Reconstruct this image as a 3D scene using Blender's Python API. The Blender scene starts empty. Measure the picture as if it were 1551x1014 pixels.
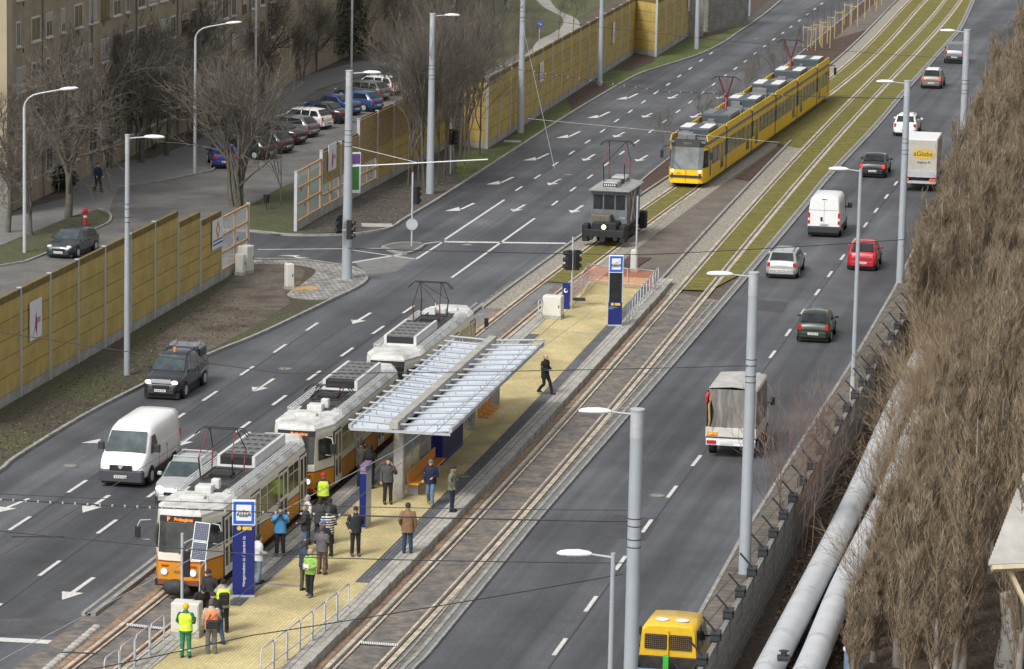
import bpy, bmesh, math, random
from mathutils import Vector, Matrix
import numpy as np
R_ = math.radians
SC = bpy.context.scene
COL = SC.collection

# ---------------------------------------------------------------- camera
F_PX, CX, CY, CAM_H = 5650.0, 775.5, 507.0, 31.6
TILT, ROLL = math.atan(987/5650.0), 0.020
_d = Vector((0, math.cos(TILT), -math.sin(TILT)))
_u0 = Vector((0, math.sin(TILT), math.cos(TILT)))
_r0 = Vector((1, 0, 0))
_r = _r0*math.cos(ROLL) + _u0*math.sin(ROLL)
_u = _u0*math.cos(ROLL) - _r0*math.sin(ROLL)
cd = bpy.data.cameras.new("camera"); cam = bpy.data.objects.new("camera", cd); COL.objects.link(cam)
cd.sensor_width = 36; cd.lens = F_PX/1551*36; cd.clip_start = 1; cd.clip_end = 6000
cam.matrix_world = Matrix(((_r.x, _u.x, -_d.x, 0), (_r.y, _u.y, -_d.y, 0), (_r.z, _u.z, -_d.z, CAM_H), (0, 0, 0, 1)))
SC.camera = cam

# ---------------------------------------------------------------- sky, sun, exposure (overcast)
w = bpy.data.worlds.new("World"); SC.world = w; w.use_nodes = True
nt = w.node_tree; nt.nodes.clear()
wo = nt.nodes.new('ShaderNodeOutputWorld'); bg = nt.nodes.new('ShaderNodeBackground')
sky = nt.nodes.new('ShaderNodeTexSky'); sky.sky_type = 'NISHITA'; sky.sun_disc = False
SUN_EL, SUN_AZ = R_(48), R_(215)
sky.sun_elevation = SUN_EL; sky.sun_rotation = SUN_AZ; sky.dust_density = 4; sky.air_density = 1.0
hs = nt.nodes.new('ShaderNodeHueSaturation'); hs.inputs['Saturation'].default_value = 0.16
nt.links.new(sky.outputs[0], hs.inputs['Color']); nt.links.new(hs.outputs[0], bg.inputs[0]); nt.links.new(bg.outputs[0], wo.inputs[0])
bg.inputs[1].default_value = 0.12
sl = bpy.data.lights.new("sun", 'SUN'); sl.energy = 1.4; sl.angle = R_(14); sl.color = (1, 0.96, 0.9)
so = bpy.data.objects.new("sun", sl); COL.objects.link(so)
sdir = Vector((math.sin(SUN_AZ)*math.cos(SUN_EL), math.cos(SUN_AZ)*math.cos(SUN_EL), math.sin(SUN_EL)))
so.rotation_euler = sdir.to_track_quat('Z', 'Y').to_euler()
SC.view_settings.view_transform = 'Standard'; SC.view_settings.look = 'None'; SC.view_settings.gamma = 1
SC.view_settings.exposure = 0.55

# ---------------------------------------------------------------- helpers
def P(x, y, z=0.0):
    """point of the place at height z seen at photograph pixel x, y"""
    v = _d + _r*((x-CX)/F_PX) - _u*((y-CY)/F_PX)
    t = (z-CAM_H)/v.z
    return Vector((v.x*t, v.y*t, z))

def mat(name, col, rough=0.6, metal=0.0, var=0.0, scale=6.0, bump=0.0, bscale=None, col2=None, spec=0.5,
        emit=0, coat=0.0, coord='Object', stretch=None, thr=None, fine=None, streak=False):
    m = bpy.data.materials.new(name); m.use_nodes = True
    t = m.node_tree; b = t.nodes['Principled BSDF']
    c = tuple(col)+(1,)
    b.inputs['Roughness'].default_value = rough; b.inputs['Metallic'].default_value = metal
    b.inputs['Specular IOR Level'].default_value = spec; b.inputs['Coat Weight'].default_value = coat
    b.inputs['Base Color'].default_value = c
    if emit:
        b.inputs['Emission Color'].default_value = c; b.inputs['Emission Strength'].default_value = emit
    if var or col2 or bump:
        tc = t.nodes.new('ShaderNodeTexCoord'); src = tc.outputs[coord]
        if stretch:
            mp = t.nodes.new('ShaderNodeMapping'); mp.inputs['Scale'].default_value = stretch
            t.links.new(src, mp.inputs[0]); src = mp.outputs[0]
    if var or col2:
        n = t.nodes.new('ShaderNodeTexNoise'); n.inputs['Scale'].default_value = scale; n.inputs['Detail'].default_value = 7
        n.inputs['Roughness'].default_value = 0.62
        t.links.new(src, n.inputs['Vector'])
        rp = t.nodes.new('ShaderNodeValToRGB')
        a, bb = thr or (0.32, 0.68)
        rp.color_ramp.elements[0].position = a; rp.color_ramp.elements[1].position = bb
        if col2:
            rp.color_ramp.elements[0].color = c; rp.color_ramp.elements[1].color = tuple(col2)+(1,)
        else:
            rp.color_ramp.elements[0].color = tuple(max(0, v*(1-var)) for v in col)+(1,)
            rp.color_ramp.elements[1].color = tuple(v*(1+var) for v in col)+(1,)
        t.links.new(n.outputs[0], rp.inputs[0]); out = rp.outputs[0]
        if fine:
            n3 = t.nodes.new('ShaderNodeTexNoise'); n3.inputs['Scale'].default_value = fine[0]; n3.inputs['Detail'].default_value = 3
            t.links.new(src, n3.inputs['Vector'])
            mr = t.nodes.new('ShaderNodeMapRange'); mr.inputs[1].default_value = 0.3; mr.inputs[2].default_value = 0.7
            mr.inputs[3].default_value = 1-fine[1]; mr.inputs[4].default_value = 1+fine[1]
            t.links.new(n3.outputs[0], mr.inputs[0])
            mx = t.nodes.new('ShaderNodeVectorMath'); mx.operation = 'SCALE'
            t.links.new(out, mx.inputs[0]); t.links.new(mr.outputs[0], mx.inputs['Scale']); out = mx.outputs[0]
        if streak:   # worn wheel paths and paver lanes running along the road
            for (sx, sy, amp, lo, hi) in ((0.55, 0.012, .24, .38, .62), (2.2, 0.03, .12, .35, .65), (0.11, 0.08, .20, .38, .62)):
                mp2 = t.nodes.new('ShaderNodeMapping'); mp2.vector_type = 'POINT'; mp2.inputs['Rotation'].default_value = (0, 0, R_(11.5)); mp2.inputs['Scale'].default_value = (1, 1, 1)
                mp3 = t.nodes.new('ShaderNodeMapping'); mp3.inputs['Scale'].default_value = (sx, sy, 1)
                n4 = t.nodes.new('ShaderNodeTexNoise'); n4.inputs['Scale'].default_value = 1; n4.inputs['Detail'].default_value = 4
                t.links.new(src, mp2.inputs[0]); t.links.new(mp2.outputs[0], mp3.inputs[0]); t.links.new(mp3.outputs[0], n4.inputs['Vector'])
                mr = t.nodes.new('ShaderNodeMapRange'); mr.inputs[1].default_value = lo; mr.inputs[2].default_value = hi; mr.inputs[3].default_value = 1-amp; mr.inputs[4].default_value = 1+amp
                t.links.new(n4.outputs[0], mr.inputs[0]); mx = t.nodes.new('ShaderNodeVectorMath'); mx.operation = 'SCALE'
                t.links.new(out, mx.inputs[0]); t.links.new(mr.outputs[0], mx.inputs['Scale']); out = mx.outputs[0]
        t.links.new(out, b.inputs['Base Color'])
    if bump:
        n2 = t.nodes.new('ShaderNodeTexNoise'); n2.inputs['Scale'].default_value = bscale or scale*3; n2.inputs['Detail'].default_value = 5
        t.links.new(src, n2.inputs['Vector'])
        bp = t.nodes.new('ShaderNodeBump'); bp.inputs['Strength'].default_value = bump; bp.inputs['Distance'].default_value = 0.05
        t.links.new(n2.outputs[0], bp.inputs['Height']); t.links.new(bp.outputs[0], b.inputs['Normal'])
    return m

def brickmat(name, c1, c2, mortar, bw, bh, ms=0.01, rot=0.0, stain=None, rough=0.85, offset=0.5, coord='Object', loc=None, bias=0.0):
    m = bpy.data.materials.new(name); m.use_nodes = True; t = m.node_tree; b = t.nodes['Principled BSDF']
    b.inputs['Roughness'].default_value = rough
    tc = t.nodes.new('ShaderNodeTexCoord'); mp = t.nodes.new('ShaderNodeMapping')
    mp.inputs['Rotation'].default_value = (0, 0, rot)
    if loc: mp.inputs['Rotation'].default_value = loc
    t.links.new(tc.outputs[coord], mp.inputs[0])
    br = t.nodes.new('ShaderNodeTexBrick'); br.inputs['Scale'].default_value = 1; br.offset = offset
    br.inputs['Brick Width'].default_value = bw; br.inputs['Row Height'].default_value = bh
    br.inputs['Mortar Size'].default_value = ms; br.inputs['Color1'].default_value = (*c1, 1)
    br.inputs['Color2'].default_value = (*c2, 1); br.inputs['Mortar'].default_value = (*mortar, 1); br.inputs['Bias'].default_value = bias
    t.links.new(mp.outputs[0], br.inputs['Vector']); out = br.outputs[0]
    if stain:
        n = t.nodes.new('ShaderNodeTexNoise'); n.inputs['Scale'].default_value = stain[0]; n.inputs['Detail'].default_value = 6
        t.links.new(mp.outputs[0], n.inputs['Vector'])
        mr = t.nodes.new('ShaderNodeMapRange'); mr.inputs[1].default_value = 0.35; mr.inputs[2].default_value = 0.65
        mr.inputs[3].default_value = 1-stain[1]; mr.inputs[4].default_value = 1+stain[1]*0.6
        t.links.new(n.outputs[0], mr.inputs[0])
        mx = t.nodes.new('ShaderNodeVectorMath'); mx.operation = 'SCALE'
        t.links.new(out, mx.inputs[0]); t.links.new(mr.outputs[0], mx.inputs['Scale']); out = mx.outputs[0]
    t.links.new(out, b.inputs['Base Color'])
    return m

M = {}
def mk(k, *a, **kw): M[k] = mat(k, *a, **kw)
mk('asphalt', (0.076, 0.079, 0.086), 0.66, var=0.22, scale=0.22, bump=0.25, bscale=14, fine=(9, 0.18), spec=0.4, streak=True)
mk('asphalt_old', (0.125, 0.122, 0.115), 0.85, var=0.35, scale=0.35, bump=0.2, bscale=12, fine=(7, 0.2))
mk('asphalt_light', (0.17, 0.168, 0.165), 0.8, var=0.15, scale=1.2, fine=(9, 0.15))
mk('road_paint', (0.56, 0.555, 0.53), 0.7, var=0.22, scale=7)
mk('soil', (0.062, 0.05, 0.038), 0.95, col2=(0.12, 0.10, 0.078), scale=1.3, bump=0.6, bscale=9, fine=(11, 0.35))
mk('verge', (0.060, 0.050, 0.036), 0.95, col2=(0.060, 0.068, 0.024), scale=0.28, bump=0.6, bscale=9, fine=(6, 0.4), thr=(0.42, 0.62))
mk('grass', (0.058, 0.085, 0.018), 0.95, col2=(0.10, 0.12, 0.034), scale=1.0, bump=0.7, bscale=12, fine=(8, 0.35))
mk('bark_mulch', (0.042, 0.025, 0.017), 0.95, col2=(0.095, 0.060, 0.044), scale=5, bump=0.9, bscale=16, fine=(14, 0.4))
mk('leaf_litter', (0.030, 0.021, 0.015), 0.95, col2=(0.105, 0.075, 0.052), scale=4, bump=0.9, bscale=14, fine=(13, 0.45))
mk('moss_turf', (0.090, 0.092, 0.014), 0.95, col2=(0.195, 0.165, 0.034), scale=0.9, bump=0.7, bscale=14, fine=(5, 0.38), stretch=(0.5, 2.6, 1))
mk('gravel', (0.13, 0.12, 0.10), 0.9, col2=(0.40, 0.37, 0.31), scale=7, bump=0.8, bscale=13, fine=(15, 0.3))
mk('path_soil', (0.105, 0.086, 0.068), 0.95, col2=(0.165, 0.140, 0.115), scale=0.5, bump=0.3, bscale=9, fine=(7, 0.22))
mk('track_bed', (0.105, 0.103, 0.102), 0.9, col2=(0.215, 0.175, 0.135), scale=0.9, bump=0.3, bscale=9, fine=(3.2, 0.3), thr=(0.40, 0.66))
mk('track_sand', (0.17, 0.125, 0.085), 0.95, col2=(0.33, 0.21, 0.125), scale=1.1, bump=0.4, bscale=9, fine=(5, 0.3))
mk('concrete_strip', (0.42, 0.37, 0.29), 0.9, var=0.3, scale=1.1, fine=(4, 0.25))
mk('concrete', (0.34, 0.33, 0.30), 0.9, var=0.2, scale=1.3, bump=0.15, bscale=8, fine=(9, 0.12))
mk('concrete_dark', (0.16, 0.155, 0.14), 0.92, col2=(0.27, 0.26, 0.23), scale=0.9, bump=0.3, bscale=8, fine=(5, 0.25))
mk('kerb', (0.27, 0.265, 0.25), 0.9, var=0.25, scale=2.2, fine=(6, 0.2))
mk('rail_rust', (0.17, 0.075, 0.036), 0.75, metal=0.2, var=0.35, scale=2.5)
mk('rail_steel', (0.23, 0.19, 0.165), 0.4, metal=0.8, var=0.25, scale=2)
mk('galv', (0.44, 0.46, 0.48), 0.5, metal=0.12, var=0.10, scale=4)
mk('pole_grey', (0.36, 0.395, 0.43), 0.5, metal=0.1, var=0.05, scale=2)
mk('lamp_white', (0.74, 0.76, 0.79), 0.35)
mk('glass_dark', (0.02, 0.024, 0.028), 0.10, spec=0.45, var=0.5, scale=1.5)
mk('glass_mid', (0.05, 0.058, 0.06), 0.12, spec=0.45, var=0.5, scale=1.2)
mk('glass_wind', (0.06, 0.08, 0.085), 0.10, spec=0.4, var=0.45, scale=1.3)
mk('rubber', (0.012, 0.012, 0.012), 0.75)
mk('black', (0.015, 0.015, 0.016), 0.6)
mk('plastic_dk', (0.030, 0.033, 0.038), 0.6)
mk('white_paint', (0.80, 0.80, 0.79), 0.30, coat=0.3, var=0.03, scale=2)
mk('head_lit', (1.0, 0.93, 0.72), 0.3, emit=2.2)
mk('lens_clear', (0.6, 0.62, 0.62), 0.12, spec=0.8)
mk('lens_red', (0.50, 0.02, 0.015), 0.2)
mk('brake_red', (0.95, 0.05, 0.03), 0.3, emit=0.6)
mk('amber', (0.8, 0.25, 0.03), 0.3)
mk('plate', (0.62, 0.62, 0.6), 0.5)
mk('red_steel', (0.24, 0.035, 0.04), 0.5, metal=0.2)
mk('skin', (0.52, 0.31, 0.22), 0.6)
mk('blue_sign', (0.012, 0.022, 0.16), 0.35)
mk('wood', (0.42, 0.27, 0.11), 0.7, var=0.2, scale=5)

class MB:
    def __init__(s): s.v = []; s.f = []; s.m = []; s.sm = []
    def add(s, vs, fs, mi=0, sm=False):
        o = len(s.v); s.v += [tuple(v) for v in vs]
        for f in fs: s.f.append(tuple(i+o for i in f)); s.m.append(mi); s.sm.append(sm)
        return s
    def box(s, x0, x1, y0, y1, z0, z1, mi=0):
        v = [(x0, y0, z0), (x1, y0, z0), (x1, y1, z0), (x0, y1, z0), (x0, y0, z1), (x1, y0, z1), (x1, y1, z1), (x0, y1, z1)]
        return s.add(v, [(0, 3, 2, 1), (4, 5, 6, 7), (0, 1, 5, 4), (1, 2, 6, 5), (2, 3, 7, 6), (3, 0, 4, 7)], mi)
    def bbox(s, x0, x1, y0, y1, z0, z1, b=0.02, mi=0):
        """box with chamfered top and vertical edges"""
        def ring(x0, x1, y0, y1, z, c): return [(x0+c, y0, z), (x1-c, y0, z), (x1, y0+c, z), (x1, y1-c, z), (x1-c, y1, z), (x0+c, y1, z), (x0, y1-c, z), (x0, y0+c, z)]
        r = [ring(x0, x1, y0, y1, z0, b), ring(x0, x1, y0, y1, z1-b, b), ring(x0+b, x1-b, y0+b, y1-b, z1, b*.6)]
        return s.loft(r, mi=mi, cap=True)
    def obox(s, c, sx, sy, sz, rz=0, mi=0, rot=None):
        m = rot or Matrix.Rotation(rz, 3, 'Z'); c = Vector(c)
        v = [c+m @ Vector((a*sx/2, b*sy/2, d*sz/2)) for d in (-1, 1) for a, b in ((-1, -1), (1, -1), (1, 1), (-1, 1))]
        return s.add(v, [(0, 3, 2, 1), (4, 5, 6, 7), (0, 1, 5, 4), (1, 2, 6, 5), (2, 3, 7, 6), (3, 0, 4, 7)], mi)
    def loft(s, rings, mi=0, cap=True, sm=False, closed=True):
        n = len(rings[0]); o = len(s.v)
        for r in rings: s.v += [tuple(p) for p in r]
        for i in range(len(rings)-1):
            for j in range(n if closed else n-1):
                a = o+i*n+j; b = o+i*n+(j+1) % n
                s.f.append((a, b, b+n, a+n)); s.m.append(mi); s.sm.append(sm)
        if cap:
            s.f.append(tuple(o+j for j in reversed(range(n)))); s.m.append(mi); s.sm.append(False)
            e = o+(len(rings)-1)*n
            s.f.append(tuple(e+j for j in range(n))); s.m.append(mi); s.sm.append(False)
        return s
    def tube(s, pts, r, n=8, mi=0, cap=True, sm=True):
        pts = [Vector(p) for p in pts]
        if not isinstance(r, (list, tuple)): r = [r]*len(pts)
        rings = []
        up = None
        for i, p in enumerate(pts):
            t = (pts[min(i+1, len(pts)-1)]-pts[max(i-1, 0)]).normalized()
            if up is None: up = Vector((0, 0, 1)) if abs(t.z) < 0.9 else Vector((1, 0, 0))
            a = t.cross(up).normalized(); b = t.cross(a).normalized(); up = -b if False else up
            rings.append([p+(a*math.cos(2*math.pi*k/n)+b*math.sin(2*math.pi*k/n))*r[i] for k in range(n)])
        return s.loft(rings, mi, cap, sm)
    def cyl(s, c, r, h, n=16, mi=0, r2=None, axis='z', sm=True):
        ax = {'x': Vector((1, 0, 0)), 'y': Vector((0, 1, 0)), 'z': Vector((0, 0, 1))}[axis]
        c = Vector(c); return s.tube([c-ax*h/2, c+ax*h/2], [r, r if r2 is None else r2], n, mi, True, sm)
    def prism(s, poly, y0, y1, mi=0, axis='y'):
        """polygon in x,z pushed along y (or in x,y along z)"""
        n = len(poly)
        if axis == 'y': a = [(p[0], y0, p[1]) for p in poly]; b = [(p[0], y1, p[1]) for p in poly]
        elif axis == 'x': a = [(y0, p[0], p[1]) for p in poly]; b = [(y1, p[0], p[1]) for p in poly]
        else: a = [(p[0], p[1], y0) for p in poly]; b = [(p[0], p[1], y1) for p in poly]
        return s.loft([a, b], mi)
    def poly(s, pts, mi=0):
        return s.add(pts, [tuple(range(len(pts)))], mi)
    def sphere(s, c, r, n=10, m=7, sx=1, sy=1, sz=1, mi=0, rot=None):
        c = Vector(c); vs = []; fs = []
        for i in range(m+1):
            th = math.pi*i/m
            for j in range(n):
                ph = 2*math.pi*j/n
                v = Vector((math.sin(th)*math.cos(ph)*sx*r, math.sin(th)*math.sin(ph)*sy*r, math.cos(th)*sz*r))
                if rot: v = rot @ v
                vs.append(c+v)
        for i in range(m):
            for j in range(n): fs.append((i*n+j, (i+1)*n+j, (i+1)*n+(j+1) % n, i*n+(j+1) % n))
        return s.add(vs, fs, mi, True)
    def mesh(s, name, mats):
        me = bpy.data.meshes.new(name); me.from_pydata(s.v, [], s.f)
        for m in (mats if isinstance(mats, (list, tuple)) else [mats]): me.materials.append(m if not isinstance(m, str) else M[m])
        me.polygons.foreach_set('material_index', s.m); me.polygons.foreach_set('use_smooth', s.sm)
        me.update(); return me
    def build(s, name, mats, parent=None, fix=True):
        me = s.mesh(name, mats)
        if fix:
            bm = bmesh.new(); bm.from_mesh(me)
            bmesh.ops.recalc_face_normals(bm, faces=bm.faces)
            for e in bm.edges:
                if any(not f.smooth for f in e.link_faces): e.smooth = False
            bm.to_mesh(me); bm.free()
        o = bpy.data.objects.new(name, me); COL.objects.link(o)
        if parent: o.parent = parent
        return o

def tag(o, label, cat, group=None):
    o['label'] = label; o['category'] = cat
    if group: o['group'] = group
    return o
def thing(name, label, cat, loc, rz=0, group=None):
    o = bpy.data.objects.new(name, None); COL.objects.link(o); o.empty_display_size = 0.3
    o.location = loc; o.rotation_euler = (0, 0, rz); tag(o, label, cat, group); return o
def copy_tree(o, parent=None):
    c = o.copy(); COL.objects.link(c)
    if parent: c.parent = parent
    for ch in list(o.children): copy_tree(ch, c)
    return c
def place(o, loc, rz, label=None, group=None, scale=None):
    c = copy_tree(o); c.location = loc; c.rotation_euler = (0, 0, rz)
    if label: c['label'] = label
    if group: c['group'] = group
    if scale: c.scale = (scale,)*3
    return c
def struct(o, kind='structure'): o['kind'] = kind; return o

# tracks as curves of the ground: left track and right track, each x as a function of y
RC = [-0.47002501, 4.78569722, -17.25497151, 44.26251445, -39.88056399]
LC = [0.8082347069363652, -10.332861979315922, 49.837220528387334, -112.32489964470483, 138.09149264251778, -83.18775371758323]
def curveX(c, y):
    yy = min(max(y, 110), 390)
    v = np.polyval(c, yy/100); dv = np.polyval(np.polyder(c), yy/100)/100
    return v+dv*(y-yy), dv
def TP(c, y, off=0.0, z=0.0):
    x, dx = curveX(c, y); n = math.hypot(1, dx)
    return Vector((x+off/n, y-off*dx/n, z))
def head(c, y): return math.atan2(1, curveX(c, y)[1])
def tline(c, y0, y1, off=0, step=4, z=0):
    n = max(2, int(abs(y1-y0)/step)+1)
    return [TP(c, y0+(y1-y0)*i/(n-1), off, z) for i in range(n)]
def smooth(pts, k=6):
    out = []; n = len(pts)
    for i in range(n-1):
        p0, p1, p2, p3 = pts[max(i-1, 0)], pts[i], pts[i+1], pts[min(i+2, n-1)]
        for j in range(k):
            t = j/k
            out.append(0.5*((2*p1)+(p2-p0)*t+(2*p0-5*p1+4*p2-p3)*t*t+(3*p1-p0-3*p2+p3)*t**3))
    out.append(pts[-1]); return out
def offset_line(pts, o):
    res = []
    for i, p in enumerate(pts):
        t = pts[min(i+1, len(pts)-1)]-pts[max(i-1, 0)]; t.z = 0; t.normalize()
        res.append(p+Vector((t.y, -t.x, 0))*o)
    return res
def ribbon(mb, pts, a, b, z, z0=None, mi=0):
    A = [Vector((p.x, p.y, z)) for p in offset_line(pts, a)]; B = [Vector((p.x, p.y, z)) for p in offset_line(pts, b)]
    n = len(A); mb.add(A+B, [(i, n+i, n+i+1, i+1) for i in range(n-1)], mi)
    if z0 is not None:
        for L_ in (A, B):
            D = [Vector((p.x, p.y, z0)) for p in L_]
            mb.add(L_+D, [(i, i+1, n+i+1, n+i) for i in range(n-1)], mi)
        for e in (0, -1):
            mb.add([A[e], B[e], Vector((B[e].x, B[e].y, z0)), Vector((A[e].x, A[e].y, z0))], [(0, 1, 2, 3)], mi)
def area(name, pts, z, m, kind='structure', skirt=False):
    bm = bmesh.new(); vs = [bm.verts.new((p[0], p[1], z)) for p in pts]
    f = bm.faces.new(vs)
    f.normal_update()
    if f.normal.z < 0: f.normal_flip(); f.normal_update()
    bmesh.ops.triangulate(bm, faces=[f])
    me = bpy.data.meshes.new(name); bm.to_mesh(me); bm.free()
    me.materials.append(M[m] if isinstance(m, str) else m)
    o = bpy.data.objects.new(name, me); COL.objects.link(o); o['kind'] = kind
    return o
def pix(*l, z=0): return [P(x, y, z) for x, y in l]
# ================================================================ SETTING: ground, roads, tracks, platform
area('ground', [(-900, -200), (900, -200), (900, 3500), (-900, 3500)], -0.03, 'soil')
E1a = smooth(pix((-90, 768), (0, 716.6), (26, 696), (121, 637), (210, 590), (317, 540), (400, 506), (504, 456), (545, 436), (558, 423), (545, 411), (524, 404.7), (457, 395.7), (385, 394.4), (320, 396)))
E1b = smooth(pix((325, 350), (380, 352), (444, 358), (524, 357), (573, 352), (599, 344), (612, 335), (664, 304), (746, 251), (799, 216.6), (863, 175), (920, 140.6), (966, 115), (1008, 100.6), (1057, 85), (1095, 67), (1121, 49), (1160, 22), (1186, 0), (1225, -30)))
E2 = pix((1345, -30), (1305, 5), (1264, 39), (1220, 75), (979, 268), (881, 353), (820, 400), (776.7, 429.7))
E2n = tline(LC, 185, 124.5, -2.62)
E2 = E2 + pix((725, 465)) + E2n[2:]
area('main_road', E1a+E1b+E2+pix((131.5, 942), (98, 983), (40, 1033), (-60, 1110), (-260, 1110)), 0.0, 'asphalt')
area('service_road', pix((-40, 410), (0, 403.5), (39, 397), (75, 383), (144, 349), (165, 339), (170, 330), (165, 322), (172, 300), (180, 284), (258, 273), (322, 260), (400, 185), (470, 140), (620, 95), (760, 60), (820, 90), (740, 130), (600, 175), (447, 276), (418, 289), (380, 312), (372, 330), (372, 352), (385, 394), (340, 412), (200, 500), (0, 500), (-40, 510)), -0.008, 'asphalt_old')
area('sidewalk', pix((-30, 385), (0, 372), (111, 327), (150, 317), (165, 322), (172, 300), (180, 284), (258, 272), (322, 259), (400, 184), (480, 136), (620, 92), (600, 78), (450, 118), (380, 158), (300, 213), (230, 240), (130, 252), (100, 300), (15, 322), (-30, 334)), -0.004, 'asphalt_light')
area('grass_island', pix((-30, 410), (0, 403.5), (39, 397), (75, 383), (144, 349), (165, 339), (168, 330), (160, 326), (118, 327), (0, 375), (-30, 388)), 0.06, mat('island_grass', (0.055, 0.05, 0.032), 0.95, col2=(0.075, 0.082, 0.028), scale=0.7, bump=0.5, bscale=9, fine=(7, 0.4)))
area('corner_grass', pix((375, 350), (375, 316), (380, 312), (418, 289), (447, 276), (500, 245), (505, 300), (449, 356), (420, 357)), 0.06, mat('corner_turf', (0.06, 0.05, 0.034), 0.95, col2=(0.062, 0.085, 0.02), scale=0.5, bump=0.5, bscale=9, fine=(7, 0.4)))
# verge between kerb and lower noise wall (and a strip behind it)
V1 = [p for p in E1a if p.y < 205]
area('verge', V1+pix((375, 396), (372, 408), (330, 424), (200, 505), (0, 612), (-90, 665)), 0.10, 'verge')
area('bare_soil', pix((300, 470), (378, 404), (430, 400), (462, 412), (455, 432), (430, 446), (440, 462), (390, 495), (330, 528), (250, 560), (230, 520)), 0.104, mat('pale_soil', (0.115, 0.095, 0.072), 0.95, col2=(0.060, 0.050, 0.038), scale=0.45, bump=0.5, fine=(6, 0.3), thr=(0.45, 0.62)))
area('cobble_corner', smooth(pix((378, 396.5), (457, 397.5), (524, 406.5), (543, 412), (556, 423), (543, 434), (502, 454), (470, 458), (434, 450), (462, 430), (478, 412), (440, 404), (378, 403)), 3), 0.108, brickmat('cobble', (0.42, 0.41, 0.38), (0.20, 0.195, 0.18), (0.12, 0.11, 0.1), 0.35, 0.22, 0.03, 0.5, (1.5, 0.3)))
# verge between upper kerb and upper noise wall
V2 = [p for p in E1b if p.y > 214]
area('upper_verge', V2+pix((1190, -40), (1060, 20), (1035, 35), (994, 60), (961, 60), (737, 215), (680, 200), (640, 225), (542, 280), (485, 318), (447, 340), (444, 357)), 0.10, mat('dark_soil', (0.055, 0.047, 0.039), 0.95, col2=(0.085, 0.075, 0.062), scale=0.8, bump=0.6, bscale=9, fine=(6, 0.45)))
area('grass_verge', smooth(pix((700, 281), (746, 250), (799, 215.5), (840, 189), (893, 156), (900, 150), (870, 146), (830, 170), (786, 203), (737, 232), (700, 230), (690, 262)), 2), 0.104, 'grass')
area('grass_verge', smooth(pix((925, 137), (966, 113.5), (1008, 99), (1057, 83.5), (1095, 65.5), (1121, 47.5), (1135, 38), (1125, 32), (1100, 36), (1045, 60), (995, 90), (950, 107), (912, 110), (905, 125)), 2), 0.104, 'grass')
area('bark_bed', pix((866, 170), (905, 147), (925, 136), (912, 128), (880, 135), (858, 152)), 0.107, 'bark_mulch')
area('bark_bed', pix((930, 107), (955, 110), (990, 96), (994, 88), (961, 83)), 0.107, 'bark_mulch')
area('bark_bed', pix((1060, 62), (1100, 50), (1135, 28), (1180, -12), (1120, -10), (1050, 50)), 0.107, 'bark_mulch')
# park behind the wall: lawn and winding path
area('lawn', pix((690, 130), (760, 95), (960, -20), (1010, -90), (760, -90), (560, 20), (600, 70)), -0.002, mat('park_grass', (0.08, 0.068, 0.042), 0.95, col2=(0.085, 0.10, 0.032), scale=0.12, bump=0.5, bscale=5, fine=(3, 0.35)))
area('footpath', smooth(pix((795, -25), (812, 0), (828, 14), (850, 25), (852, 38), (838, 50), (815, 62), (800, 80), (770, 100), (730, 118), (745, 125), (785, 108), (820, 85), (835, 68), (862, 52), (878, 40), (872, 28), (850, 18), (838, 8), (832, -5), (830, -25)), 3), 0.004, mat('path_gravel', (0.30, 0.29, 0.26), 0.95, var=0.2, scale=0.8, fine=(5, 0.15)))

kb = MB()
def kerb(pts, side, w=0.16, h=0.13): ribbon(kb, pts, 0 if side > 0 else -w, w if side > 0 else 0, h, -0.02)
kerb(E1a, -1); kerb(E1b, -1)
kerb(offset_line(pix((1330, -20), (1305, 5), (1264, 39), (1220, 75), (979, 268), (881, 353)), 0), -1, 0.14)
kerb(smooth(pix((75, 383), (144, 349), (165, 339), (170, 330), (165, 322), (152, 317))), -1, 0.14, 0.09)
kerb(pix((180, 284), (258, 273), (322, 260), (400, 185)), -1, 0.14, 0.09)
kerb(pix((-30, 411), (0, 404.5), (39, 398), (75, 384)), -1, 0.14, 0.09)
struct(kb.build('kerb', 'kerb'))

# planting strip left of the upper track, between road kerb and gravel
LY = lambda x, y: P(x, y).y
strip_road = pix((881, 353), (979, 268), (1220, 75), (1264, 39), (1305, 5), (1345, -30))
k_in = tline(LC, 224, 420, -1.95, 6)
area('planting_strip', strip_road+list(reversed(k_in)), 0.08, 'bark_mulch')
area('centre_walkway', pix((1262, 62), (1298, 30), (1330, 2), (1362, -30))+list(reversed(tline(LC, 352, 430, -2.05, 8))), 0.084, 'path_soil')

mb = MB(); ribbon(mb, tline(LC, 188, 430, 0, 4), -2.0, -0.72, 0.03); struct(mb.build('gravel_strip', 'gravel', fix=False))
mb = MB(); ribbon(mb, tline(LC, 188, 430, 0, 4), -2.14, -1.98, 0.13, -0.02); struct(mb.build('kerb', 'kerb'))
mb = MB(); ribbon(mb, tline(LC, 190, 262, 0, 4), 0.72, 1.95, 0.03); struct(mb.build('gravel_strip', 'gravel', fix=False))
mb = MB(); ribbon(mb, tline(RC, 193.5, 262, 0, 4), -2.05, -0.72, 0.03); struct(mb.build('gravel_strip', 'gravel', fix=False))
mb = MB(); ribbon(mb, tline(RC, 189, 262, 0, 4), -2.2, -2.05, 0.15, -0.02); struct(mb.build('kerb', 'kerb'))
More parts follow.
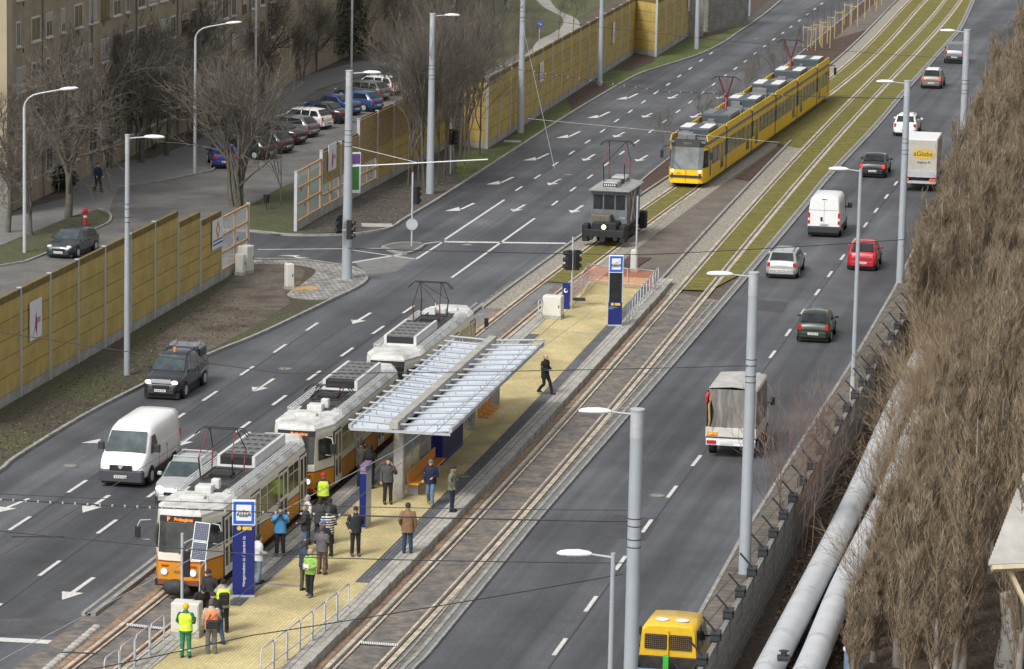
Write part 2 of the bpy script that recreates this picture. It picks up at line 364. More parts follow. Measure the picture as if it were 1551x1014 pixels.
# worn walkway between the two tracks
area('centre_path', tline(LC, 193, 260, 1.95)+list(reversed(tline(RC, 190, 257, -2.2))), 0.02, 'path_soil')
area('planting_bed', tline(LC, 242, 261, 2.2)+list(reversed(tline(RC, 240, 257, -2.35))), 0.06, 'bark_mulch')
area('planting_bed', tline(LC, 196, 207, 2.1)+pix((987, 392), (960, 410)), 0.06, 'bark_mulch')
# track beds
YG_L, YG_R = P(845, 429).y, P(1055, 441).y
mb = MB(); ribbon(mb, tline(LC, YG_L, 430, 0), -0.66, 0.66, 0.045); ribbon(mb, tline(LC, YG_L, 430, 0), -0.90, -0.80, 0.04); o = mb.build('moss_turf', 'moss_turf', fix=False); struct(o)
mb = MB(); ribbon(mb, tline(RC, YG_R, 430, 0), -0.66, 0.66, 0.045); struct(mb.build('moss_turf', 'moss_turf', fix=False))
E3 = smooth(pix((600, 1052), (630, 1014), (661, 981), (780, 835), (845, 757), (1067, 500), (1219, 319), (1258, 270), (1331, 192), (1381, 132), (1442, 63), (1459, 41), (1477.5, 0), (1490, -35)), 5)
E3in = [p for p in offset_line(E3, -0.42)]
area('moss_turf', tline(RC, YG_R, 425, 0.80)+list(reversed([p for p in E3in if p.y > YG_R+1])), 0.045, 'moss_turf')
area('moss_turf', tline(LC, 262, 430, 0.80)+list(reversed(tline(RC, 258, 430, -0.80))), 0.045, 'moss_turf')
# near: paved track beds
mb = MB(); ribbon(mb, tline(LC, 100, YG_L, 0), -2.5, 1.35, 0.008); struct(mb.build('track_bed', 'track_bed', fix=False))
area('track_bed', tline(RC, 95, YG_R, -2.05)+list(reversed([p for p in E3in if p.y < YG_R+1])), 0.008, 'track_bed')
mb = MB()
for c, y1 in ((LC, YG_L), (RC, YG_R)):
    ribbon(mb, tline(c, 100, y1, 0), -1.32, -1.08, 0.014)
struct(mb.build('sand_strip', 'track_sand', fix=False))
mb = MB()
for c, y1 in ((LC, 430), (RC, 430)):
    for a, b in ((-0.98, -0.80), (-0.70, -0.58), (0.58, 0.70), (0.80, 1.02)):
        ribbon(mb, tline(c, 95, y1, 0, 3), a, b, 0.050)
struct(mb.build('rail_bedding', 'concrete_strip', fix=False))
mb = MB()
for c in (LC, RC):
    for s in (-1, 1):
        ribbon(mb, tline(c, 92, 430, 0, 3), s*0.75-0.07, s*0.75+0.07, 0.055)
struct(mb.build('rail_groove', mat('groove', (0.06, 0.035, 0.022), 0.9, var=0.4, scale=1.5), fix=False))
for nm, c in (('rail', LC), ('rail', RC)):
    for s in (-1, 1):
        mb = MB(); ribbon(mb, tline(c, 92, 430, 0, 3), s*0.75-0.036, s*0.75+0.036, 0.075, 0.0)
        struct(mb.build('rail', 'rail_rust' if c is LC else 'rail_steel', fix=False))
# paved channel between right track bed and road
mb = MB(); ribbon(mb, E3, -0.44, -0.30, 0.10, 0); ribbon(mb, E3, -0.10, 0.0, 0.09, 0); struct(mb.build('kerb', 'kerb'))
mb = MB(); ribbon(mb, E3, -0.30, -0.10, 0.07); struct(mb.build('drain_channel', 'asphalt_light', fix=False))
mb = MB(); ribbon(mb, [p for p in E3 if p.y < YG_R], -0.80, -0.72, 0.03); struct(mb.build('kerb', 'kerb', fix=False))
mb = MB(); ribbon(mb, [TP(LC, y, -2.42) for y in range(123, 190, 3)], -0.22, -0.08, 0.12, 0); ribbon(mb, [TP(LC, y, -2.42) for y in range(123, 190, 3)], 0.12, 0.30, 0.14, 0); struct(mb.build('kerb', 'kerb'))
mb = MB(); ribbon(mb, [TP(LC, y, -2.42) for y in range(123, 190, 3)], -0.08, 0.12, 0.11); struct(mb.build('island_top', 'asphalt', fix=False))
area('road_shoulder', pix((725, 466), (776.7, 431), (842, 432), (745, 512), (700, 512)), 0.012, 'asphalt_light')
# row of bulging cobbles beside the near track
mb = MB(); a, b = P(146, 951), P(60, 1024)
for i in range(17):
    p = a.lerp(b, i/16); mb.sphere(p+Vector((0, 0, 0.02)), 0.17, 8, 5, 1, 1, 0.55)
o = mb.build('cobble_edging', 'concrete'); struct(o)
# drain gratings across the tracks
for nm, (x0, y0, x1, y1) in {'a': (545, 977, 602, 981), 'b': (193, 950, 248, 956)}.items():
    mb = MB(); A, B = P(x0, y0), P(x1, y1)
    for i in range(22):
        p = A.lerp(B, i/21); mb.obox(p+Vector((0, 0, 0.09)), 0.035, 0.25, 0.02)
    tag(mb.build('drain_grate', 'lamp_white'), {'a': 'slotted drain grate across the right track in the foreground', 'b': 'slotted drain grate across the track in front of the front white tram'}[nm], 'drain grate', 'drain grates across the tracks')

# ---- right road
area('right_road', E3+list(reversed(offset_line([p for p in E3 if p.y > 205], 7.75)))+pix((1352, 441), (1289.6, 549), (1222, 655), (1118.5, 821), (1059, 929), (1008, 1014), (985, 1052)), 0.0, 'asphalt')
E4 = pix((985, 1052), (1008, 1014), (1059, 929), (1118.5, 821), (1222, 655), (1289.6, 549), (1352, 441))+[p for p in offset_line([p for p in E3 if p.y > 215], 7.75)]
mb = MB(); ribbon(mb, E4, 0, 0.14, 0.11, 0); struct(mb.build('kerb', 'kerb'))
WALL_TOP = [(1040, 1052), (1077, 986), (1150, 854.6), (1214.5, 737.5), (1262, 660), (1310, 580), (1348.6, 518), (1390, 448)]
WL = [P(x, y, 2.0) for x, y in WALL_TOP]; WL = [Vector((p.x, p.y, 0)) for p in WL]
WL += [Vector((p.x, p.y, 0)) for p in offset_line([p for p in E3 if p.y > WL[-1].y+14], 9.75)]
E4o = offset_line(E4, 0.14)
area('right_sidewalk', E4o+list(reversed(WL)), 0.09, brickmat('sidewalk_old', (0.17, 0.145, 0.12), (0.13, 0.115, 0.095), (0.07, 0.06, 0.05), 0.5, 0.5, 0.03, 0.25, (1.2, 0.3), offset=0))
GL = [p+Vector((60, 0, 0)) for p in WL]
area('litter_ground', WL+list(reversed(GL)), -0.012, 'leaf_litter')

# ---- platform
PY0, PY1 = 97.0, P(900, 425).y
ZP = 0.30
pl = tline(LC, PY0, PY1, 1.36, 3); pr = tline(RC, PY0, PY1-1, -1.34, 3)
ang = head(RC, 140)
bricky = brickmat('yellow_paving', (0.58, 0.49, 0.25), (0.49, 0.405, 0.195), (0.33, 0.265, 0.135), 0.24, 0.12, 0.012, -ang, (0.45, 0.22))
m_lp = brickmat('light_paving', (0.42, 0.40, 0.36), (0.34, 0.325, 0.29), (0.12, 0.11, 0.1), 0.6, 0.22, 0.018, -ang, (0.8, 0.15), offset=0.3)
m_dp = brickmat('dark_paving', (0.10, 0.105, 0.115), (0.15, 0.155, 0.165), (0.05, 0.05, 0.05), 0.4, 0.13, 0.02, -ang, (1.0, 0.2))
area('platform', pl+list(reversed(pr)), ZP-0.01, bricky)
mb = MB()
ribbon(mb, pr, 0, 0.62, ZP, 0.0)  # outer edge block to inside measured towards the track normal (overridden below)
mb = MB(); ribbon(mb, pr, -0.72, -0.24, ZP-0.002); ribbon(mb, pl, 0.18, 0.66, ZP-0.002); struct(mb.build('edge_paving', m_lp, fix=False))
py_dark = [p for p in pr if p.y > 125]
mb = MB(); ribbon(mb, py_dark, -1.24, -0.72, ZP-0.0035); ribbon(mb, [p for p in pl if 122 < p.y < 182], 0.66, 1.16, ZP-0.0035); struct(mb.build('guide_paving', m_dp, fix=False))
# kerb stones, individually uneven
mb = MB(); random.seed(3)
for c, off, sgn, yE in ((RC, -1.34, 1, PY1-1), (LC, 1.36, -1, PY1)):
    y = PY0
    while y < yE-0.5:
        p = TP(c, y, off, 0); h = head(c, y)
        j = random.uniform(-0.02, 0.02)
        mb.obox((p.x-sgn*0.12*math.sin(h)+j, p.y+sgn*0.12*math.cos(h), ZP/2), 0.47, 0.25+j, ZP+0.01+j*0.6, h)
        y += 0.5
struct(mb.build('platform_kerb', 'concrete'))
for a, b in (((404, 884), (455, 888)), ((866, 503), (916, 508)), ((882, 459), (918, 461))):
    mb = MB(); A, B = P(*a, ZP), P(*b, ZP); ribbon(mb, [A, B], -0.12, 0.12, ZP-0.004); struct(mb.build('paving_band', 'concrete', fix=False))
mb = MB(); mb.add([tuple(P(1, 1))]*0, []) 

# ---- road markings
mk_ = MB()
def dash(c, d, ln, wd, z=0.006):
    d = d.normalized(); n = Vector((d.y, -d.x, 0)); c = Vector((c.x, c.y, z))
    mk_.poly([c-d*ln/2-n*wd/2, c+d*ln/2-n*wd/2, c+d*ln/2+n*wd/2, c-d*ln/2+n*wd/2])
def dashes(px, ln=2.2, wd=0.15):
    pts = [P(x, y) for x, y in px]
    for i, p in enumerate(pts):
        d = pts[min(i+1, len(pts)-1)]-pts[max(i-1, 0)]; dash(p, d, ln, wd)
dashes([(30, 793), (117, 737), (195, 684), (268, 634), (318, 600), (374, 562), (424, 528), (472.8, 495)], 2.4)
dashes([(-15, 927), (75, 861), (162, 798), (237, 744), (306, 692), (368, 647), (423, 606.5), (475.4, 569), (525.7, 533.5), (573, 500), (618.6, 469)], 2.4)
dashes([(786, 286), (814, 268), (841, 249), (866, 231.6), (890, 215), (912.7, 198.6), (934, 183), (954.7, 169), (974.6, 154.7), (993, 141), (1012, 128), (1029, 115.5), (1045.5, 104), (1061.7, 92), (1077, 81)], 2.1)
dashes([(840.5, 308), (867.8, 287), (893.6, 268), (918.6, 249), (942, 232), (964.5, 215), (986, 199), (1006.8, 184), (1027, 169), (1045.5, 155), (1064, 141), (1081, 128), (1098, 115), (1114, 104), (1129, 93), (1144, 81), (1158.5, 70), (1172, 60), (1185.5, 50.5), (1198, 41), (1211, 31.5), (1223, 22), (1234, 14), (1244.5, 6)], 2.1)
ctr = offset_line([p for p in E3], 3.72)
# right road lane line: every 6 m
rl = [P(x, y) for x, y in ((848, 980), (895, 915), (940, 853), (980, 797), (1018, 745), (1055, 698))]
for i, p in enumerate(rl): dash(p, rl[min(i+1, 5)]-rl[max(i-1, 0)], 2.3, 0.15)
dashes([(803, 1042), (1090, 648), (1119, 608), (1145, 571), (1170, 537), (1194, 504), (1216, 473), (1238, 443), (1257, 415.5), (1276, 390), (1294, 365), (1311, 341), (1327, 319), (1342.6, 298), (1357, 278), (1371, 259), (1385, 240), (1399, 221)], 2.1)
def line(a, b, w): mk_.poly([q for q in [Vector((v.x, v.y, 0.006)) for v in (lambda A, B, n: (A-n, B-n, B+n, A+n))(P(*a), P(*b), Vector(((P(*b)-P(*a)).normalized().y, -(P(*b)-P(*a)).normalized().x, 0))*w/2)]])
line((665, 366.5), (857, 369), 0.5); line((764, 303), (674, 363), 0.16); line((810, 331), (684, 421), 0.16)
line((0, 969), (97, 974), 0.5); line((-120, 963), (0, 969), 0.5)
line((390, 378.4), (580, 376.5), 0.15); line((535, 379.5), (630, 393), 0.15); line((630, 393), (672, 366), 0.15); line((515, 401), (607, 386), 0.2)
line((600, 367.5), (626, 372), 0.15); line((632, 371), (676, 365), 0.15)
def arrow(tipx, tipy, d, L=2.6, hw=0.42, hl=1.1, sw=0.12, bend=0):
    t = P(tipx, tipy); d = Vector(d).normalized(); n = Vector((d.y, -d.x, 0)); t.z = 0.006
    mk_.poly([t, t-d*hl+n*hw, t-d*hl-n*hw]); t2 = t-d*hl
    mk_.poly([t2+n*sw/2, t2-n*sw/2, t2-d*(L-hl)-n*sw/2+n*bend, t2-d*(L-hl)+n*sw/2+n*bend])
def rdir(x, y, x2, y2): return P(x2, y2)-P(x, y)
for tip, tail in (((94, 909), (139, 877)), ((125, 777), (163, 752)), ((267, 677), (299, 655)), ((383, 594), (413, 575)), ((534, 491), (560, 475)), ((776, 321), (794, 311)), ((865, 323), (882, 312)), ((831, 281), (848, 272)), ((884, 244), (900, 234.5)), ((964, 245), (980, 236)), ((930, 208.5), (945, 201)), ((974, 178.5), (987, 172)), ((1013, 150), (1026, 144)), ((1047, 179), (1061, 172)), ((1087, 150), (1098, 144.5)), ((-10, 778), (40, 757))):
    A, B = P(*tip), P(*tail); arrow(tip[0], tip[1], A-B, (A-B).length+0.2, 0.40, 1.15, 0.17)
for cx, cy in ((696, 316), (756.6, 276), (811.6, 240), (860.6, 206), (906, 176), (949.6, 148)):
    s = 0.5+0.5*(cy/316)
    A = P(cx-22*s, cy+4*s); B = P(cx+2*s, cy+1.5*s); C_ = P(cx+22*s, cy-8*s)
    for v in (A, B, C_): v.z = 0.006
    mk_.poly([A, P(cx+1*s, cy+3.6*s, 0.006), P(cx-1*s, cy-2.2*s, 0.006)])
    d = (C_-B).normalized(); n = Vector((d.y, -d.x, 0))*0.10; mk_.poly([B-n, C_-n, C_+n, B+n])
mk_.poly(pix((420, 387), (443, 388.5), (450, 391), (470, 391), (448, 389), (455, 387), z=0.006))
mk_.poly(pix((123, 671), (152, 665), (152, 671.5), z=0.006))
struct(mk_.build('road_markings', 'road_paint', fix=False))
# repair patches and long faint joints in the asphalt
area('asphalt_patch', pix((535, 396), (600, 385), (628, 392), (600, 412), (560, 420)), 0.003, 'asphalt_light')
area('asphalt_patch', pix((0, 960), (110, 965), (131, 948), (70, 935), (0, 938)), 0.003, mat('patch', (0.072, 0.072, 0.076), 0.8, var=0.25, scale=0.6, fine=(8, .2)))
# traffic island with sign post
isl = smooth(pix((580, 376), (600, 371), (625, 370), (641, 373), (632, 380), (615, 386), (596, 383), (580, 376)), 4)
area('traffic_island', isl, 0.12, 'asphalt_old'); mb = MB(); ribbon(mb, isl, -0.08, 0.08, 0.125, 0); struct(mb.build('kerb', 'kerb'))
# paving seams along the lane lines
sm_ = MB()
for pl_ in ([(803, 1042), (848, 980), (1018, 745), (1194, 504), (1311, 341), (1399, 221)], [(-15, 927), (162, 798), (368, 647), (573, 500), (618.6, 469)], [(30, 793), (268, 634), (472.8, 495)], [(840.5, 308), (942, 232), (1064, 141), (1172, 60), (1244, 6)], [(786, 286), (890, 215), (993, 141), (1077, 81)]):
    ribbon(sm_, offset_line(smooth([P(*p_) for p_ in pl_], 4), .14), -.022, .022, 0.0045)
struct(sm_.build('asphalt_seam', mat('bitumen_seam', (.022, .022, .025), .6), fix=False))
for k_, pp_ in enumerate((((640, 560), (655, 549), (690, 552), (676, 564)), ((905, 812), (930, 780), (1000, 786), (978, 820)), ((1140, 470), (1150, 455), (1195, 458), (1186, 474)), ((60, 905), (88, 885), (125, 888), (98, 910)))): area('asphalt_patch', pix(*pp_), .0035, 'asphalt_patch_dark' if False else mat('patch_dark%d' % k_, (.056, .057, .062), .8, var=.15, scale=1))
# manhole covers
for i, (x, y, lab) in enumerate(((106, 706, 'round manhole cover in front of the white van on the left road'), (432, 559, 'round manhole cover between the lanes left of the middle tram'),
        (707, 371, 'manhole cover by the stop line'), (860, 265, 'manhole cover in the middle lane left of the work tram'), (996, 751, 'worn manhole cover on the right road near its lane line'),
        (1145, 59, 'manhole cover far up the left road'), (700, 722, 'manhole cover on the yellow platform beside the man in the olive jacket'))):
    mb = MB(); mb.cyl((0, 0, 0), 0.36, 0.02, 24); mb.cyl((0, 0, 0.012), 0.27, 0.01, 24, mi=1)
    o = mb.build('manhole_cover', [mat('cover', (0.13, 0.12, 0.105), 0.8, var=0.3, scale=12), M['concrete_dark']]); o.location = P(x, y, ZP if i == 6 else 0)+Vector((0, 0, 0.004)); tag(o, lab, 'manhole cover', 'manhole covers')
mb = MB(); mb.bbox(-0.6, 0.6, -0.5, 0.5, 0, 0.08); o = mb.build('access_hatch', 'wood'); o.location = P(462, 438, 0.1); o.rotation_euler = (0, 0, 0.3); tag(o, 'flat brown square hatch lying on the corner cobbles beside a white bollard box', 'hatch')
mb = MB(); mb.bbox(-0.9, 0.9, -0.55, 0.55, 0, 0.06); o = mb.build('access_hatch', 'concrete'); o.location = P(571, 342, 0.1); o.rotation_euler = (0, 0, 0.1); tag(o, 'flat pale concrete hatch in the dark soil by the junction', 'hatch')
mb = MB(); mb.bbox(-0.6, 0.6, -0.4, 0.4, 0, 0.06); o = mb.build('access_hatch', 'concrete'); o.location = P(776, 215, 0.1); tag(o, 'small white concrete hatch in the green verge by the tall grey mast', 'hatch')
# ================================================================ WALLS, MASTS, STREET FURNITURE, BUILDINGS
m_acou = mat('acoustic_panel', (0.39, 0.285, 0.085), 0.9, col2=(0.52, 0.39, 0.13), scale=0.55, fine=(1.6, 0.10), stretch=(1.2, 1.2, .8))
m_agap = mat('panel_joint', (0.20, 0.14, 0.045), 0.95)
m_acap = mat('acoustic_cap', (0.17, 0.12, 0.034), 0.9, var=0.3, scale=2)
m_slat = mat('larch_slat', (0.50, 0.37, 0.16), 0.8, var=0.25, scale=3)
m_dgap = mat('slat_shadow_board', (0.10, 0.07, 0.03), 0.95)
m_wfr = mat('larch_frame', (0.42, 0.26, 0.11), 0.75, var=0.15, scale=3)
m_clear = bpy.data.materials.new('acrylic_pane'); m_clear.use_nodes = True
_b = m_clear.node_tree.nodes['Principled BSDF']; _b.inputs['Base Color'].default_value = (0.75, 0.8, 0.8, 1); _b.inputs['Roughness'].default_value = 0.05; _b.inputs['Alpha'].default_value = 0.32

def wall_bays(root, a, b, n, h, kind='panel', h2=None, plinth=0.55, first=True):
    """n bays between ground points a and b; post, concrete plinth and infill are parts"""
    d = (b-a); L = d.length/n; dn = d.normalized(); rz = math.atan2(dn.y, dn.x); h2 = h2 or h
    org = root.location
    for i in range(n):
        hh = h+(h2-h)*i/max(1, n-1)
        p = a+dn*L*i
        def loc(o): o.location = p-org; o.rotation_euler = (0, 0, rz)
        if first or i > 0:
            pm = MB(); pm.box(-0.08, 0.08, -0.09, 0.09, 0, hh+0.02); pm.box(-0.11, 0.11, -0.11, 0.11, hh+0.02, hh+0.05); loc(pm.build('post', 'galv', root))
        c = MB(); c.box(0.083, L-0.083, -0.06, 0.06, 0, plinth); loc(c.build('plinth', 'concrete', root))
        x0, x1 = 0.083, L-0.083
        if kind == 'panel':
            q = MB(); ph = (hh-plinth-0.30)/5
            for k in range(5):
                q.box(x0, x1, -0.05, 0.05, plinth+k*ph+0.022, plinth+(k+1)*ph-0.022)
            q.box(x0, x1, -0.035, 0.035, plinth, hh-0.3, 1)
            loc(q.build('acoustic_panel', [m_acou, m_agap], root))
            t = MB(); t.box(x0, x1, -0.07, 0.07, hh-0.298, hh); loc(t.build('cap', m_acap, root))
        elif kind in ('slat', 'slatp'):
            gl = plinth+(1.5 if kind == 'slat' else 2.0)
            q = MB(); ns = int((hh-gl)/0.125)
            for k in range(ns): q.box(x0, x1, -0.06, -0.02, gl+0.03+k*0.125, gl+0.03+k*0.125+0.07)
            q.box(x0, x1, 0.0, 0.03, gl, hh, 1); loc(q.build('slat_panel', [m_slat, m_dgap], root))
            if kind == 'slat': glass_frame(root, loc, x0, x1, plinth, gl, 2, 2)
            else:
                q = MB(); q.box(x0, x1, -.035, .035, plinth, gl, 1)
                for k in range(3): q.box(x0, x1, -.05, .05, plinth+k*(gl-plinth)/3+.02, plinth+(k+1)*(gl-plinth)/3-.02)
                loc(q.build('acoustic_panel', [m_acou, m_agap], root))
        elif kind == 'glass':
            glass_frame(root, loc, x0, x1, plinth, hh, 3 if hh < 4.3 else 4, 2)
def glass_frame(root, loc, x0, x1, z0, z1, rows, cols):
    f = MB()
    for k in range(rows+1):
        z = z0+(z1-z0-0.09)*k/rows; f.box(x0, x1, -0.05, 0.05, z, z+0.09)
    for k in range(cols+1):
        x = x0+(x1-x0-0.08)*k/cols; f.box(x, x+0.08, -0.046, 0.046, z0, z1)
    loc(f.build('frame', m_wfr, root))
    g = MB(); g.box(x0+.02, x1-.02, -0.01, 0.01, z0, z1-.02); 
    random.seed(int(z1*100+x1*10))
    loc(g.build('pane', m_clear, root))
    bd = MB()
    for k in range(2):
        cx, cz = random.uniform(x0+.5, x1-.5), random.uniform(z0+.6, z1-.6)
        bd.poly([(cx-.2, -.014, cz), (cx-.05, -.014, cz-.07), (cx+.02, -.014, cz-.16), (cx+.05, -.014, cz-.02), (cx+.2, -.014, cz+.1), (cx+.02, -.014, cz+.08)])
    loc(bd.build('bird_decal', 'black', root, fix=False))

# lower noise wall (left)
A0, A1 = P(-66, 660.5), P(268, 465.5)
r1 = thing('noise_wall', 'long ochre acoustic wall with white plinth left of the road, running out of frame', 'noise barrier', A0)
wall_bays(r1, A0, A1, 8, 4.95)
B1, B2 = P(301.5, 446.5), P(333.5, 428)
wall_bays(r1, A1, B1, 1, 4.35); wall_bays(r1, B1, B2, 1, 3.85)
B3 = P(375, 403.5)
wall_bays(r1, B2, B3, 1, 3.45, 'glass'); pm = MB(); pm.box(-0.09, 0.09, -0.09, 0.09, 0, 3.5); o = pm.build('post', 'galv', r1); o.location = B3-A0
# upper noise wall
W0 = [P(*p) for p in ((447.6, 353), (485.7, 330), (514, 314.5), (542, 299), (640, 246), (683, 222), (737, 228), (961, 82.5), (993, 88), (1043.7, 55.5))]
r2 = thing('noise_wall', 'ochre acoustic wall beyond the junction, timber framed glass at its near end, two jogs', 'noise barrier', W0[0])
wall_bays(r2, W0[0], W0[1], 1, 3.55, 'glass'); wall_bays(r2, W0[1], W0[2], 1, 4.0, 'slat'); wall_bays(r2, W0[2], W0[3], 1, 4.0, 'slat', plinth=0.55)
WM = W0[3].lerp(W0[4], .27); wall_bays(r2, W0[3], WM, 1, 4.85, 'slat'); wall_bays(r2, WM, W0[4], 3, 4.85, 'slatp'); wall_bays(r2, W0[4], W0[5], 2, 4.9)
wall_bays(r2, W0[5], W0[6], 1, 4.95); wall_bays(r2, W0[6], W0[7], 16, 5.0); wall_bays(r2, W0[7], W0[8], 1, 5.0); wall_bays(r2, W0[8], W0[9], 4, 5.0)
pm = MB(); pm.box(-0.11, 0.11, -0.11, 0.11, 0, 5.05); o = pm.build('post', 'galv', r2); o.location = W0[9]-W0[0]
r2.children[0]; 
# weathered concrete end pier and old wall behind with ivy
p = P(1050, 57); mb = MB(); mb.bbox(-0.5, 0.9, 0, 1.6, 0, 6.2, 0.05); mb.bbox(-0.7, 1.1, -0.1, 1.7, 6.2, 6.5, 0.05)
o = mb.build('concrete_pier', 'concrete_dark'); o.location = p; tag(o, 'streaked grey concrete pier at the far end of the ochre wall', 'pier')
p = P(1072, 50); mb = MB(); mb.bbox(0, 9, 0, 0.5, 0, 5.2, 0.04); o = mb.build('old_wall', 'concrete_dark'); o.location = p; o.rotation_euler = (0, 0, R_(62)); tag(o, 'old concrete wall overgrown with dark ivy beyond the pier', 'wall')

# banners on the walls
m_ban = mat('banner_cloth', (0.72, 0.72, 0.75), 0.7, var=0.04, scale=3)
m_blu = mat('banner_blue', (0.03, 0.06, 0.32), 0.6); m_org = mat('banner_orange', (0.55, 0.25, 0.04), 0.6); m_red = mat('banner_red', (0.45, 0.04, 0.08), 0.6); m_pur = mat('banner_purple', (0.16, 0.07, 0.25), 0.6); m_grn = mat('panel_green', (0.07, 0.22, 0.05), 0.6)
def banner(px, py, wd, ht, style, lab, a, b, z=1.3, off=-0.10):
    """sign with its bottom edge near pixel; a, b: wall line"""
    dn = (b-a).normalized(); n = Vector((dn.y, -dn.x, 0))
    best = None
    for k in range(2001):
        q = a+(b-a)*k/2000
        v = q+Vector((0, 0, z)); r_ = v-Vector((0, 0, CAM_H)); sx = CX+F_PX*r_.dot(_r)/r_.dot(_d)
        if best is None or abs(sx-px) < best[0]: best = (abs(sx-px), q)
    q = best[1]+n*0.13
    t = thing('banner', lab, 'sign', (q.x, q.y, z), math.atan2(dn.y, dn.x), 'banners hung on the ochre walls')
    f = MB(); f.box(-wd/2, wd/2, -0.012, 0.012, 0, ht); f.build('sheet', m_ban, t)
    g = MB(); y = -0.016
    if style == 'diamond':
        c = ht*0.62; s = wd*0.2; g.add([(0, y, c-s*1.3), (s, y, c), (0, y, c+s*1.3), (-s, y, c)], [(0, 1, 2, 3)], 0)
        g.add([(0, y-.003, c-s*.6), (s*.5, y-.003, c), (0, y-.003, c+s*.6), (-s*.5, y-.003, c)], [(0, 1, 2, 3)], 2)
        for zz, hh in ((ht*.26, ht*.05), (ht*.13, ht*.06)): g.add([(-wd*.46, y, zz), (wd*.46, y, zz), (wd*.46, y, zz+hh), (-wd*.46, y, zz+hh)], [(0, 1, 2, 3)], 1)
    elif style == 'star':
        c = ht*0.35; s = wd*0.3; g.add([(-s, y, c-s), (-s*.2, y, c-s*.2), (s*.2, y, c-s), (s*.35, y, c+s*.2), (0, y, c+s*1.3), (-s*.3, y, c)], [(0, 1, 2, 3, 4, 5)], 0)
        for k in range(3): g.add([(wd*(.05+.12*k), y, c+s*.1), (wd*(.12+.12*k), y, c+s*.1), (wd*(.12+.12*k), y, c+s*.6), (wd*(.05+.12*k), y, c+s*.6)], [(0, 1, 2, 3)], 1)
    g.build('emblem', {'diamond': [m_org, m_blu, m_ban], 'star': [m_red, m_pur]}[style], t, fix=False)
banner(326, 368, 2.1, 1.55, 'diamond', 'square white banner with orange diamond and blue stripes by the glazed wall end', A1, B2, 2.0)
banner(50, 535, 1.7, 1.75, 'star', 'white banner with a small red emblem, the leftmost sign on the near wall', A0, A1, 2.4)
banner(500, 254, 1.9, 1.6, 'star', 'white banner with small red star on the slatted panel', W0[1], W0[3], 2.6)
banner(817.5, 133, 1.6, 1.45, 'diamond', 'white diamond banner on the far wall right of the tall mast', W0[6], W0[7], 2.6)
banner(927, 74, 1.1, 1.75, 'star', 'white banner high on the far wall just right of a mast', W0[6], W0[7], 2.2)
banner(1041.5, 20, 1.4, 1.15, 'diamond', 'small white diamond banner at the far end of the ochre wall', W0[8], W0[9], 2.5)
mb = MB(); mb.box(-0.45, 0.45, -0.05, 0.05, 0.7, 3.2); mb.box(-0.34, 0.34, -0.07, 0.07, 0.9, 2.4, 1); mb.box(-0.40, 0.40, -0.07, 0.07, 2.5, 3.1, 2)
o = mb.build('notice_board', ['lamp_white', m_grn, m_pur]); o.location = P(535, 309)+Vector((0, -0.2, 0)); o.rotation_euler = (0, 0, 0.35); tag(o, 'purple topped notice board with a green field standing behind the big mast at the junction', 'sign')

# ---- right boundary wall with barbed brackets
rw = thing('boundary_wall', 'grey concrete panel wall with barbed wire brackets right of the road', 'wall', WL[0])
wl = []
d0 = WL[0]
tot = [0]
for i in range(1, len(WL)): tot.append(tot[-1]+(WL[i]-WL[i-1]).length)
def on_wl(s):
    for i in range(1, len(WL)):
        if s <= tot[i]: return WL[i-1].lerp(WL[i], (s-tot[i-1])/(tot[i]-tot[i-1])), (WL[i]-WL[i-1]).normalized()
    return WL[-1], (WL[-1]-WL[-2]).normalized()
m_cw = mat('wall_panel', (0.15, 0.15, 0.14), 0.92, col2=(0.25, 0.245, 0.225), scale=1.6, bump=0.35, bscale=7, fine=(4, 0.25), stretch=(1, 1, 2))
s_, step = 0.3, 3.0
while s_ < min(tot[-1]-4, 200):
    p, dn = on_wl(s_); rz = math.atan2(dn.y, dn.x); lp = p-WL[0]
    def loc(o, lp=lp, rz=rz): o.location = lp; o.rotation_euler = (0, 0, rz)
    q = MB(); q.box(-0.1, 0.1, -0.09, 0.09, -0.3, 2.02); loc(q.build('post', 'concrete_dark', rw))
    q = MB()
    for k in range(4):
        q.box(0.1, step-0.1, -0.04, 0.04, 0.5*k-0.28 if k == 0 else 0.5*k+0.01, 0.5*k+0.5)
        q.bbox(0.25, step-0.25, -0.062, 0.062, 0.5*k+0.09, 0.5*k+0.41, 0.02)
    q.box(0.1, step-0.1, -0.08, 0.08, 2.0, 2.06)
    loc(q.build('panel', m_cw, rw))
    if s_ < 90:
        q = MB(); q.tube([(0, 0, 2.0), (0, 0, 2.35), (-0.05, 0.42, 2.82)], 0.035, 4, sm=False)
        for zz in (2.12, 2.32): q.box(-0.3, 0.3, -0.16, 0.16, zz, zz+0.035)
        for xx in (-0.24, 0.24): q.box(xx-.02, xx+.02, -0.15, 0.15, 2.0, 2.32)
        q.box(-0.07, 0.07, -0.1, 0.1, 2.06, 2.3); loc(q.build('bracket', 'plastic_dk', rw))
    s_ += step
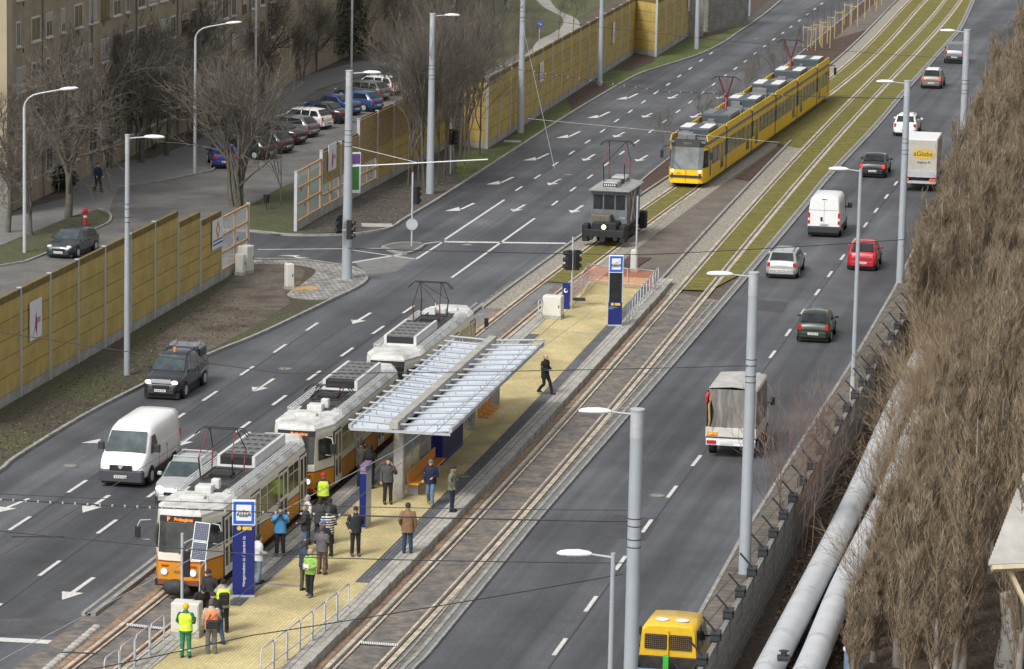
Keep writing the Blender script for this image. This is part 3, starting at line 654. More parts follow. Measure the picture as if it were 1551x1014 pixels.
# ---- district heating pipes
def pipe(px, r, lab, z):
    t = thing('heating_pipe', lab, 'pipe', P(px[0][0], px[0][1], z)*1.0, 0, 'pair of heating pipes behind the wall')
    pts = [P(x, y, z) for x, y in px]; o0 = Vector(t.location)
    pts = smooth(pts, 4); q = MB(); q.tube([p-o0 for p in pts], r, 24)
    q.build('jacket', mat('pipe_jacket', (0.52, 0.54, 0.56), 0.5, metal=0.05, col2=(.38, .36, .33), scale=1.6, fine=(1.1, 0.07), thr=(.56, .74)), t)
    q = MB(); acc = 0; last = pts[0]
    for i in range(1, len(pts)):
        acc += (pts[i]-pts[i-1]).length
        if acc > 3.2:
            dn = (pts[i]-pts[i-1]).normalized(); c = pts[i]-o0; q = MB(); q.tube([c-dn*0.04, c+dn*0.04], r+0.010, 24, cap=False); q.build('joint_band', 'galv', t); acc = 0
    for i in range(2, len(pts), 5):
        c = pts[i]-o0; q = MB(); q.box(c.x-0.3, c.x+0.3, c.y-0.2, c.y+0.2, -z+0, -r+0.05); q.build('support', 'concrete_dark', t)
pipe([(1130, 1082), (1172, 1000), (1232.7, 883), (1296, 757), (1341, 655), (1370, 593), (1390, 552), (1402, 528)], 0.465, 'fat grey heating pipe nearest the concrete wall', 0.9)
pipe([(1185, 1088), (1228, 1008), (1276.7, 890), (1331, 782), (1349, 745), (1378, 672), (1398, 630)], 0.465, 'second grey heating pipe, half buried in the poplar twigs', 0.9)
q = MB(); q.bbox(-0.2, 0.2, -0.2, 0.2, 0, 0.14, .02); q.cyl((0, 0, 0.22), 0.1, 0.2, 10); q.tube([(-.16, 0, .3), (.16, 0, .3)], 0.03, 6)
o = q.build('pipe_valve', 'plastic_dk'); o.location = P(1187, 1000, 1.4); tag(o, 'small dark valve on top of the near heating pipe at the bottom edge', 'valve')
q = MB(); q.cyl((0, 0, 0.5), 0.32, 1.0, 24); q.cyl((0, 0, 1.02), 0.36, 0.06, 24, mi=1); q.cyl((0, 0, .3), .335, .04, 24); o = q.build('drum', [mat('drum_blue', (0.2, 0.3, 0.42), .5), 'lamp_white']); o.location = P(1292, 1030, 0); tag(o, 'white topped round drum at the bottom edge right of the pipes', 'drum')
# ---- corrugated shed roof at the right edge
sh = thing('shed', 'corner of a shed with pale corrugated roof at the right edge', 'shed', P(1560, 1000))
def shp(x, y, z): return P(x, y, z)-Vector(sh.location)
c1, c2, c3 = P(1495, 853, 6.2), P(1518, 765, 6.6), P(1560, 690, 7.6)
q = MB(); A = shp(1497, 853, 5.2); dirx = Vector((6, 1.6, 0)); up = Vector((1.6, 4.6, 1.9))
n = 46; top = []; bot = []
for i in range(n+1):
    w_ = 0.05*(1 if i % 2 else -1); base = A+up*(i/n)+Vector((0, 0, w_)); top.append(base); bot.append(base+dirx)
q.add(top+bot, [(i, i+1, n+2+i, n+1+i) for i in range(n)])
top2 = [v-Vector((0, 0, .03)) for v in top]; bot2 = [v-Vector((0, 0, .03)) for v in bot]; q.add(top2+bot2, [(i, n+1+i, n+2+i, i+1) for i in range(n)])
q.build('roof', mat('corrugated', (0.42, 0.41, 0.38), 0.7, var=0.15, scale=1.5), sh)
q = MB(); q.tube([A+Vector((.1, -.1, -.15)), A+dirx+Vector((0, -.1, -.15))], 0.11, 4, sm=False); q.tube([A+Vector((.7, .3, -.3)), A+Vector((2.9, -.8, -4.6))], 0.09, 4, sm=False)
q.build('timber_brace', mat('pale_timber', (0.5, 0.42, 0.28), 0.7, var=0.2, scale=3), sh)
q = MB(); wv = A+up*.5; q.box(wv.x+1.6, wv.x+7, wv.y-1, wv.y+3, -0.2, wv.z-1.3); q.build('wall', 'concrete_dark', sh)
q = MB(); q.tube([(0, 0, 0), (0.15, 0, 1.5), (-0.1, 0, 2.6)], [0.5, 0.42, 0.3], 9); o = q.build('tree_stump', mat('birch', (0.45, 0.44, 0.41), .85, col2=(0.08, 0.075, 0.07), scale=4, thr=(.5, .62))); o.location = P(1527, 1015); tag(o, 'pale barked cut trunk in the bottom right corner', 'tree stump')

# ================================================================ MASTS AND LAMPS
def lamp_head(root, x, z, side, s=1.0, arm=0.75, r=0.035):
    q = MB(); q.tube([(0, 0, z), (side*arm, 0, z+0.07)], r, 6); q.build('arm', 'galv', root)
    q = MB(); rings = []
    for u, wv, hv in ((0, .05, .05), (.12, .13, .09), (.35, .17, .12), (.65, .16, .11), (.85, .11, .08), (.93, .04, .03)):
        xx = side*(arm+u*s); zz = z+0.08
        rings.append([(xx, math.cos(a)*wv, zz+math.sin(a)*hv*(1 if math.sin(a) > 0 else .55)) for a in [2*math.pi*k/10 for k in range(10)]])
    hd = q.loft(rings, sm=True).build('lamp_head', 'lamp_white', root)
    q = MB(); q.sphere((side*(arm+.5*s), 0, z+0.045), 0.13, 10, 6, 1.8, 0.9, 0.45); q.build('lens', 'lens_clear', hd)
def mast(px, py, lab, h=11.2, r=0.26, r2=0.2, side=1, thick=True, group='grey steel masts', z0=0.0, lamp=True, rz=0, name='lamp_mast'):
    t = thing(name, lab, 'mast' if thick else 'street lamp', P(px, py, z0), rz, group)
    q = MB(); q.tube([(0, 0, 0), (0, 0, h)], [r, r2], 20 if thick else 12)
    q.build('pole', 'pole_grey', t)
    if thick:
        q = MB(); q.cyl((0, 0, h-.38), r2+.008, .8, 20); q.cyl((0, 0, h+.035), r2+.025, .05, 20); q.build('cap', 'lamp_white' if False else 'galv', t)
        for zz in (h*.72, h*.70, h*.665, h*.645): rr_ = r+(r2-r)*zz/h; q = MB(); q.cyl((0, 0, zz), rr_+.006, .03, 16, sm=False); q.build('clamp', 'plastic_dk', t)
    else:
        q = MB(); q.cyl((0, 0, .6), r+.01, 1.2, 12); q.build('base_sleeve', 'galv', t)
    if lamp: lamp_head(t, 0, h-0.12, side, 1.0 if thick else .95, .75 if thick else .55)
    return t
mast(192.2, 571.7, 'slimmer grey lamp mast in the verge right before the near ochre wall', 11.1, 0.145, 0.095, 1)
mast(525.2, 425.4, 'thick grey mast with traffic lights standing on the cobbled corner', 11.2, 0.28, 0.175, 1)
mast(651, 296, 'thick grey mast with lamp beside the clump of bare trunks', 11.3, 0.25, 0.165, 1)
mast(788.1, 204, 'tall grey mast on the green verge, its top out of frame', 12.5, 0.25, 0.17, 1)
mast(908.5, 131.5, 'grey mast at the bark bed left of the upper road', 12, 0.20, 0.14, 1)
mast(1055, 76, 'grey mast in front of the far end of the ochre wall', 12, 0.21, 0.15, 1)
mast(1134, 26, 'farthest left grey mast beside the upper road', 11, 0.20, 0.14, 1)
mast(1127.5, 872.6, 'thick grey mast between the right road and the concrete wall, left lamp', 11.05, 0.225, 0.175, -1, rz=0)
b = P(965.5, 622.5, 11.2); t = mast(0, 0, 'nearest thick grey mast in the middle of the picture foreground, its foot out of frame', 11.2, 0.215, 0.19, -1); t.location = (b.x, b.y, 0)
b = P(929, 838, 9.9); t = mast(0, 0, 'thin galvanised lamp post in front left of the nearest thick mast', 9.9, 0.095, 0.06, -1, False, 'thin lamp posts of the right road'); t.location = (b.x, b.y, 0)
mast(1291, 610, 'thin lamp post at the right sidewalk beside the green hatchback', 10.6, 0.12, 0.075, -1, False, 'thin lamp posts of the right road')
mast(1363, 431, 'thick grey mast right of the red hatchback, half in front of the truck', 11.0, 0.215, 0.165, -1)
b = P(1465, 46.5, 11.0); t = mast(0, 0, 'farthest right grey mast beside the silver off-road car', 11.0, 0.24, 0.2, -1); t.location = (b.x, b.y, 0)
# gooseneck lamps
def goose(px, py, h, lab, r=0.11, lamp=True):
    t = thing('gooseneck_lamp', lab, 'street lamp', P(px, py), 0, 'old lamps among the trees')
    q = MB()
    pts = [(0, 0, 0), (0, 0, h-.9)]+[(1.0-math.cos(a)*1.0, 0, h-.9+math.sin(a)*.8) for a in [R_(x) for x in (20, 40, 60, 80)]]+[(2.0, 0, h+.12)] if lamp else [(0, 0, 0), (0, 0, h)]
    q.tube(pts, [r, r*.75]+[r*.45]*(len(pts)-2), 10); q.build('pole', 'galv', t)
    if lamp:
        q = MB(); rings = []
        for u, wv, hv in ((0, .04, .04), (.12, .12, .08), (.4, .17, .11), (.8, .14, .09), (1.0, .04, .03)):
            rings.append([(1.95+u, math.cos(a)*wv, h+.14+u*.1+math.sin(a)*hv) for a in [2*math.pi*k/10 for k in range(10)]])
        q.loft(rings, sm=True).build('lamp_head', 'lamp_white', t)
goose(37.4, 384, 9.0, 'gooseneck lamp at the left edge beside the dark parked car')
goose(295, 263, 9.6, 'gooseneck lamp left of the blue parked car')
goose(386.5, 178, 12, 'plain pole rising between the bare trees behind the parked cars', .11, False)
goose(532, 115, 12, 'plain pole in front of the dark evergreens', .11, False)

# ---- traffic lights
def signal_head(root, x, y, z, rz, n=3, lit=None):
    q = MB(); q.bbox(-0.13, 0.13, -0.2, 0.1, 0, 0.34*n, .03)
    h = q.build('signal_head', 'black', root); h.location = (x, y, z); h.rotation_euler = (0, 0, rz)
    q = MB()
    for k in range(n):
        zc = 0.17+0.34*k; q.cyl((0, -0.27, zc+.03), 0.12, 0.15, 12, axis='y', sm=False)
    v = q.build('visor', 'plastic_dk', h)
def signal(px, py, h, lab, heads, z0=0, base=True, r=.055):
    t = thing('traffic_light', lab, 'traffic light', P(px, py, z0), 0, 'traffic lights')
    q = MB(); q.tube([(0, 0, 0), (0, 0, h)], r, 10); q.build('pole', 'galv', t)
    for a in heads: signal_head(t, *a)
    return t
signal(623.5, 373, 4.2, 'traffic light on a thin pole with a round disc on the traffic island', [(.2, 0, 2.4, 2.4)], .1)
q = MB(); q.cyl((0, -.08, 0), .33, .03, 24, axis='y'); o = q.build('round_sign', 'galv', bpy.data.objects['traffic_light']); o.location = (0, 0, 1.25)
signal(682, 263, 3.3, 'pair of dark signal heads among the trunks by the thick mast', [(0, 0, 1.9, 2.6), (.28, 0, 1.9, 0.5)], .1)
tl = thing('traffic_light', 'two signal heads clamped low on the thick mast at the cobbled corner', 'traffic light', P(525.2, 425.4, .1), 0, 'traffic lights')
signal_head(tl, -.42, 0, 2.55, -0.6); signal_head(tl, .1, -.42, 2.3, 1.2); q = MB(); q.box(-.4, .1, -.05, .05, 2.7, 2.75); q.box(-.05, .05, -.4, 0, 2.5, 2.55); q.build('bracket', 'galv', tl)
signal(865.5, 468, 3.7, 'traffic light at the far tip of the platform beside the mesh barrier', [(-.14, 0, 2.0, -1.2), (.14, 0, 2.0, 2.2)], ZP)
# mast arm (long thin bracket of the corner mast carrying the overhead line)
t = thing('cantilever_arm', 'long pale bracket arm reaching right from the thick corner mast', 'bracket', P(525.2, 425.4), 0)
zz = 6.15; q = MB(); e = P(735, 240, 7.0)-P(525.2, 425.4); e = Vector((7.4, .5, 6.6))
q.tube([(0.2, 0, 6.15), e], .035, 6); q.tube([(0.2, 0, 7.2), (3.6, .25, 6.4)], .015, 5); q.build('arm', 'lamp_white', t)

# ---- utility boxes, bollards
m_cab = mat('cabinet', (0.62, 0.61, 0.56), 0.55, var=0.05, scale=2)
def cabinet(px, py, w_, d_, h_, lab, rz, z0=0.0):
    t = thing('utility_cabinet', lab, 'cabinet', P(px, py, z0), rz, 'cream utility cabinets')
    q = MB(); q.box(-w_/2-.02, w_/2+.02, -d_/2-.02, d_/2+.02, 0, .18); q.build('base', 'concrete', t)
    q = MB(); q.bbox(-w_/2, w_/2, -d_/2, d_/2, .18, h_, .03); q.build('housing', m_cab, t)
    q = MB(); q.box(-w_/2+.05, w_/2-.05, -d_/2-.012, -d_/2-.002, .25, h_-.08); d = q.build('door', m_cab, t)
    q = MB(); q.box(w_/2-.13, w_/2-.09, -d_/2-.03, -d_/2-.013, h_*.5, h_*.5+.14); q.build('handle', 'black', d)
    return t
h1 = head(LC, 190)-math.pi/2
cabinet(372, 414, .75, .6, 1.5, 'double cream cabinet standing at the glazed end of the near wall', 1.1, .1)
cabinet(364, 417, .3, .5, 1.15, 'low narrow cream cabinet against the left of the double cabinet', 1.1, .1)
cabinet(438, 438, .42, .42, 1.35, 'slim cream cabinet alone on the bare soil corner', 0.4, .1)
cabinet(837.5, 482, .95, .65, 1.15, 'cream cabinet on the platform beside the low blue sign', -.45+.2, ZP)
cabinet(960, 411, .38, .38, 1.2, 'slim cream cabinet in the dark bed behind the mesh barrier', 0, .06)
cabinet(283, 962, .95, .62, 1.15, 'cream cabinet in front of the front tram with people leaning on it', -.15, ZP)
q = MB(); q.tube([(0, 0, 0), (0, 0, 4.2)], .055, 10); o = q.build('thin_pole', 'galv'); o.location = P(963, 413, .06); tag(o, 'bare thin pole with white foot behind the mesh barrier', 'pole')
q = MB(); q.bbox(-.19, .19, -.07, .07, 0, 1.35, .02); t_ = thing('low_sign', 'low blue sign with a white round mark beside the platform cabinet', 'sign', P(857, 468, ZP), -.35); q.build('board', 'blue_sign', t_)
q = MB(); q.cyl((0, -.075, .95), .11, .01, 20, axis='y'); q.cyl((.03, -.083, .98), .07, .01, 16, mi=1, axis='y'); q.build('mark', ['lamp_white', 'blue_sign'], t_)
# hydrant, litter bin, round blue path sign
t = thing('hydrant', 'red fire hydrant on the grass behind the dark parked car', 'hydrant', P(129, 343)); m_hyd = mat('hydrant_red', (.5, .03, .03), .5)
q = MB(); q.cyl((0, 0, .35), .11, .7, 12); q.sphere((0, 0, .95), .15, 10, 6, 1, 1, .9); q.cyl((0, 0, .88), .16, .08, 12); q.tube([(-.2, 0, .8), (.2, 0, .8)], .06, 8); q.build('body', m_hyd, t)
q = MB(); q.cyl((0, 0, .58), .115, .12, 12); q.build('band', 'lamp_white', t)
t = thing('litter_bin', 'small black litter bin on a post by the young tree at the junction', 'litter bin', P(403.5, 319)); q = MB(); q.tube([(0, 0, 0), (0, 0, .5)], .03, 6); q.build('post', 'black', t); q = MB(); q.cyl((0, 0, .72), .15, .5, 12, r2=.2); q.build('bin', 'black', t)
t = thing('path_sign', 'round blue sign on a pole by the park path behind the wall', 'sign', P(816.5, 74)); q = MB(); q.tube([(0, 0, 0), (0, 0, 2.4)], .035, 6); q.build('pole', 'galv', t)
q = MB(); q.cyl((0, -.05, 2.15), .32, .03, 20, axis='y'); q.cyl((-.08, -.07, 2.2), .07, .01, 10, mi=1, axis='y'); q.cyl((.1, -.07, 2.15), .07, .01, 10, mi=1, axis='y'); q.build('disc', [mat('path_blue', (.03, .14, .45), .4), 'lamp_white'], t)

# ---- railings
def railing(pts, lab, h=1.0, z0=ZP, name='railing', sp=1.5, grp=None):
    t = thing(name, lab, 'railing', pts[0]*1.0, 0, grp); t.location.z = z0; o0 = Vector(t.location)
    for i in range(len(pts)-1):
        a, b = Vector(pts[i]), Vector(pts[i+1]); L = (b-a).length; n = max(1, round(L/sp)); d = (b-a)/n
        for k in range(n):
            p = a+d*k-o0; p.z = 0; q_ = p+d*0.93; q_.z = 0
            q = MB(); q.tube([p, p+Vector((0, 0, h-.12)), p+d*.09+Vector((0, 0, h)), q_+Vector((0, 0, h)), q_+Vector((0, 0, h-.03)), q_], .026, 6)
            q.tube([p+Vector((0, 0, .28)), q_+Vector((0, 0, .28))], .02, 5); q.build('rail_frame', 'galv', t)
    return t
railing(pix((395, 1030), (529, 927), z=ZP), 'grey tubular railing at the lower right platform edge', 1.0, sp=1.42)
railing(pix((158, 1045), (250, 975), z=ZP), 'short grey railing left of the cabinet at the tram front', 1.0, sp=1.4)
railing(pix((302, 927), (312, 912), z=ZP), 'single bent rail loop at the front tram door', 1.5, sp=1.4)
railing(pix((949, 492), (970, 464), (997, 433), z=ZP), 'grey railing right of the far totem sign', 1.0, sp=1.15)
railing(pix((815, 486), (826, 478), z=ZP), 'short grey railing left of the platform cabinet', 1.0, sp=1.0)
m_mesh = bpy.data.materials.new('orange_mesh'); m_mesh.use_nodes = True
_t = m_mesh.node_tree; _b = _t.nodes['Principled BSDF']; _b.inputs['Base Color'].default_value = (0.50, 0.15, 0.08, 1); _b.inputs['Roughness'].default_value = .8; _b.inputs['Alpha'].default_value = .45
def barrier(pts, lab):
    t = thing('mesh_barrier', lab, 'barrier', pts[0], 0, 'orange mesh barriers closing the platform end'); o0 = Vector(pts[0])
    for i in range(len(pts)-1):
        a, b = pts[i]-o0, pts[i+1]-o0
        q = MB(); q.tube([a+Vector((0, 0, .12)), a+Vector((0, 0, 1.05)), b+Vector((0, 0, 1.05)), b+Vector((0, 0, .12))], .025, 6); q.tube([a+Vector((0, 0, .25)), b+Vector((0, 0, .25))], .018, 5); q.tube([a, a+Vector((0, 0, .5))], .02, 5); q.build('frame', 'galv', t)
        q = MB(); q.poly([a+Vector((0, .02, .12)), b+Vector((0, .02, .12)), b+Vector((0, .02, 1.0)), a+Vector((0, .02, 1.0))]); q.build('mesh', m_mesh, t, fix=False)
barrier(pix((890, 430), (950, 437), z=ZP), 'left half of the orange mesh barrier across the platform end')
barrier(pix((951, 437), (990, 440), z=ZP), 'right half of the orange mesh barrier across the platform end')
barrier(pix((857, 467), (880, 447), (890, 430), z=ZP), 'orange mesh barrier along the left edge of the platform end, leaning')
q = MB(); q.bbox(-.35, .35, -.15, .15, 0, .12); o = q.build('barrier_foot', 'plastic_dk'); o.location = P(876, 455, ZP); tag(o, 'dark rubber foot block lying by the left mesh barrier', 'barrier foot')

# ================================================================ HOUSING BLOCK
m_ren = mat('old_render', (0.25, 0.205, 0.145), 0.95, col2=(0.37, 0.31, 0.22), scale=0.35, bump=0.15, bscale=4, fine=(1.5, 0.14))
m_cream = mat('cream_render', (0.42, 0.36, 0.25), 0.95, var=0.1, scale=0.4, bump=0.1)
m_win = mat('window_pane', (0.045, 0.05, 0.055), 0.15, spec=.7, var=.5, scale=.6)
m_winf = mat('window_frame', (0.55, 0.55, 0.53), .6); m_winb = mat('brown_frame', (.15, .09, .055), .7); m_blind = mat('roller_blind', (.38, .37, .34), .8, var=.1, scale=1)
bA, bB = P(14, 322), P(430, 130)
dB = (bB-bA).normalized(); rzB = math.atan2(dB.y, dB.x); LB = (bB-bA).length+75
bt = thing('apartment_block', 'long tan rendered apartment block with rows of windows behind bare trees', 'building', bA, rzB)
HB = 15.0; q = MB(); q.box(0, LB, 0, 11, 0, HB); q.box(0.02, LB, -.04, 0, 0, .9, 0); q.build('wall', m_ren, bt)
q = MB(); q.box(-.4, LB+.4, -.5, 11.5, HB, HB+.35); q.build('roof', 'concrete_dark', bt)
random.seed(11); nwin = 0
x = 1.6
while x < LB-6 and nwin < 99:
    for fl in range(5):
        z = 1.5+fl*2.75
        if x > 45 and fl > 2: continue
        ww = 1.75 if (int(x*7) % 3) else 1.3; sill = z
        if (int(x)+fl) % 5 == 4: ww = .7
        fr = random.choice([m_winf, m_winf, m_winb, m_winf])
        o = MB(); o.box(-.06, ww+.06, -.03, .06, -.06, 1.46); o.box(-.12, ww+.12, -.14, 0.05, -.13, -.06)
        wv = o.build('window', fr, bt); wv.location = (x, 0, z)
        g = MB(); half = ww/2-.04
        g.box(.04, half-.02, -.036, -.03, .04, 1.34); g.box(half+.06, ww-.04, -.036, -.03, .04, 1.34)
        g.build('pane', m_win, wv)
        if random.random() < .45:
            bh = random.choice([.5, .9, 1.3]); s = MB(); s.box(.03, ww-.03, -.05, -.037, 1.4-bh, 1.4)
            s.build('blind', m_blind, wv)
        nwin += 1
    x += random.choice([3.1, 3.4, 2.9])
for k in range(10):
    for fl in range(5): q = MB(); q.box(k*6+2.9, k*6+3.05, -.03, 0.01, 1.0+fl*2.75, 1.25+fl*2.75); q.build('vent', 'black', bt)
for k in range(6): q = MB(); q.tube([(7+k*11, -.08, 0), (7+k*11, -.08, HB)], .06, 6); q.build('downpipe', 'concrete_dark', bt)
bt2 = thing('stair_tower', 'cream rendered end wing of the housing at the left edge', 'building', P(12, 330)+Vector((-5, 0.5, 0)), 0)
q = MB(); q.box(-8, 4.9, 0, 8, 0, 17); q.build('wall', m_cream, bt2); q = MB(); q.box(-8.3, 5.1, -.3, 8.3, 17, 17.4); q.build('roof', 'concrete_dark', bt2)
q = MB(); q.box(-3, 4.93, -.03, .01, 0, 1.3); q.box(3.2, 4.93, -.05, .02, 0, 2.6); q.build('plinth', 'concrete_dark', bt2)
# ================================================================ VEHICLES (local +x is forward)
PAINT = {}
def paint(k, c, rough=0.28, metal=0.0, coat=.6, dirt=.06):
    if k not in PAINT: PAINT[k] = mat('paint_'+k, c, rough, metal=metal, coat=coat, var=dirt, scale=1.7)
    return PAINT[k]
def section(st):
    x, zl, zs, zt, wb, wt = st
    f = lambda a: (wb+(wt-wb)*a, zs+(zt-zs)*a)
    half = [(wb*.80, zl), (wb*.97, zl+.10), (wb*1.0, zl+(zs-zl)*.45), (wb*.995, zl+(zs-zl)*.8), (wb*.965, zs), f(.45), f(.85), (wt*.86, zt), (wt*.45, zt+.025)]
    half[5] = (half[5][0]-.01, half[5][1])
    return [(x, -y, z) for y, z in half]+[(x, 0, zt+.03)]+[(x, y, z) for y, z in reversed(half)]
def wheel(t, x, y, r, wd=.2, rim='galv'):
    s = 1 if y > 0 else -1
    q = MB(); q.cyl((0, 0, 0), r, wd, 20, axis='y'); w_ = q.build('wheel', 'rubber', t); w_.location = (x, y, r)
    q = MB(); q.cyl((0, s*(wd/2+.004), 0), r*.62, .02, 16, axis='y', sm=False)
    for k in range(5): a = k*2*math.pi/5; q.obox((math.cos(a)*r*.35, s*(wd/2+.016), math.sin(a)*r*.35), r*.5, .012, r*.12, rot=Matrix.Rotation(-a, 3, 'Y'), mi=1)
    q.build('rim', [rim, 'lamp_white'] if rim != 'galv' else ['galv', 'galv'], w_)
def qpan(t, name, pts, m, off=.012, parent=None):
    """panel laid on the body: pts in order, pushed out along its normal, with thickness"""
    pts = [Vector(p) for p in pts]; n = (pts[1]-pts[0]).cross(pts[2]-pts[0]).normalized()
    c = sum(pts, Vector())/len(pts)
    if n.dot(c-Vector((c.x*.6, 0, .7))) < 0: n = -n
    a = [p+n*off for p in pts]; b = [p-n*.03 for p in pts]
    q = MB(); q.loft([b, a]); return q.build(name, m, parent or t)
def car(name, label, cat, loc, rz, pm, L=4.0, W=.84, H=1.47, kind='hatch', lit=None, brake=False, group=None, glass='glass_dark', rails=None, roofm=None, lower=None, trim=None):
    t = thing(name, label, cat, loc, rz, group); h = L/2; wt = W*.73; zb = H*.62
    S = {'hatch': dict(rb=-h+.14, rr=-h+.62, rf=.28, c=1.02, th=zb+.06), 'estate': dict(rb=-h+.13, rr=-h+.52, rf=.45, c=1.12, th=zb+.05), 'sedan': dict(rb=-h+.80, rr=-h+1.35, rf=.22, c=1.0, th=zb+.10), 'suv': dict(rb=-h+.12, rr=-h+.42, rf=.35, c=1.0, th=zb+.05)}[kind]
    sc = L/4.1; rf, c = S['rf']*sc, S['c']*sc; g = .20 if kind != 'suv' else .30
    st = [(-h, g+.17, zb*.80, zb*.83, W*.82, W*.7), (-h+.06, g+.04, zb*.94, zb*.98, W*.93, W*.8)]
    st += [(S['rb'], g, S['th']-.04, S['th'], W*.97, W*.80)] if kind != 'sedan' else [(-h+.15, g, S['th']-.07, S['th']-.02, W*.96, W*.8), (S['rb'], g, S['th']-.05, S['th'], W*.99, W*.80)]
    st += [(S['rr'], g, zb, H-.05, W, wt), (S['rr']+.5*(rf-S['rr']), g, zb-.02, H, W, wt+.01), (rf, g, zb-.03, H-.045, W, wt), (c, g, zb-.04, zb+.02, W*.985, W*.80),
           (c+(h-c)*.55, g, zb*.88, zb*.92, W*.96, W*.80), (h-.16, g+.02, zb*.76, zb*.80, W*.88, W*.72), (h-.03, g+.07, zb*.62, zb*.66, W*.76, W*.6), (h, g+.12, zb*.52, zb*.55, W*.62, W*.5)]
    st.insert(0, (-h-.01, g+.2, zb*.74, zb*.76, W*.7, W*.6))
    q = MB(); q.loft([section(s) for s in st], sm=True); body = q.build('body', pm, t)
    mod = None
    # glass
    def yy(z, e=.0): a = (z-zb)/(H-zb); return W*.965+(wt-W*.965)*min(1, max(0, a))+e
    z0, z1 = zb+.04, H-.13
    qpan(t, 'windshield', [(c-.03, -W*.80, zb+.03), (c-.03, W*.80, zb+.03), (rf+.03, wt*.90, H-.075), (rf+.03, -wt*.90, H-.075)], 'glass_mid' if glass == 'glass_dark' else glass, .035)
    rbz = S['th']
    qpan(t, 'rear_window', [(S['rb']+.03, -W*.74, rbz+.04), (S['rb']+.03, W*.74, rbz+.04), (S['rr']-.04, wt*.88, H-.10), (S['rr']-.04, -wt*.88, H-.10)], glass, .05)
    xr0 = S['rr']-.10 if kind in ('hatch', 'estate', 'suv') else S['rr']-.22
    xm = (xr0+c)/2-.08
    for s in (-1, 1):
        def sd(pts, nm='side_window'): return qpan(t, nm, [(x, s*(yy(z)+.0), z) for x, z in pts], glass, .014)
        sd([(xm+.05, z0), (c-.30*sc, z0), (rf+.02, z1), (xm+.05, z1)]); 
        if kind in ('estate', 'suv'):
            xq = xr0+.62; sd([(xq+.05, z0), (xm-.03, z0), (xm-.03, z1), (xq+.05, z1)]); sd([(xr0-.12, z0+.02), (xq-.03, z0), (xq-.03, z1), (xr0+.12, z1-.02)])
        else: sd([(xr0-.05, z0+.02), (xm-.03, z0), (xm-.03, z1), (xr0+.22, z1-.02)])
        q = MB(); q.bbox(-.07, .05, -.09, .09, 0, .13, .03); m_ = q.build('mirror', lower or pm if trim is None else 'plastic_dk', t); m_.location = (c-.42*sc, s*(W+.10), zb)
        wx = h-.76*sc; wr = .30 if kind != 'suv' else .35
        for x in (wx, -wx-.02):
            q = MB(); q.cyl((0, 0, 0), wr+.065, .06, 24, axis='y', sm=False); a = q.build('wheel_arch', 'black', t); a.location = (x, s*(W-.035), wr+.02)
            wheel(t, x, s*(W-.085), wr, .2)
        q = MB(); q.sphere((0, 0, 0), .13, 12, 8, .9, 1.25, .75); l_ = q.build('headlight', 'head_lit' if lit else 'lens_clear', t); l_.location = (h-.15, s*W*.66, zb*.72)
        q = MB(); tz = zb*.86; q.bbox(-.05, .06, -.09, .09, -.12, .12 if kind != 'suv' else .2, .02); l_ = q.build('taillight', 'brake_red' if brake else 'lens_red', t); l_.location = (-h+.045, s*W*.80, tz)
        q = MB(); q.box(c*.2-.06, c*.2+.08, s*(W+.002), s*(W+.018), zb-.12, zb-.09); q.build('door_handle', 'plastic_dk', t)
        q = MB(); q.box(xm-.006, xm+.006, s*(W*.99), s*(W+.004), g+.12, zb-.02); q.build('door_gap', 'black', t)
    q = MB(); q.bbox(-.07, .07, -W*.80, W*.80, 0, .26, .05); b_ = q.build('bumper', lower or pm, t); b_.location = (-h-.03, 0, g+.10)
    q = MB(); q.bbox(-.09, .06, -W*.70, W*.70, 0, .24, .05); b_ = q.build('bumper', lower or pm, t); b_.location = (h-.02, 0, g+.02)
    q = MB(); q.box(h-.03, h+.055, -W*.42, W*.42, zb*.50, zb*.62); q.build('grille', 'black', t)
    for x, zz in ((-h-.062-.045, g+.22), (h+.068, g+.10)):
        q = MB(); q.box(x-.01, x+.01, -.26, .26, zz, zz+.115)
        for k in range(5): q.box(x-.014 if x < 0 else x+.008, x-.010 if x < 0 else x+.014, -.2+k*.085, -.2+k*.085+.035, zz+.03, zz+.085, 1)
        q.build('plate', ['plate', 'black'], t)
    q = MB(); q.box(-h+.1, h-.15, -W*.88, W*.88, .09, g+.05); q.build('underbody', 'black', t)  # black underbody, shaped low to stand in for shade beneath the car
    if rails:
        for s in (-1, 1):
            q = MB(); q.tube([(rf-.15, s*(wt-.08), H-.03), (rf-.25, s*(wt-.08), H+.045), (S['rr']+.3, s*(wt-.08), H+.045), (S['rr']+.2, s*(wt-.08), H-.03)], .018, 6); q.build('roof_rail', 'plastic_dk' if rails == 1 else 'galv', t)
        if rails == 3:
            for x in (rf-.5, S['rr']+.6):
                q = MB(); q.box(x-.03, x+.03, -wt, wt, H+.05, H+.08); q.build('roof_bar', 'galv', t)
    if roofm:
        q = MB(); q.add([(S['rr']+.04, -wt*.8, H-.04), (rf-.02, -wt*.8, H-.03), (rf-.02, wt*.8, H-.03), (S['rr']+.04, wt*.8, H-.04), (S['rr']+.1, -wt*.7, H+.04), (rf-.1, -wt*.7, H+.04), (rf-.1, wt*.7, H+.04), (S['rr']+.1, wt*.7, H+.04)], [(0, 1, 5, 4), (1, 2, 6, 5), (2, 3, 7, 6), (3, 0, 4, 7), (4, 5, 6, 7)]); q.build('roof_panel', roofm, t)
    q = MB(); q.tube([(S['rr']+.25, 0, H-.02), (S['rr']+.0, 0, H+.22)], .008, 5); q.build('aerial', 'black', t)
    return t
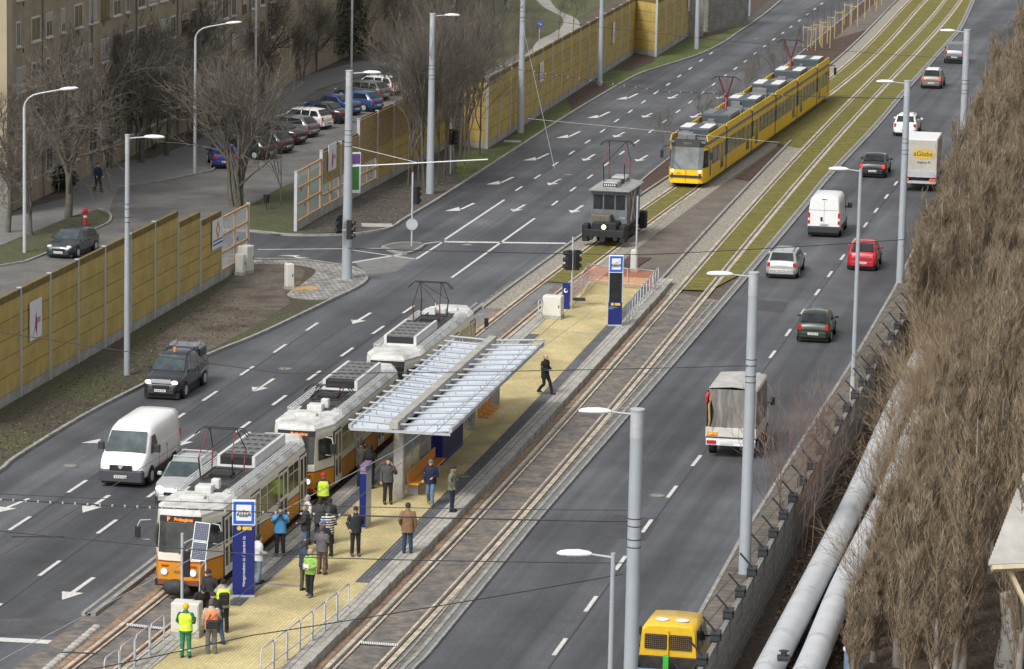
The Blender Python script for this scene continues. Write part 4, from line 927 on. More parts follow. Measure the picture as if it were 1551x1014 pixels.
def van(name, label, loc, rz, pm, L=5.2, W=.97, H=2.35, lit=False, group=None):
    t = thing(name, label, 'van', loc, rz, group); h = L/2; zb = 1.25; g = .3
    st = [(-h, g+.05, zb, H-.10, W*.93, W*.80), (-h+.06, g, zb, H-.03, W*.98, W*.84), (-h+.6, g, zb, H, W, W*.86), (.2*h, g, zb, H, W, W*.86), (h-1.65, g, zb, H-.05, W, W*.83), (h-1.28, g, zb, H-.20, W, W*.80), (h-.62, g, zb-.03, zb+.05, W*.98, W*.84),
          (h-.22, g, zb-.22, zb-.14, W*.92, W*.78), (h-.04, g+.05, zb-.42, zb-.36, W*.82, W*.7), (h, g+.08, zb-.55, zb-.5, W*.72, W*.62)]
    q = MB(); q.loft([section(s) for s in st], sm=True); q.build('body', pm, t)
    qpan(t, 'windshield', [(h-.62, -W*.84, zb+.06), (h-.62, W*.84, zb+.06), (h-1.24, W*.74, H-.28), (h-1.24, -W*.74, H-.28)], 'glass_wind', .085)
    for s in (-1, 1):
        ys = lambda z: s*(W*.965+(W*.83-W*.965)*(z-zb)/(H-zb))
        qpan(t, 'side_window', [(x, ys(z), z) for x, z in ((h-1.95, zb-.02), (h-.98, zb-.04), (h-1.30, H-.42), (h-1.95, H-.40))], 'glass_dark', .014)
        q = MB(); q.bbox(-.08, .06, -.13, .13, 0, .32, .04); m_ = q.build('mirror', 'plastic_dk', t); m_.location = (h-1.15, s*(W+.17), zb+.02)
        q = MB(); q.box(-.03, .03, -.12, .12, 0, .05); m2 = q.build('mirror_arm', 'plastic_dk', t); m2.location = (h-1.15, s*(W+.04), zb+.05)
        for x in (h-1.0, -h+1.05):
            q = MB(); q.cyl((0, 0, 0), .42, .06, 24, axis='y', sm=False); a = q.build('wheel_arch', 'black', t); a.location = (x, s*(W-.035), .36)
            wheel(t, x, s*(W-.10), .34, .22)
        q = MB(); q.box(-h+1.5, h-1.5, s*(W-.02), s*(W+.015), .32, .55); q.build('sill_trim', 'plastic_dk', t)
        for x0, x1, zz in ((-h+.25, h-2.2, 1.35),): q = MB(); q.box(x0, x1, s*(W*.945), s*(W*.96+.005), zz, zz+.02); q.build('side_rail', 'plastic_dk' if False else pm, t)
        for x in (h-2.05, h-3.2):
            q = MB(); q.box(x-.007, x+.007, s*(W-.02), s*(W+.004), .5, zb); q.build('door_gap', 'black', t)
        q = MB(); q.sphere((0, 0, 0), .17, 12, 8, .9, .85, 1.1); l_ = q.build('headlight', 'head_lit' if lit else 'lens_clear', t); l_.location = (h-.27, s*W*.74, .93)
        q = MB(); q.bbox(-.03, .05, -.065, .065, -.33, .33, .02); l_ = q.build('taillight', 'lens_red', t); l_.location = (-h+.005, s*W*.90, 1.12)
        q = MB(); q.box(-.04, .02, -.06, .06, -.08, .08); l2 = q.build('reflector', 'lens_clear', l_); l2.location = (0, 0, -.05)
    q = MB(); q.bbox(-.22, .1, -W*.93, W*.93, 0, .46, .07); b_ = q.build('bumper', mat('van_bumper', (.05, .055, .065), .6), t); b_.location = (h-.02, 0, .26)
    q = MB(); q.bbox(-.10, .12, -W*.95, W*.95, 0, .36, .05); b_ = q.build('bumper', 'plastic_dk', t); b_.location = (-h-.02, 0, .30)
    q = MB(); q.box(h-.05, h+.06, -.45, .45, .70, .90); gr = q.build('grille', 'black', t)
    q = MB(); q.obox((h+.065, 0, .86), .02, .16, .14, rot=Matrix.Rotation(.78, 3, 'X')); q.build('badge', 'galv', gr)
    for x, zz in ((-h-.03, .72), (h+.10, .40)):
        q = MB(); q.box(x-.01, x+.01, -.26, .26, zz, zz+.115)
        for k in range(5): q.box(x-.014 if x < 0 else x+.008, x-.010 if x < 0 else x+.014, -.2+k*.085, -.2+k*.085+.035, zz+.03, zz+.085, 1)
        q.build('plate', ['plate', 'black'], t)
    q = MB(); q.box(-h-.012, -h+.01, -.006, .006, .62, H-.2); q.box(-h-.012, -h+.01, -W*.86, W*.86, 1.60, 1.612); q.build('door_gap', 'plastic_dk', t)
    q = MB(); q.box(-h-.03, -h, .08, .2, .95, 1.2); q.build('door_handle', 'black', t); q = MB(); q.box(-h-.015, -h+.03, -.15, .15, H-.13, H-.09); q.build('third_light', 'black', t)
    q = MB(); q.box(-h+.1, h-.2, -W*.88, W*.88, .12, .36); q.build('underbody', 'black', t)
    return t
def ahead(px, py, L, c=RC, back=False):
    p = P(px, py); rz = head(c, p.y) + (math.pi if back else 0)
    s = L/2; return p+Vector((math.cos(rz), math.sin(rz), 0))*(s if not back else -s), rz
GR = 'vehicles driving up the right road'; GLF = 'vehicles driving down the left road'
l, r = ahead(1183, 423, 4.6); car('estate_car', 'silver estate car with dark rear window in the left lane of the right road', 'car', l, r, paint('silver', (.52, .53, .53), .3, .45), 4.6, .87, 1.45, 'estate', group=GR, rails=1)
l, r = ahead(1305, 411, 3.7); car('hatchback', 'bright red small hatchback passing the thin lamp post', 'car', l, r, paint('red', (.42, .018, .03), .25), 3.7, .83, 1.54, 'hatch', group=GR)
l, r = ahead(1247, 360, 5.2); van('panel_van', 'white high roof panel van seen from behind on the right road', l, r, M['white_paint'], group=GR)
l, r = ahead(1321, 270, 4.6); car('sedan', 'black sedan with glowing brake lights ahead of the white van', 'car', l, r, paint('black', (.022, .024, .028), .2), 4.6, .88, 1.44, 'sedan', brake=True, group=GR)
l, r = ahead(1370, 207, 4.5); car('estate_car', 'white estate car far up the right road before the white box truck', 'car', l, r, M['white_paint'], 4.5, .86, 1.5, 'estate', group=GR, rails=1)
l, r = ahead(1410, 135, 4.2); car('estate_car', 'grey beige car with a pale roof and lit red lights far up the right road', 'car', l, r, paint('beige', (.20, .18, .155), .35, .3), 4.2, .85, 1.5, 'hatch', brake=True, group=GR, roofm='lamp_white')
l, r = ahead(1445, 97, 4.4); car('off_road_car', 'silver grey off-road car, the farthest vehicle on the right road', 'car', l, r, paint('slate', (.22, .24, .26), .35, .4), 4.4, .90, 1.72, 'suv', group=GR, rails=2, lower=M['plastic_dk'])
l, r = ahead(1231, 520, 3.8); car('hatchback', 'very dark green hatchback with a pale reflecting roof, nearest car on the right road', 'car', l, r, paint('dark_green', (.028, .038, .024), .22), 3.8, .83, 1.44, 'hatch', group=GR)
# left road
l, r = ahead(183, 739, 5.3, LC, True); van('panel_van', 'white van driving down the left road with headlights on', l, r, M['white_paint'], 5.3, .98, 2.28, True, GLF)
l, r = ahead(262, 768, 4.6, LC, True); car('estate_car', 'silver estate car with roof bars beside the front white tram', 'car', l, r, paint('silver', 0), 4.6, .87, 1.47, 'estate', lit=True, group=GLF, rails=3, glass='glass_wind')
p = P(110, 384); car('hatchback', 'dark grey parked hatchback on the service road behind the near ochre wall', 'car', p, head(LC, 205)+math.pi-.05, paint('graphite', (.045, .055, .06), .25, .3), 4.2, .85, 1.43, 'hatch', glass='glass_wind')
# dark pickup with canopy
l, r = ahead(243, 607, 5.0, LC, True)
t = car('pickup', 'dark pickup with canopy, roof rack and orange beacon driving down the left road', 'pickup', l, r, paint('navy', (.026, .031, .038), .25, .2), 5.0, .90, 1.76, 'suv', lit=True, group=GLF, rails=1, lower=M['plastic_dk'], glass='glass_wind')
q = MB(); q.cyl((.2, .0, 1.86), .07, .14, 10); q.sphere((.2, 0, 1.94), .075, 8, 6); q.build('beacon', 'amber', t)
q = MB(); q.bbox(-2.35, -1.0, -.78, .78, 1.1, 1.84, .10); q.build('canopy', paint('navy', 0), t)
q = MB(); q.box(2.42, 2.53, -.45, .45, .78, .94); q.box(2.44, 2.54, -.5, .5, .84, .87); q.build('chrome_grille', 'galv', t)
for s in (-1, 1):
    q = MB(); q.bbox(-2.2, -1.15, s*.79-.012, s*.79+.012, 1.32, 1.68, .01); q.build('canopy_window', 'glass_dark', t)
    q = MB(); q.tube([(-2.2, s*.55, 1.86), (-2.1, s*.55, 1.93), (-1.1, s*.55, 1.93), (-1.0, s*.55, 1.86)], .02, 6); q.build('roof_rack', 'galv', t)
# white box truck
l, r = ahead(1391, 291, 6.0)
t = thing('box_truck', 'white box truck half hidden by a mast and twigs on the right road', 'truck', l, r, GR)
q = MB(); q.bbox(-3.0, 1.2, -1.12, 1.12, .95, 3.35, .04); q.build('cargo_box', mat('box_white', (.45, .43, .38), .6, var=.15, scale=1), t)
q = MB(); q.bbox(-2.95, 1.15, -1.08, 1.08, 3.35, 3.40, .02); q.build('box_roof', 'white_paint', t)
q = MB(); q.box(-3.05, -2.98, -1.1, 1.1, .95, 1.35); q.box(-3.06, -3.0, -1.1, 1.1, .55, .72); q.build('tail_lift', 'galv', t)
q = MB(); n = 20; q.add([(-3.012, -.25+.72*math.cos(2*math.pi*k/n), 2.45+.34*math.sin(2*math.pi*k/n)) for k in range(n)], [tuple(range(n))]); q.build('emblem', mat('emblem_gold', (.62, .40, .06), .6), t, fix=False)
for s in (-1, 1):
    q = MB(); q.bbox(-.04, .04, -.2, .2, 0, .12, .01); a = q.build('taillight', 'brake_red', t); a.location = (-3.06, s*.85, .74)
    for x in (-1.9, 2.0): wheel(t, x, s*.95, .42, .28)
q = MB(); q.loft([section(s) for s in ((1.25, .45, 1.4, 2.2, 1.0, .85), (2.2, .4, 1.4, 2.25, 1.0, .85), (2.8, .4, 1.3, 1.45, 1.0, .85), (3.0, .5, .9, .95, .9, .8))], sm=True); q.build('cab', 'white_paint', t)
q = MB(); q.box(-2.9, 2.4, -.5, .5, .45, .94); q.build('chassis', 'black', t)
def text(s, size, loc, rot, m, parent, name='lettering', depth=.003, align='CENTER', parts=False):
    cu = bpy.data.curves.new('txt', 'FONT'); cu.body = s; cu.size = size; cu.extrude = depth; cu.align_x = align; cu.resolution_u = 3
    o = bpy.data.objects.new('txt', cu); COL.objects.link(o); dg = bpy.context.evaluated_depsgraph_get()
    me = bpy.data.meshes.new_from_object(o.evaluated_get(dg)); bpy.data.objects.remove(o)
    me.materials.clear(); me.materials.append(M[m] if isinstance(m, str) else m)
    o = bpy.data.objects.new(name, me); COL.objects.link(o); o.location = loc; o.rotation_euler = rot
    if parent: o.parent = parent
    return o
text('aGlobe', .42, (-3.018, -.22, 2.32), (R_(90), 0, R_(-90)), 'black', t); text('mpany K.', .24, (-3.018, -.3, 1.85), (R_(90), 0, R_(-90)), 'plastic_dk', t)
# truck with torn grey tarpaulin
m_tarp = mat('tarpaulin', (.12, .115, .10), .85, col2=(.30, .29, .27), scale=1.4, bump=.4, bscale=3, stretch=(3, 3, .6)); m_tarpr = mat('tarpaulin_roof', (.46, .45, .43), .8, col2=(.33, .32, .30), scale=1.6, bump=.3, bscale=2)
l, r = ahead(1106, 695, 5.4)
t = thing('tarpaulin_truck', 'small flatbed truck with a torn dirty grey tarpaulin, nearest truck on the right road', 'truck', l, r, GR)
q = MB()
random.seed(5)
def tarp_side(y): # folded cloth wall
    n = 14; rows = []
    for k in range(n+1):
        x = -2.7+3.7*k/n; w1 = .03*math.sin(k*1.9)+.02*math.sin(k*4.1); rows.append((x, w1))
    q.add([(x, y+math.copysign(w1, y)*.8, 1.12) for x, w1 in rows]+[(x, y+w1*.3, 2.1) for x, w1 in rows]+[(x, y*.99, 2.92) for x, w1 in rows], [(i, i+1, n+2+i, n+1+i) for i in range(n)]+[(n+1+i, n+2+i, 2*n+3+i, 2*n+2+i) for i in range(n)], 0, True)
tarp_side(1.03); tarp_side(-1.03)
rear = []; ny, nz = 12, 8
for j in range(nz+1):
    for i in range(ny+1):
        y = 1.03-2.06*i/ny; z = 1.12+1.8*j/nz
        pull = max(0, (i-ny*.0)) ; left = max(0, 1-i/4)*max(0, min(1, 1.15-abs(z-1.9)*1.0))
        y -= left*.30; rear.append((-2.72-.05*math.sin(i*1.7+j*.3)-left*.05, y, z-.05*math.sin(i*.9)*(j == 0)))
q.add(rear, [(j*(ny+1)+i, j*(ny+1)+i+1, (j+1)*(ny+1)+i+1, (j+1)*(ny+1)+i) for j in range(nz) for i in range(ny)], 0, True)
q.poly([(1.0, -1.03, 1.1), (1.0, 1.03, 1.1), (1.0, 1.03, 2.92), (1.0, -1.03, 2.92)])
q.build('tarpaulin', m_tarp, t, fix=False)
q = MB(); n = 8; q.loft([[(x, -1.05, 2.86), (x, -.95, 2.96+.015*(k % 2)), (x, 0, 3.03+.03*(k % 2)), (x, .95, 2.96+.015*(k % 2)), (x, 1.05, 2.86)] for k, x in enumerate([-2.76+3.8*i/n for i in range(n+1)])], closed=False, cap=False, sm=True); q.build('tarpaulin_roof', m_tarpr, t, fix=False)
q = MB(); q.box(-2.68, .98, -1.0, 1.0, .85, 1.0); q.build('bed', 'concrete_dark', t)
q = MB(); q.bbox(-2.78, -2.7, -1.06, 1.06, .92, 1.30, .01); q.build('tailgate', mat('tailgate', (.55, .54, .5), .6, var=.12, scale=3), t)
for s in (-1, 1):
    q = MB(); q.bbox(-2.7, 1.0, s*1.05-.02, s*1.05+.02, .88, 1.25, .01); q.build('drop_side', 'tailgate' if False else mat('drop_side', (.5, .49, .46), .6, var=.12, scale=3), t)
    q = MB(); q.box(-2.82, -2.785, s*.78-.22, s*.78+.22, .98, 1.12); q.build('warning_plate', mat('warning', (.75, .22, .03), .5, col2=(.8, .5, .05), scale=9, thr=(.48, .52)), t)
    q = MB(); q.bbox(-2.84, -2.76, s*.8-.2, s*.8+.2, .62, .76, .01); q.build('taillight', 'lens_red', t)
    for x in (-1.6, 1.75): wheel(t, x, s*.88, .36, .26)
    q = MB(); q.bbox(1.75, 1.85, s*1.2-.09, s*1.2+.09, 1.5, 1.85, .02); q.tube([(1.8, s*.98, 1.6), (1.8, s*1.2, 1.6)], .02, 5); q.build('mirror', 'black', t)
q = MB(); q.box(-2.80, -2.72, -1.03, 1.03, .56, .84); q.build('rear_beam', 'lamp_white', t)
q = MB(); q.box(-2.83, -2.81, -.1, .42, .62, .74); q.build('plate', 'plate', t)
q = MB(); q.box(-2.6, 2.3, -.45, .45, .45, .84); q.build('chassis', 'black', t)
q = MB(); q.loft([section(s) for s in ((1.1, .4, 1.35, 2.12, 1.0, .82), (1.9, .35, 1.35, 2.15, 1.0, .84), (2.4, .35, 1.25, 1.4, 1.0, .84), (2.7, .45, .85, .9, .9, .8))], sm=True); q.build('cab', 'white_paint', t)
for s in (-1, 1): qpan(t, 'side_window', [(1.25, s*.96, 1.42), (2.15, s*.96, 1.42), (1.95, s*.88, 2.0), (1.25, s*.88, 2.0)], 'glass_dark', .02)
q = MB(); q.tube([(-2.74, .98, 2.75), (-2.84, 1.05, 2.6), (-2.82, .98, 2.45), (-2.78, 1.08, 2.3)], [.05, .09, .06, .03], 7); q.build('red_rag', mat('rag', (.6, .03, .06), .8), t)
q = MB(); q.tube([(-2.70, .88, 2.7), (-2.76, .94, 2.2), (-2.74, .9, 1.6), (-2.7, .95, 1.2)], [.07, .05, .06, .03], 6); q.build('rolled_strap', 'wood', t)
q = MB(); q.box(-2.66, -2.6, .45, 1.0, 1.3, 2.85); q.build('shade_panel', 'black', t)  # black panel standing in for the shaded inside behind the torn cloth
# yellow double cab at the bottom edge
b = P(1013, 947, 2.14); rz = head(RC, b.y)-.0
t = thing('crew_cab_truck', 'yellow crew cab flatbed with grilled rear window at the bottom edge of the right road', 'truck', (b.x, b.y, 0), rz, GR)
yel = paint('yellow', (.70, .44, .025), .35, 0, .3, .1)
q = MB(); q.loft([section(s) for s in ((-.02, .5, 1.2, 2.06, .94, .80), (.06, .45, 1.2, 2.14, .97, .84), (1.9, .45, 1.2, 2.12, .97, .84), (2.6, .45, 1.15, 1.25, .97, .84), (3.4, .45, .9, 1.0, .9, .78), (3.5, .5, .7, .75, .8, .7))], sm=True); q.build('cab', yel, t)
for s in (-1, 1):
    q = MB(); q.bbox(-.075, -.03, s*.40-.36, s*.40+.36, 1.36, 1.83, .03); wv = q.build('rear_window', 'glass_dark', t)
    q = MB()
    for k in range(11): q.box(-.085, -.078, s*.40-.34+k*.066, s*.40-.335+k*.066, 1.38, 1.81)
    for k in range(7): q.box(-.085, -.078, s*.40-.35, s*.40+.35, 1.40+k*.065, 1.405+k*.065)
    q.build('grille', mat('rust_grille', (.35, .2, .06), .7), wv)
    qpan(t, 'side_window', [(.15, s*.95, 1.3), (.85, s*.95, 1.3), (.85, s*.88, 1.95), (.2, s*.88, 1.95)], 'glass_dark', .02); qpan(t, 'side_window', [(.98, s*.95, 1.3), (2.1, s*.95, 1.28), (1.75, s*.88, 1.95), (.98, s*.88, 1.95)], 'glass_dark', .02)
    q = MB(); q.bbox(1.9, 2.05, s*1.17-.11, s*1.17+.11, 1.25, 1.55, .03); q.box(1.94, 2.0, min(s*.95, s*1.1), max(s*.95, s*1.1), 1.35, 1.4); q.build('mirror', 'black', t)
    q = MB(); q.bbox(-2.9, -.1, s*1.0-.03, s*1.0+.03, .75, 1.1, .01); q.build('drop_side', 'plastic_dk', t)
    for x in (-1.6, 2.6): wheel(t, x, s*.85, .34, .24)
q = MB(); q.box(-.10, -.06, -.02, .02, 1.15, 1.98); q.build('pillar', yel, t)
q = MB(); q.bbox(-.2, -.08, -.97, .97, .7, 1.13, .02); q.build('headboard', mat('bed_dark', (.03, .026, .024), .8, var=.5, scale=4), t)
q = MB(); q.box(-2.9, -.2, -.97, .97, .68, .74); q.build('bed', 'black', t)
q = MB(); q.bbox(-1.5, -.85, -.75, .9, .74, .92, .06); o = q.build('blue_sack', mat('sack_blue', (.12, .2, .45), .6)); o.location = t.location; o.rotation_euler = (0, 0, rz); tag(o, 'pale blue bundle lying on the bed of the yellow truck', 'bundle')
q = MB(); q.bbox(-.62, -.48, -.12, .06, .74, 1.28, .01); o = q.build('green_post', mat('post_green', (.05, .42, .04), .5)); o.location = t.location; o.rotation_euler = (0, 0, rz); tag(o, 'bright green plastic post standing on the bed of the yellow truck', 'post')
q = MB()
for x, y in ((.5, .3), (.5, -.35)): q.cyl((x, y, 2.19), .22, .01, 16)
q.build('faded_patch', 'lamp_white', t)
# parked cars beyond the trees
PK = 'cars parked beyond the bare trees'
pk = [(337, 250, 100, 'hatch', (.03, .06, .30), 'blue hatchback parked tail to the camera, nearest of the parked row'),
      (371, 238, 150, 'hatch', (.02, .045, .04), 'dark green parked car next to the blue one'),
      (396, 229, 152, 'hatch', (.06, .07, .075), 'dark grey parked car behind the large forked tree'),
      (417, 216, 152, 'sedan', (.035, .04, .045), 'charcoal parked sedan, fourth from the blue car'),
      (437, 205, 152, 'hatch', (.20, .22, .23), 'grey parked hatchback just before the white estate'),
      (458, 193, 152, 'estate', (.78, .78, .76), 'white parked estate with dark windows, first white one in the row'),
      (487, 184, 152, 'sedan', (.04, .045, .055), 'black parked sedan right of the white estate'),
      (503, 172, 152, 'sedan', (.03, .07, .22), 'blue parked sedan behind the thick corner mast'),
      (536, 166, 152, 'hatch', (.05, .12, .30), 'light blue parked hatchback right of the corner mast'),
      (548, 150, 152, 'estate', (.13, .15, .14), 'grey green parked estate behind the light blue hatchback'),
      (566, 142, 152, 'suv', (.76, .76, .75), 'white parked off-road car near the end of the row'),
      (590, 126, 152, 'suv', (.14, .16, .17), 'grey parked people carrier, second from the far end'),
      (612, 112, 152, 'hatch', (.32, .34, .36), 'silver parked car at the far end of the row')]
for i, (x, y, a, k, c, lab) in enumerate(pk):
    car('parked_car', lab, 'car', P(x, y), R_(a), paint('pk%d' % i, tuple(v*(.62 if v < .5 else .85) for v in c)), 4.2, .85, 1.46, k, group=PK)
# ================================================================ TRAMS
m_or = mat('tram_orange', (.60, .25, .018), .5, spec=.25, var=.08, scale=1.2); m_cr = mat('tram_cream', (.72, .68, .58), .5, spec=.3, var=.07, scale=1.5)
m_rf = mat('tram_roof', (.62, .62, .60), .6, col2=(.33, .32, .29), scale=1.3, thr=(.42, .72), bump=.1); m_st = mat('tram_stripe', (.22, .04, .02), .5)
m_led = mat('led_orange', (1, .22, .03), .4, emit=1.6); m_tw = mat('tram_window', (.025, .028, .025), .15, spec=.3, col2=(.085, .09, .07), scale=1.6, thr=(.5, .62))
m_olive = mat('tram_blind', (.16, .15, .075), .5, var=.25, scale=2)
def plan(hl, w, f, nose, inset=0.0):
    """plan outline, tapered at both ends"""
    return [(-hl+inset, -nose), (-hl+f, -w), (hl-f, -w), (hl-inset, -nose), (hl, -nose*.55), (hl, nose*.55), (hl-inset, nose), (hl-f, w), (-hl+f, w), (-hl+inset, nose), (-hl, nose*.55), (-hl, -nose*.55)]
def ring(pl, z, s=1.0, dx=0): return [(x*1.0+(dx if x > 0 else -dx), y*s, z) for x, y in pl]
def pantograph(t, x, z, up=True, m1='black', m2='red_steel', hgt=1.75, name='pantograph'):
    q = MB()
    for s in (-1, 1): q.tube([(-.9, s*.55, .12), (.9, s*.55, .12)], .03, 5); q.tube([(s*.9, -.6, .12), (s*.9, .6, .12)], .03, 5)
    q.box(-.35, .35, -.4, .4, .02, .16); r = q.build(name, m1, t); r.location = (x, 0, z)
    q = MB()
    for sx in (-1, 1):
        for sy in (-1, 1):
            if up:
                q.tube([(sx*.75, sy*.6, .14), (sx*.95, sy*.62, hgt*.5)], .028, 6, 0 if sx > 0 else 1); q.tube([(sx*.95, sy*.62, hgt*.5), (sx*.12, sy*.5, hgt)], .02, 6, 1 if sx > 0 else 0)
            else: q.tube([(sx*.75, sy*.6, .14), (sx*-.7, sy*.45, .34)], .025, 6, 0); q.tube([(sx*-.7, sy*.45, .34), (sx*.3, sy*.5, .46)], .02, 6, 1)
        if up: q.tube([(sx*.95, -.62, hgt*.5), (sx*.12, .5, hgt)], .012, 5)
    q.build('arms', [m1, m2], r)
    zt = hgt if up else .48; q = MB(); 
    for xx in (-.14, .14): q.tube([(xx, -1.0, zt-.22), (xx, -.82, zt-.02), (xx, -.7, zt+.05), (xx, .7, zt+.05), (xx, .82, zt-.02), (xx, 1.0, zt-.22)], .022, 6)
    q.box(-.14, .14, -.5, -.44, zt, zt+.03); q.box(-.14, .14, .44, .5, zt, zt+.03); q.build('collector_head', m1, r)
    return r
def old_tram(label, yfront, lat=0, facing=1, up=True, sign=None, number=None, clutter=True):
    """high floor car; local +x = front; door side is local +y or -y so that it faces the platform"""
    LEN, hl, w = 14.7, 7.3, 1.24
    c = TP(LC, yfront+hl*math.cos(math.pi/2-head(LC, yfront+7)), lat, .06); rz = head(LC, c.y)+(math.pi if facing > 0 else 0)
    t = thing('tram', label, 'tram', c, rz, 'cars of the white and orange tram')
    ds = 1 if facing > 0 else -1       # side towards the platform (camera's right)
    pl = plan(hl, w, 1.45, .76, .06)
    q = MB(); q.loft([ring(pl, .42, .98), ring(pl, .50), ring(pl, 1.22)], sm=False); q.build('lower_body', m_or, t)
    q = MB(); q.loft([ring(pl, 1.22, 1.004, .006), ring(pl, 1.27, 1.004, .006)]); q.build('stripe', m_st, t)
    q = MB(); q.loft([ring(pl, 1.27), ring(pl, 1.50), ring(pl, 2.72, .985, -.16), ring(pl, 2.84, .96, -.2)], sm=False); q.build('upper_body', m_cr, t)
    q = MB(); q.loft([ring(pl, 2.84, .97, -.14), ring(pl, 2.90, .965, -.15), ring(pl, 3.03, .84, -.32), ring(pl, 3.07, .5, -.6)], sm=False); q.build('roof', m_rf, t)
    q = MB(); q.box(-hl+.7, hl-.7, -w*.86, w*.86, .18, .42); q.build('underframe', 'black', t)
    for x in (-3.4, 3.4):
        q = MB(); 
        q.box(x-1.2, x+1.2, -.8, .8, .12, .4)
        for dx in (-.95, .95):
            for s in (-1, 1): q.cyl((x+dx, s*.75, .35), .35, .12, 16, axis='y')
        q.build('bogie', 'black', t)
    # ends: windscreen, destination box, lights, bumper
    for e in (1, -1):
        q = MB(); X = hl-.065
        def fx(z): return (hl-.0-(z-1.5)/1.34*.185) if z > 1.5 else hl
        zz0, zz1 = 1.56, 2.60
        q.loft([[(e*(fx(z)+.012), y*.52, z), (e*(fx(z)-.07), y*.90, z)] if False else [(e*(fx(z)+.014), -.50, z), (e*(fx(z)+.014), .50, z), (e*(fx(z)-.045), .745, z), (e*(fx(z)-.12), .74, z), (e*(fx(z)-.12), -.74, z), (e*(fx(z)-.045), -.745, z)] for z in (zz0, zz1)]); q.build('windscreen', 'glass_dark' if e < 0 else mat('tram_screen', (.07, .075, .07), .08, spec=.8, col2=(.02, .022, .022), scale=1.6), t)
        q = MB(); q.loft([[(e*(fx(z)+.018), -.50, z), (e*(fx(z)+.018), .50, z), (e*(fx(z)-.04), .75, z), (e*(fx(z)-.12), .745, z), (e*(fx(z)-.12), -.745, z), (e*(fx(z)-.04), -.75, z)] for z in (2.61, 2.83)]); bx = q.build('destination_box', 'black', t)
        q = MB(); q.tube([(e*(fx(1.56)+.03), 0, 1.52), (e*(fx(2.0)+.035), .35*ds, 1.95)], .012, 5); q.build('wiper', 'black', t)
        q = MB(); q.box(min(e*(hl-.1), e*(hl+.10)), max(e*(hl-.1), e*(hl+.10)), -.72, .72, .44, .60); q.build('bumper', mat('bumper_brown', (.20, .06, .03), .6), t)
        for s in (-1, 1):
            q = MB(); q.cyl((e*(hl+.005), s*.52, .88), .13, .08, 18, axis='x'); hlq = q.build('headlight_rim', 'galv', t)
            q = MB(); q.sphere((e*(hl+.03), s*.52, .88), .10, 12, 8, .5, 1, 1); q.build('headlight', 'head_lit' if (e > 0 and sign) else 'lens_clear', t)
            q = MB(); q.box(min(e*(hl+.0), e*(hl+.02)), max(e*(hl+.0), e*(hl+.02)), s*.50-.13, s*.50+.13, 1.06, 1.12); q.build('marker_light', 'lens_red', t)
        q = MB(); q.tube([(e*hl, 0, .38), (e*(hl+.42), 0, .34)], .07, 8); q.box(min(e*(hl+.3), e*(hl+.45)), max(e*(hl+.3), e*(hl+.45)), -.14, .14, .24, .44); q.build('coupler', 'black', t)
    if sign:
        a = R_(90); text(sign[0], .22, (hl-.125+.0, -.42, 2.64), (a, 0, a), m_led, t, 'route_letter'); text(sign[1], .16, (hl-.125+.0, .12, 2.66), (a, 0, a), m_led, t, 'destination_text')
        for o in t.children:
            if o.name.startswith(('route_letter', 'destination_text')): o.location.x = hl-.14
    if number: text(number, .17, (hl+.008, -.02, .82), (R_(90), 0, R_(90)), mat('number_brown', (.2, .09, .02), .5), t, 'fleet_number')
    # sides: windows and folding doors
    for s in (-1, 1):
        yv = lambda z: s*w*(1-.015*(z-1.5)/1.22)
        def pan(name, x0, x1, z0, z1, m, e=.012, parent=None):
            y0 = s*w; q = MB(); q.add([(x0, yv(z0)+s*e, z0), (x1, yv(z0)+s*e, z0), (x1, yv(z1)+s*e, z1), (x0, yv(z1)+s*e, z1), (x0, yv(z0)-s*.05, z0), (x1, yv(z0)-s*.05, z0), (x1, yv(z1)-s*.05, z1), (x0, yv(z1)-s*.05, z1)], [(0, 1, 2, 3), (0, 1, 5, 4), (1, 2, 6, 5), (2, 3, 7, 6), (3, 0, 4, 7)]); return q.build(name, m, parent or t)
        doors = [(4.75, 5.9), (1.0, 2.3), (-3.0, -1.7), (-5.95, -4.8)] if s == ds else []
        if s == ds:
            wins = [(2.45, 3.5), (3.55, 4.6), (-.45, .9), (-1.6, -.5), (-4.65, -3.9), (-3.85, -3.1)]
            wins = [(2.5, 3.35), (3.5, 4.55), (.05, .85), (-1.55, -.1), (-4.6, -3.95), (-3.85, -3.15)]
        else: wins = [(-5.6+k*1.42, -5.6+k*1.42+1.3) for k in range(8)]
        for a, b in wins:
            if a > 5.9 or b < -5.9: continue
            wv = pan('window', a, b, 1.56, 2.52, m_tw if (a+b) > -3 or s != ds or not facing < 0 else m_olive)
            pan('glazing_bar', a, b, 2.20, 2.225, m_cr, .02, wv)
        for a, b in doors:
            d = pan('door', a, b, .46, 2.62, 'black', .006)
            m0 = (a+b)/2
            for u, v in ((a+.05, m0-.02), (m0+.02, b-.05)):
                lf = pan('door_leaf', u, v, .50, 2.56, m_cr, .018, d)
                pan('door_pane', u+.09, v-.09, 1.62, 2.46, m_tw, .026, d); pan('door_pane', u+.09, v-.09, .80, 1.48, m_tw, .026, d)
        # side end corners: small windows of the cab
        for e in (1, -1):
            A_, B_ = Vector((e*(hl-.14), s*.80, 0)), Vector((e*(hl-1.25), s*(w-.015), 0)); dn = (B_-A_).normalized(); n = Vector((dn.y, -dn.x, 0)); n = n if n.y*s > 0 else -n
            a, b = A_+dn*.16, B_-dn*.14; q = MB(); q.loft([[a+n*.0-Vector((e*.02, 0, 0))+Vector((0, 0, z)), b+n*.0+Vector((0, 0, z)), b+n*.03+Vector((0, 0, z)), a+n*.03-Vector((e*.0, 0, 0))+Vector((0, 0, z))] for z in (1.66, 2.5)]); q.build('cab_window', m_tw, t)
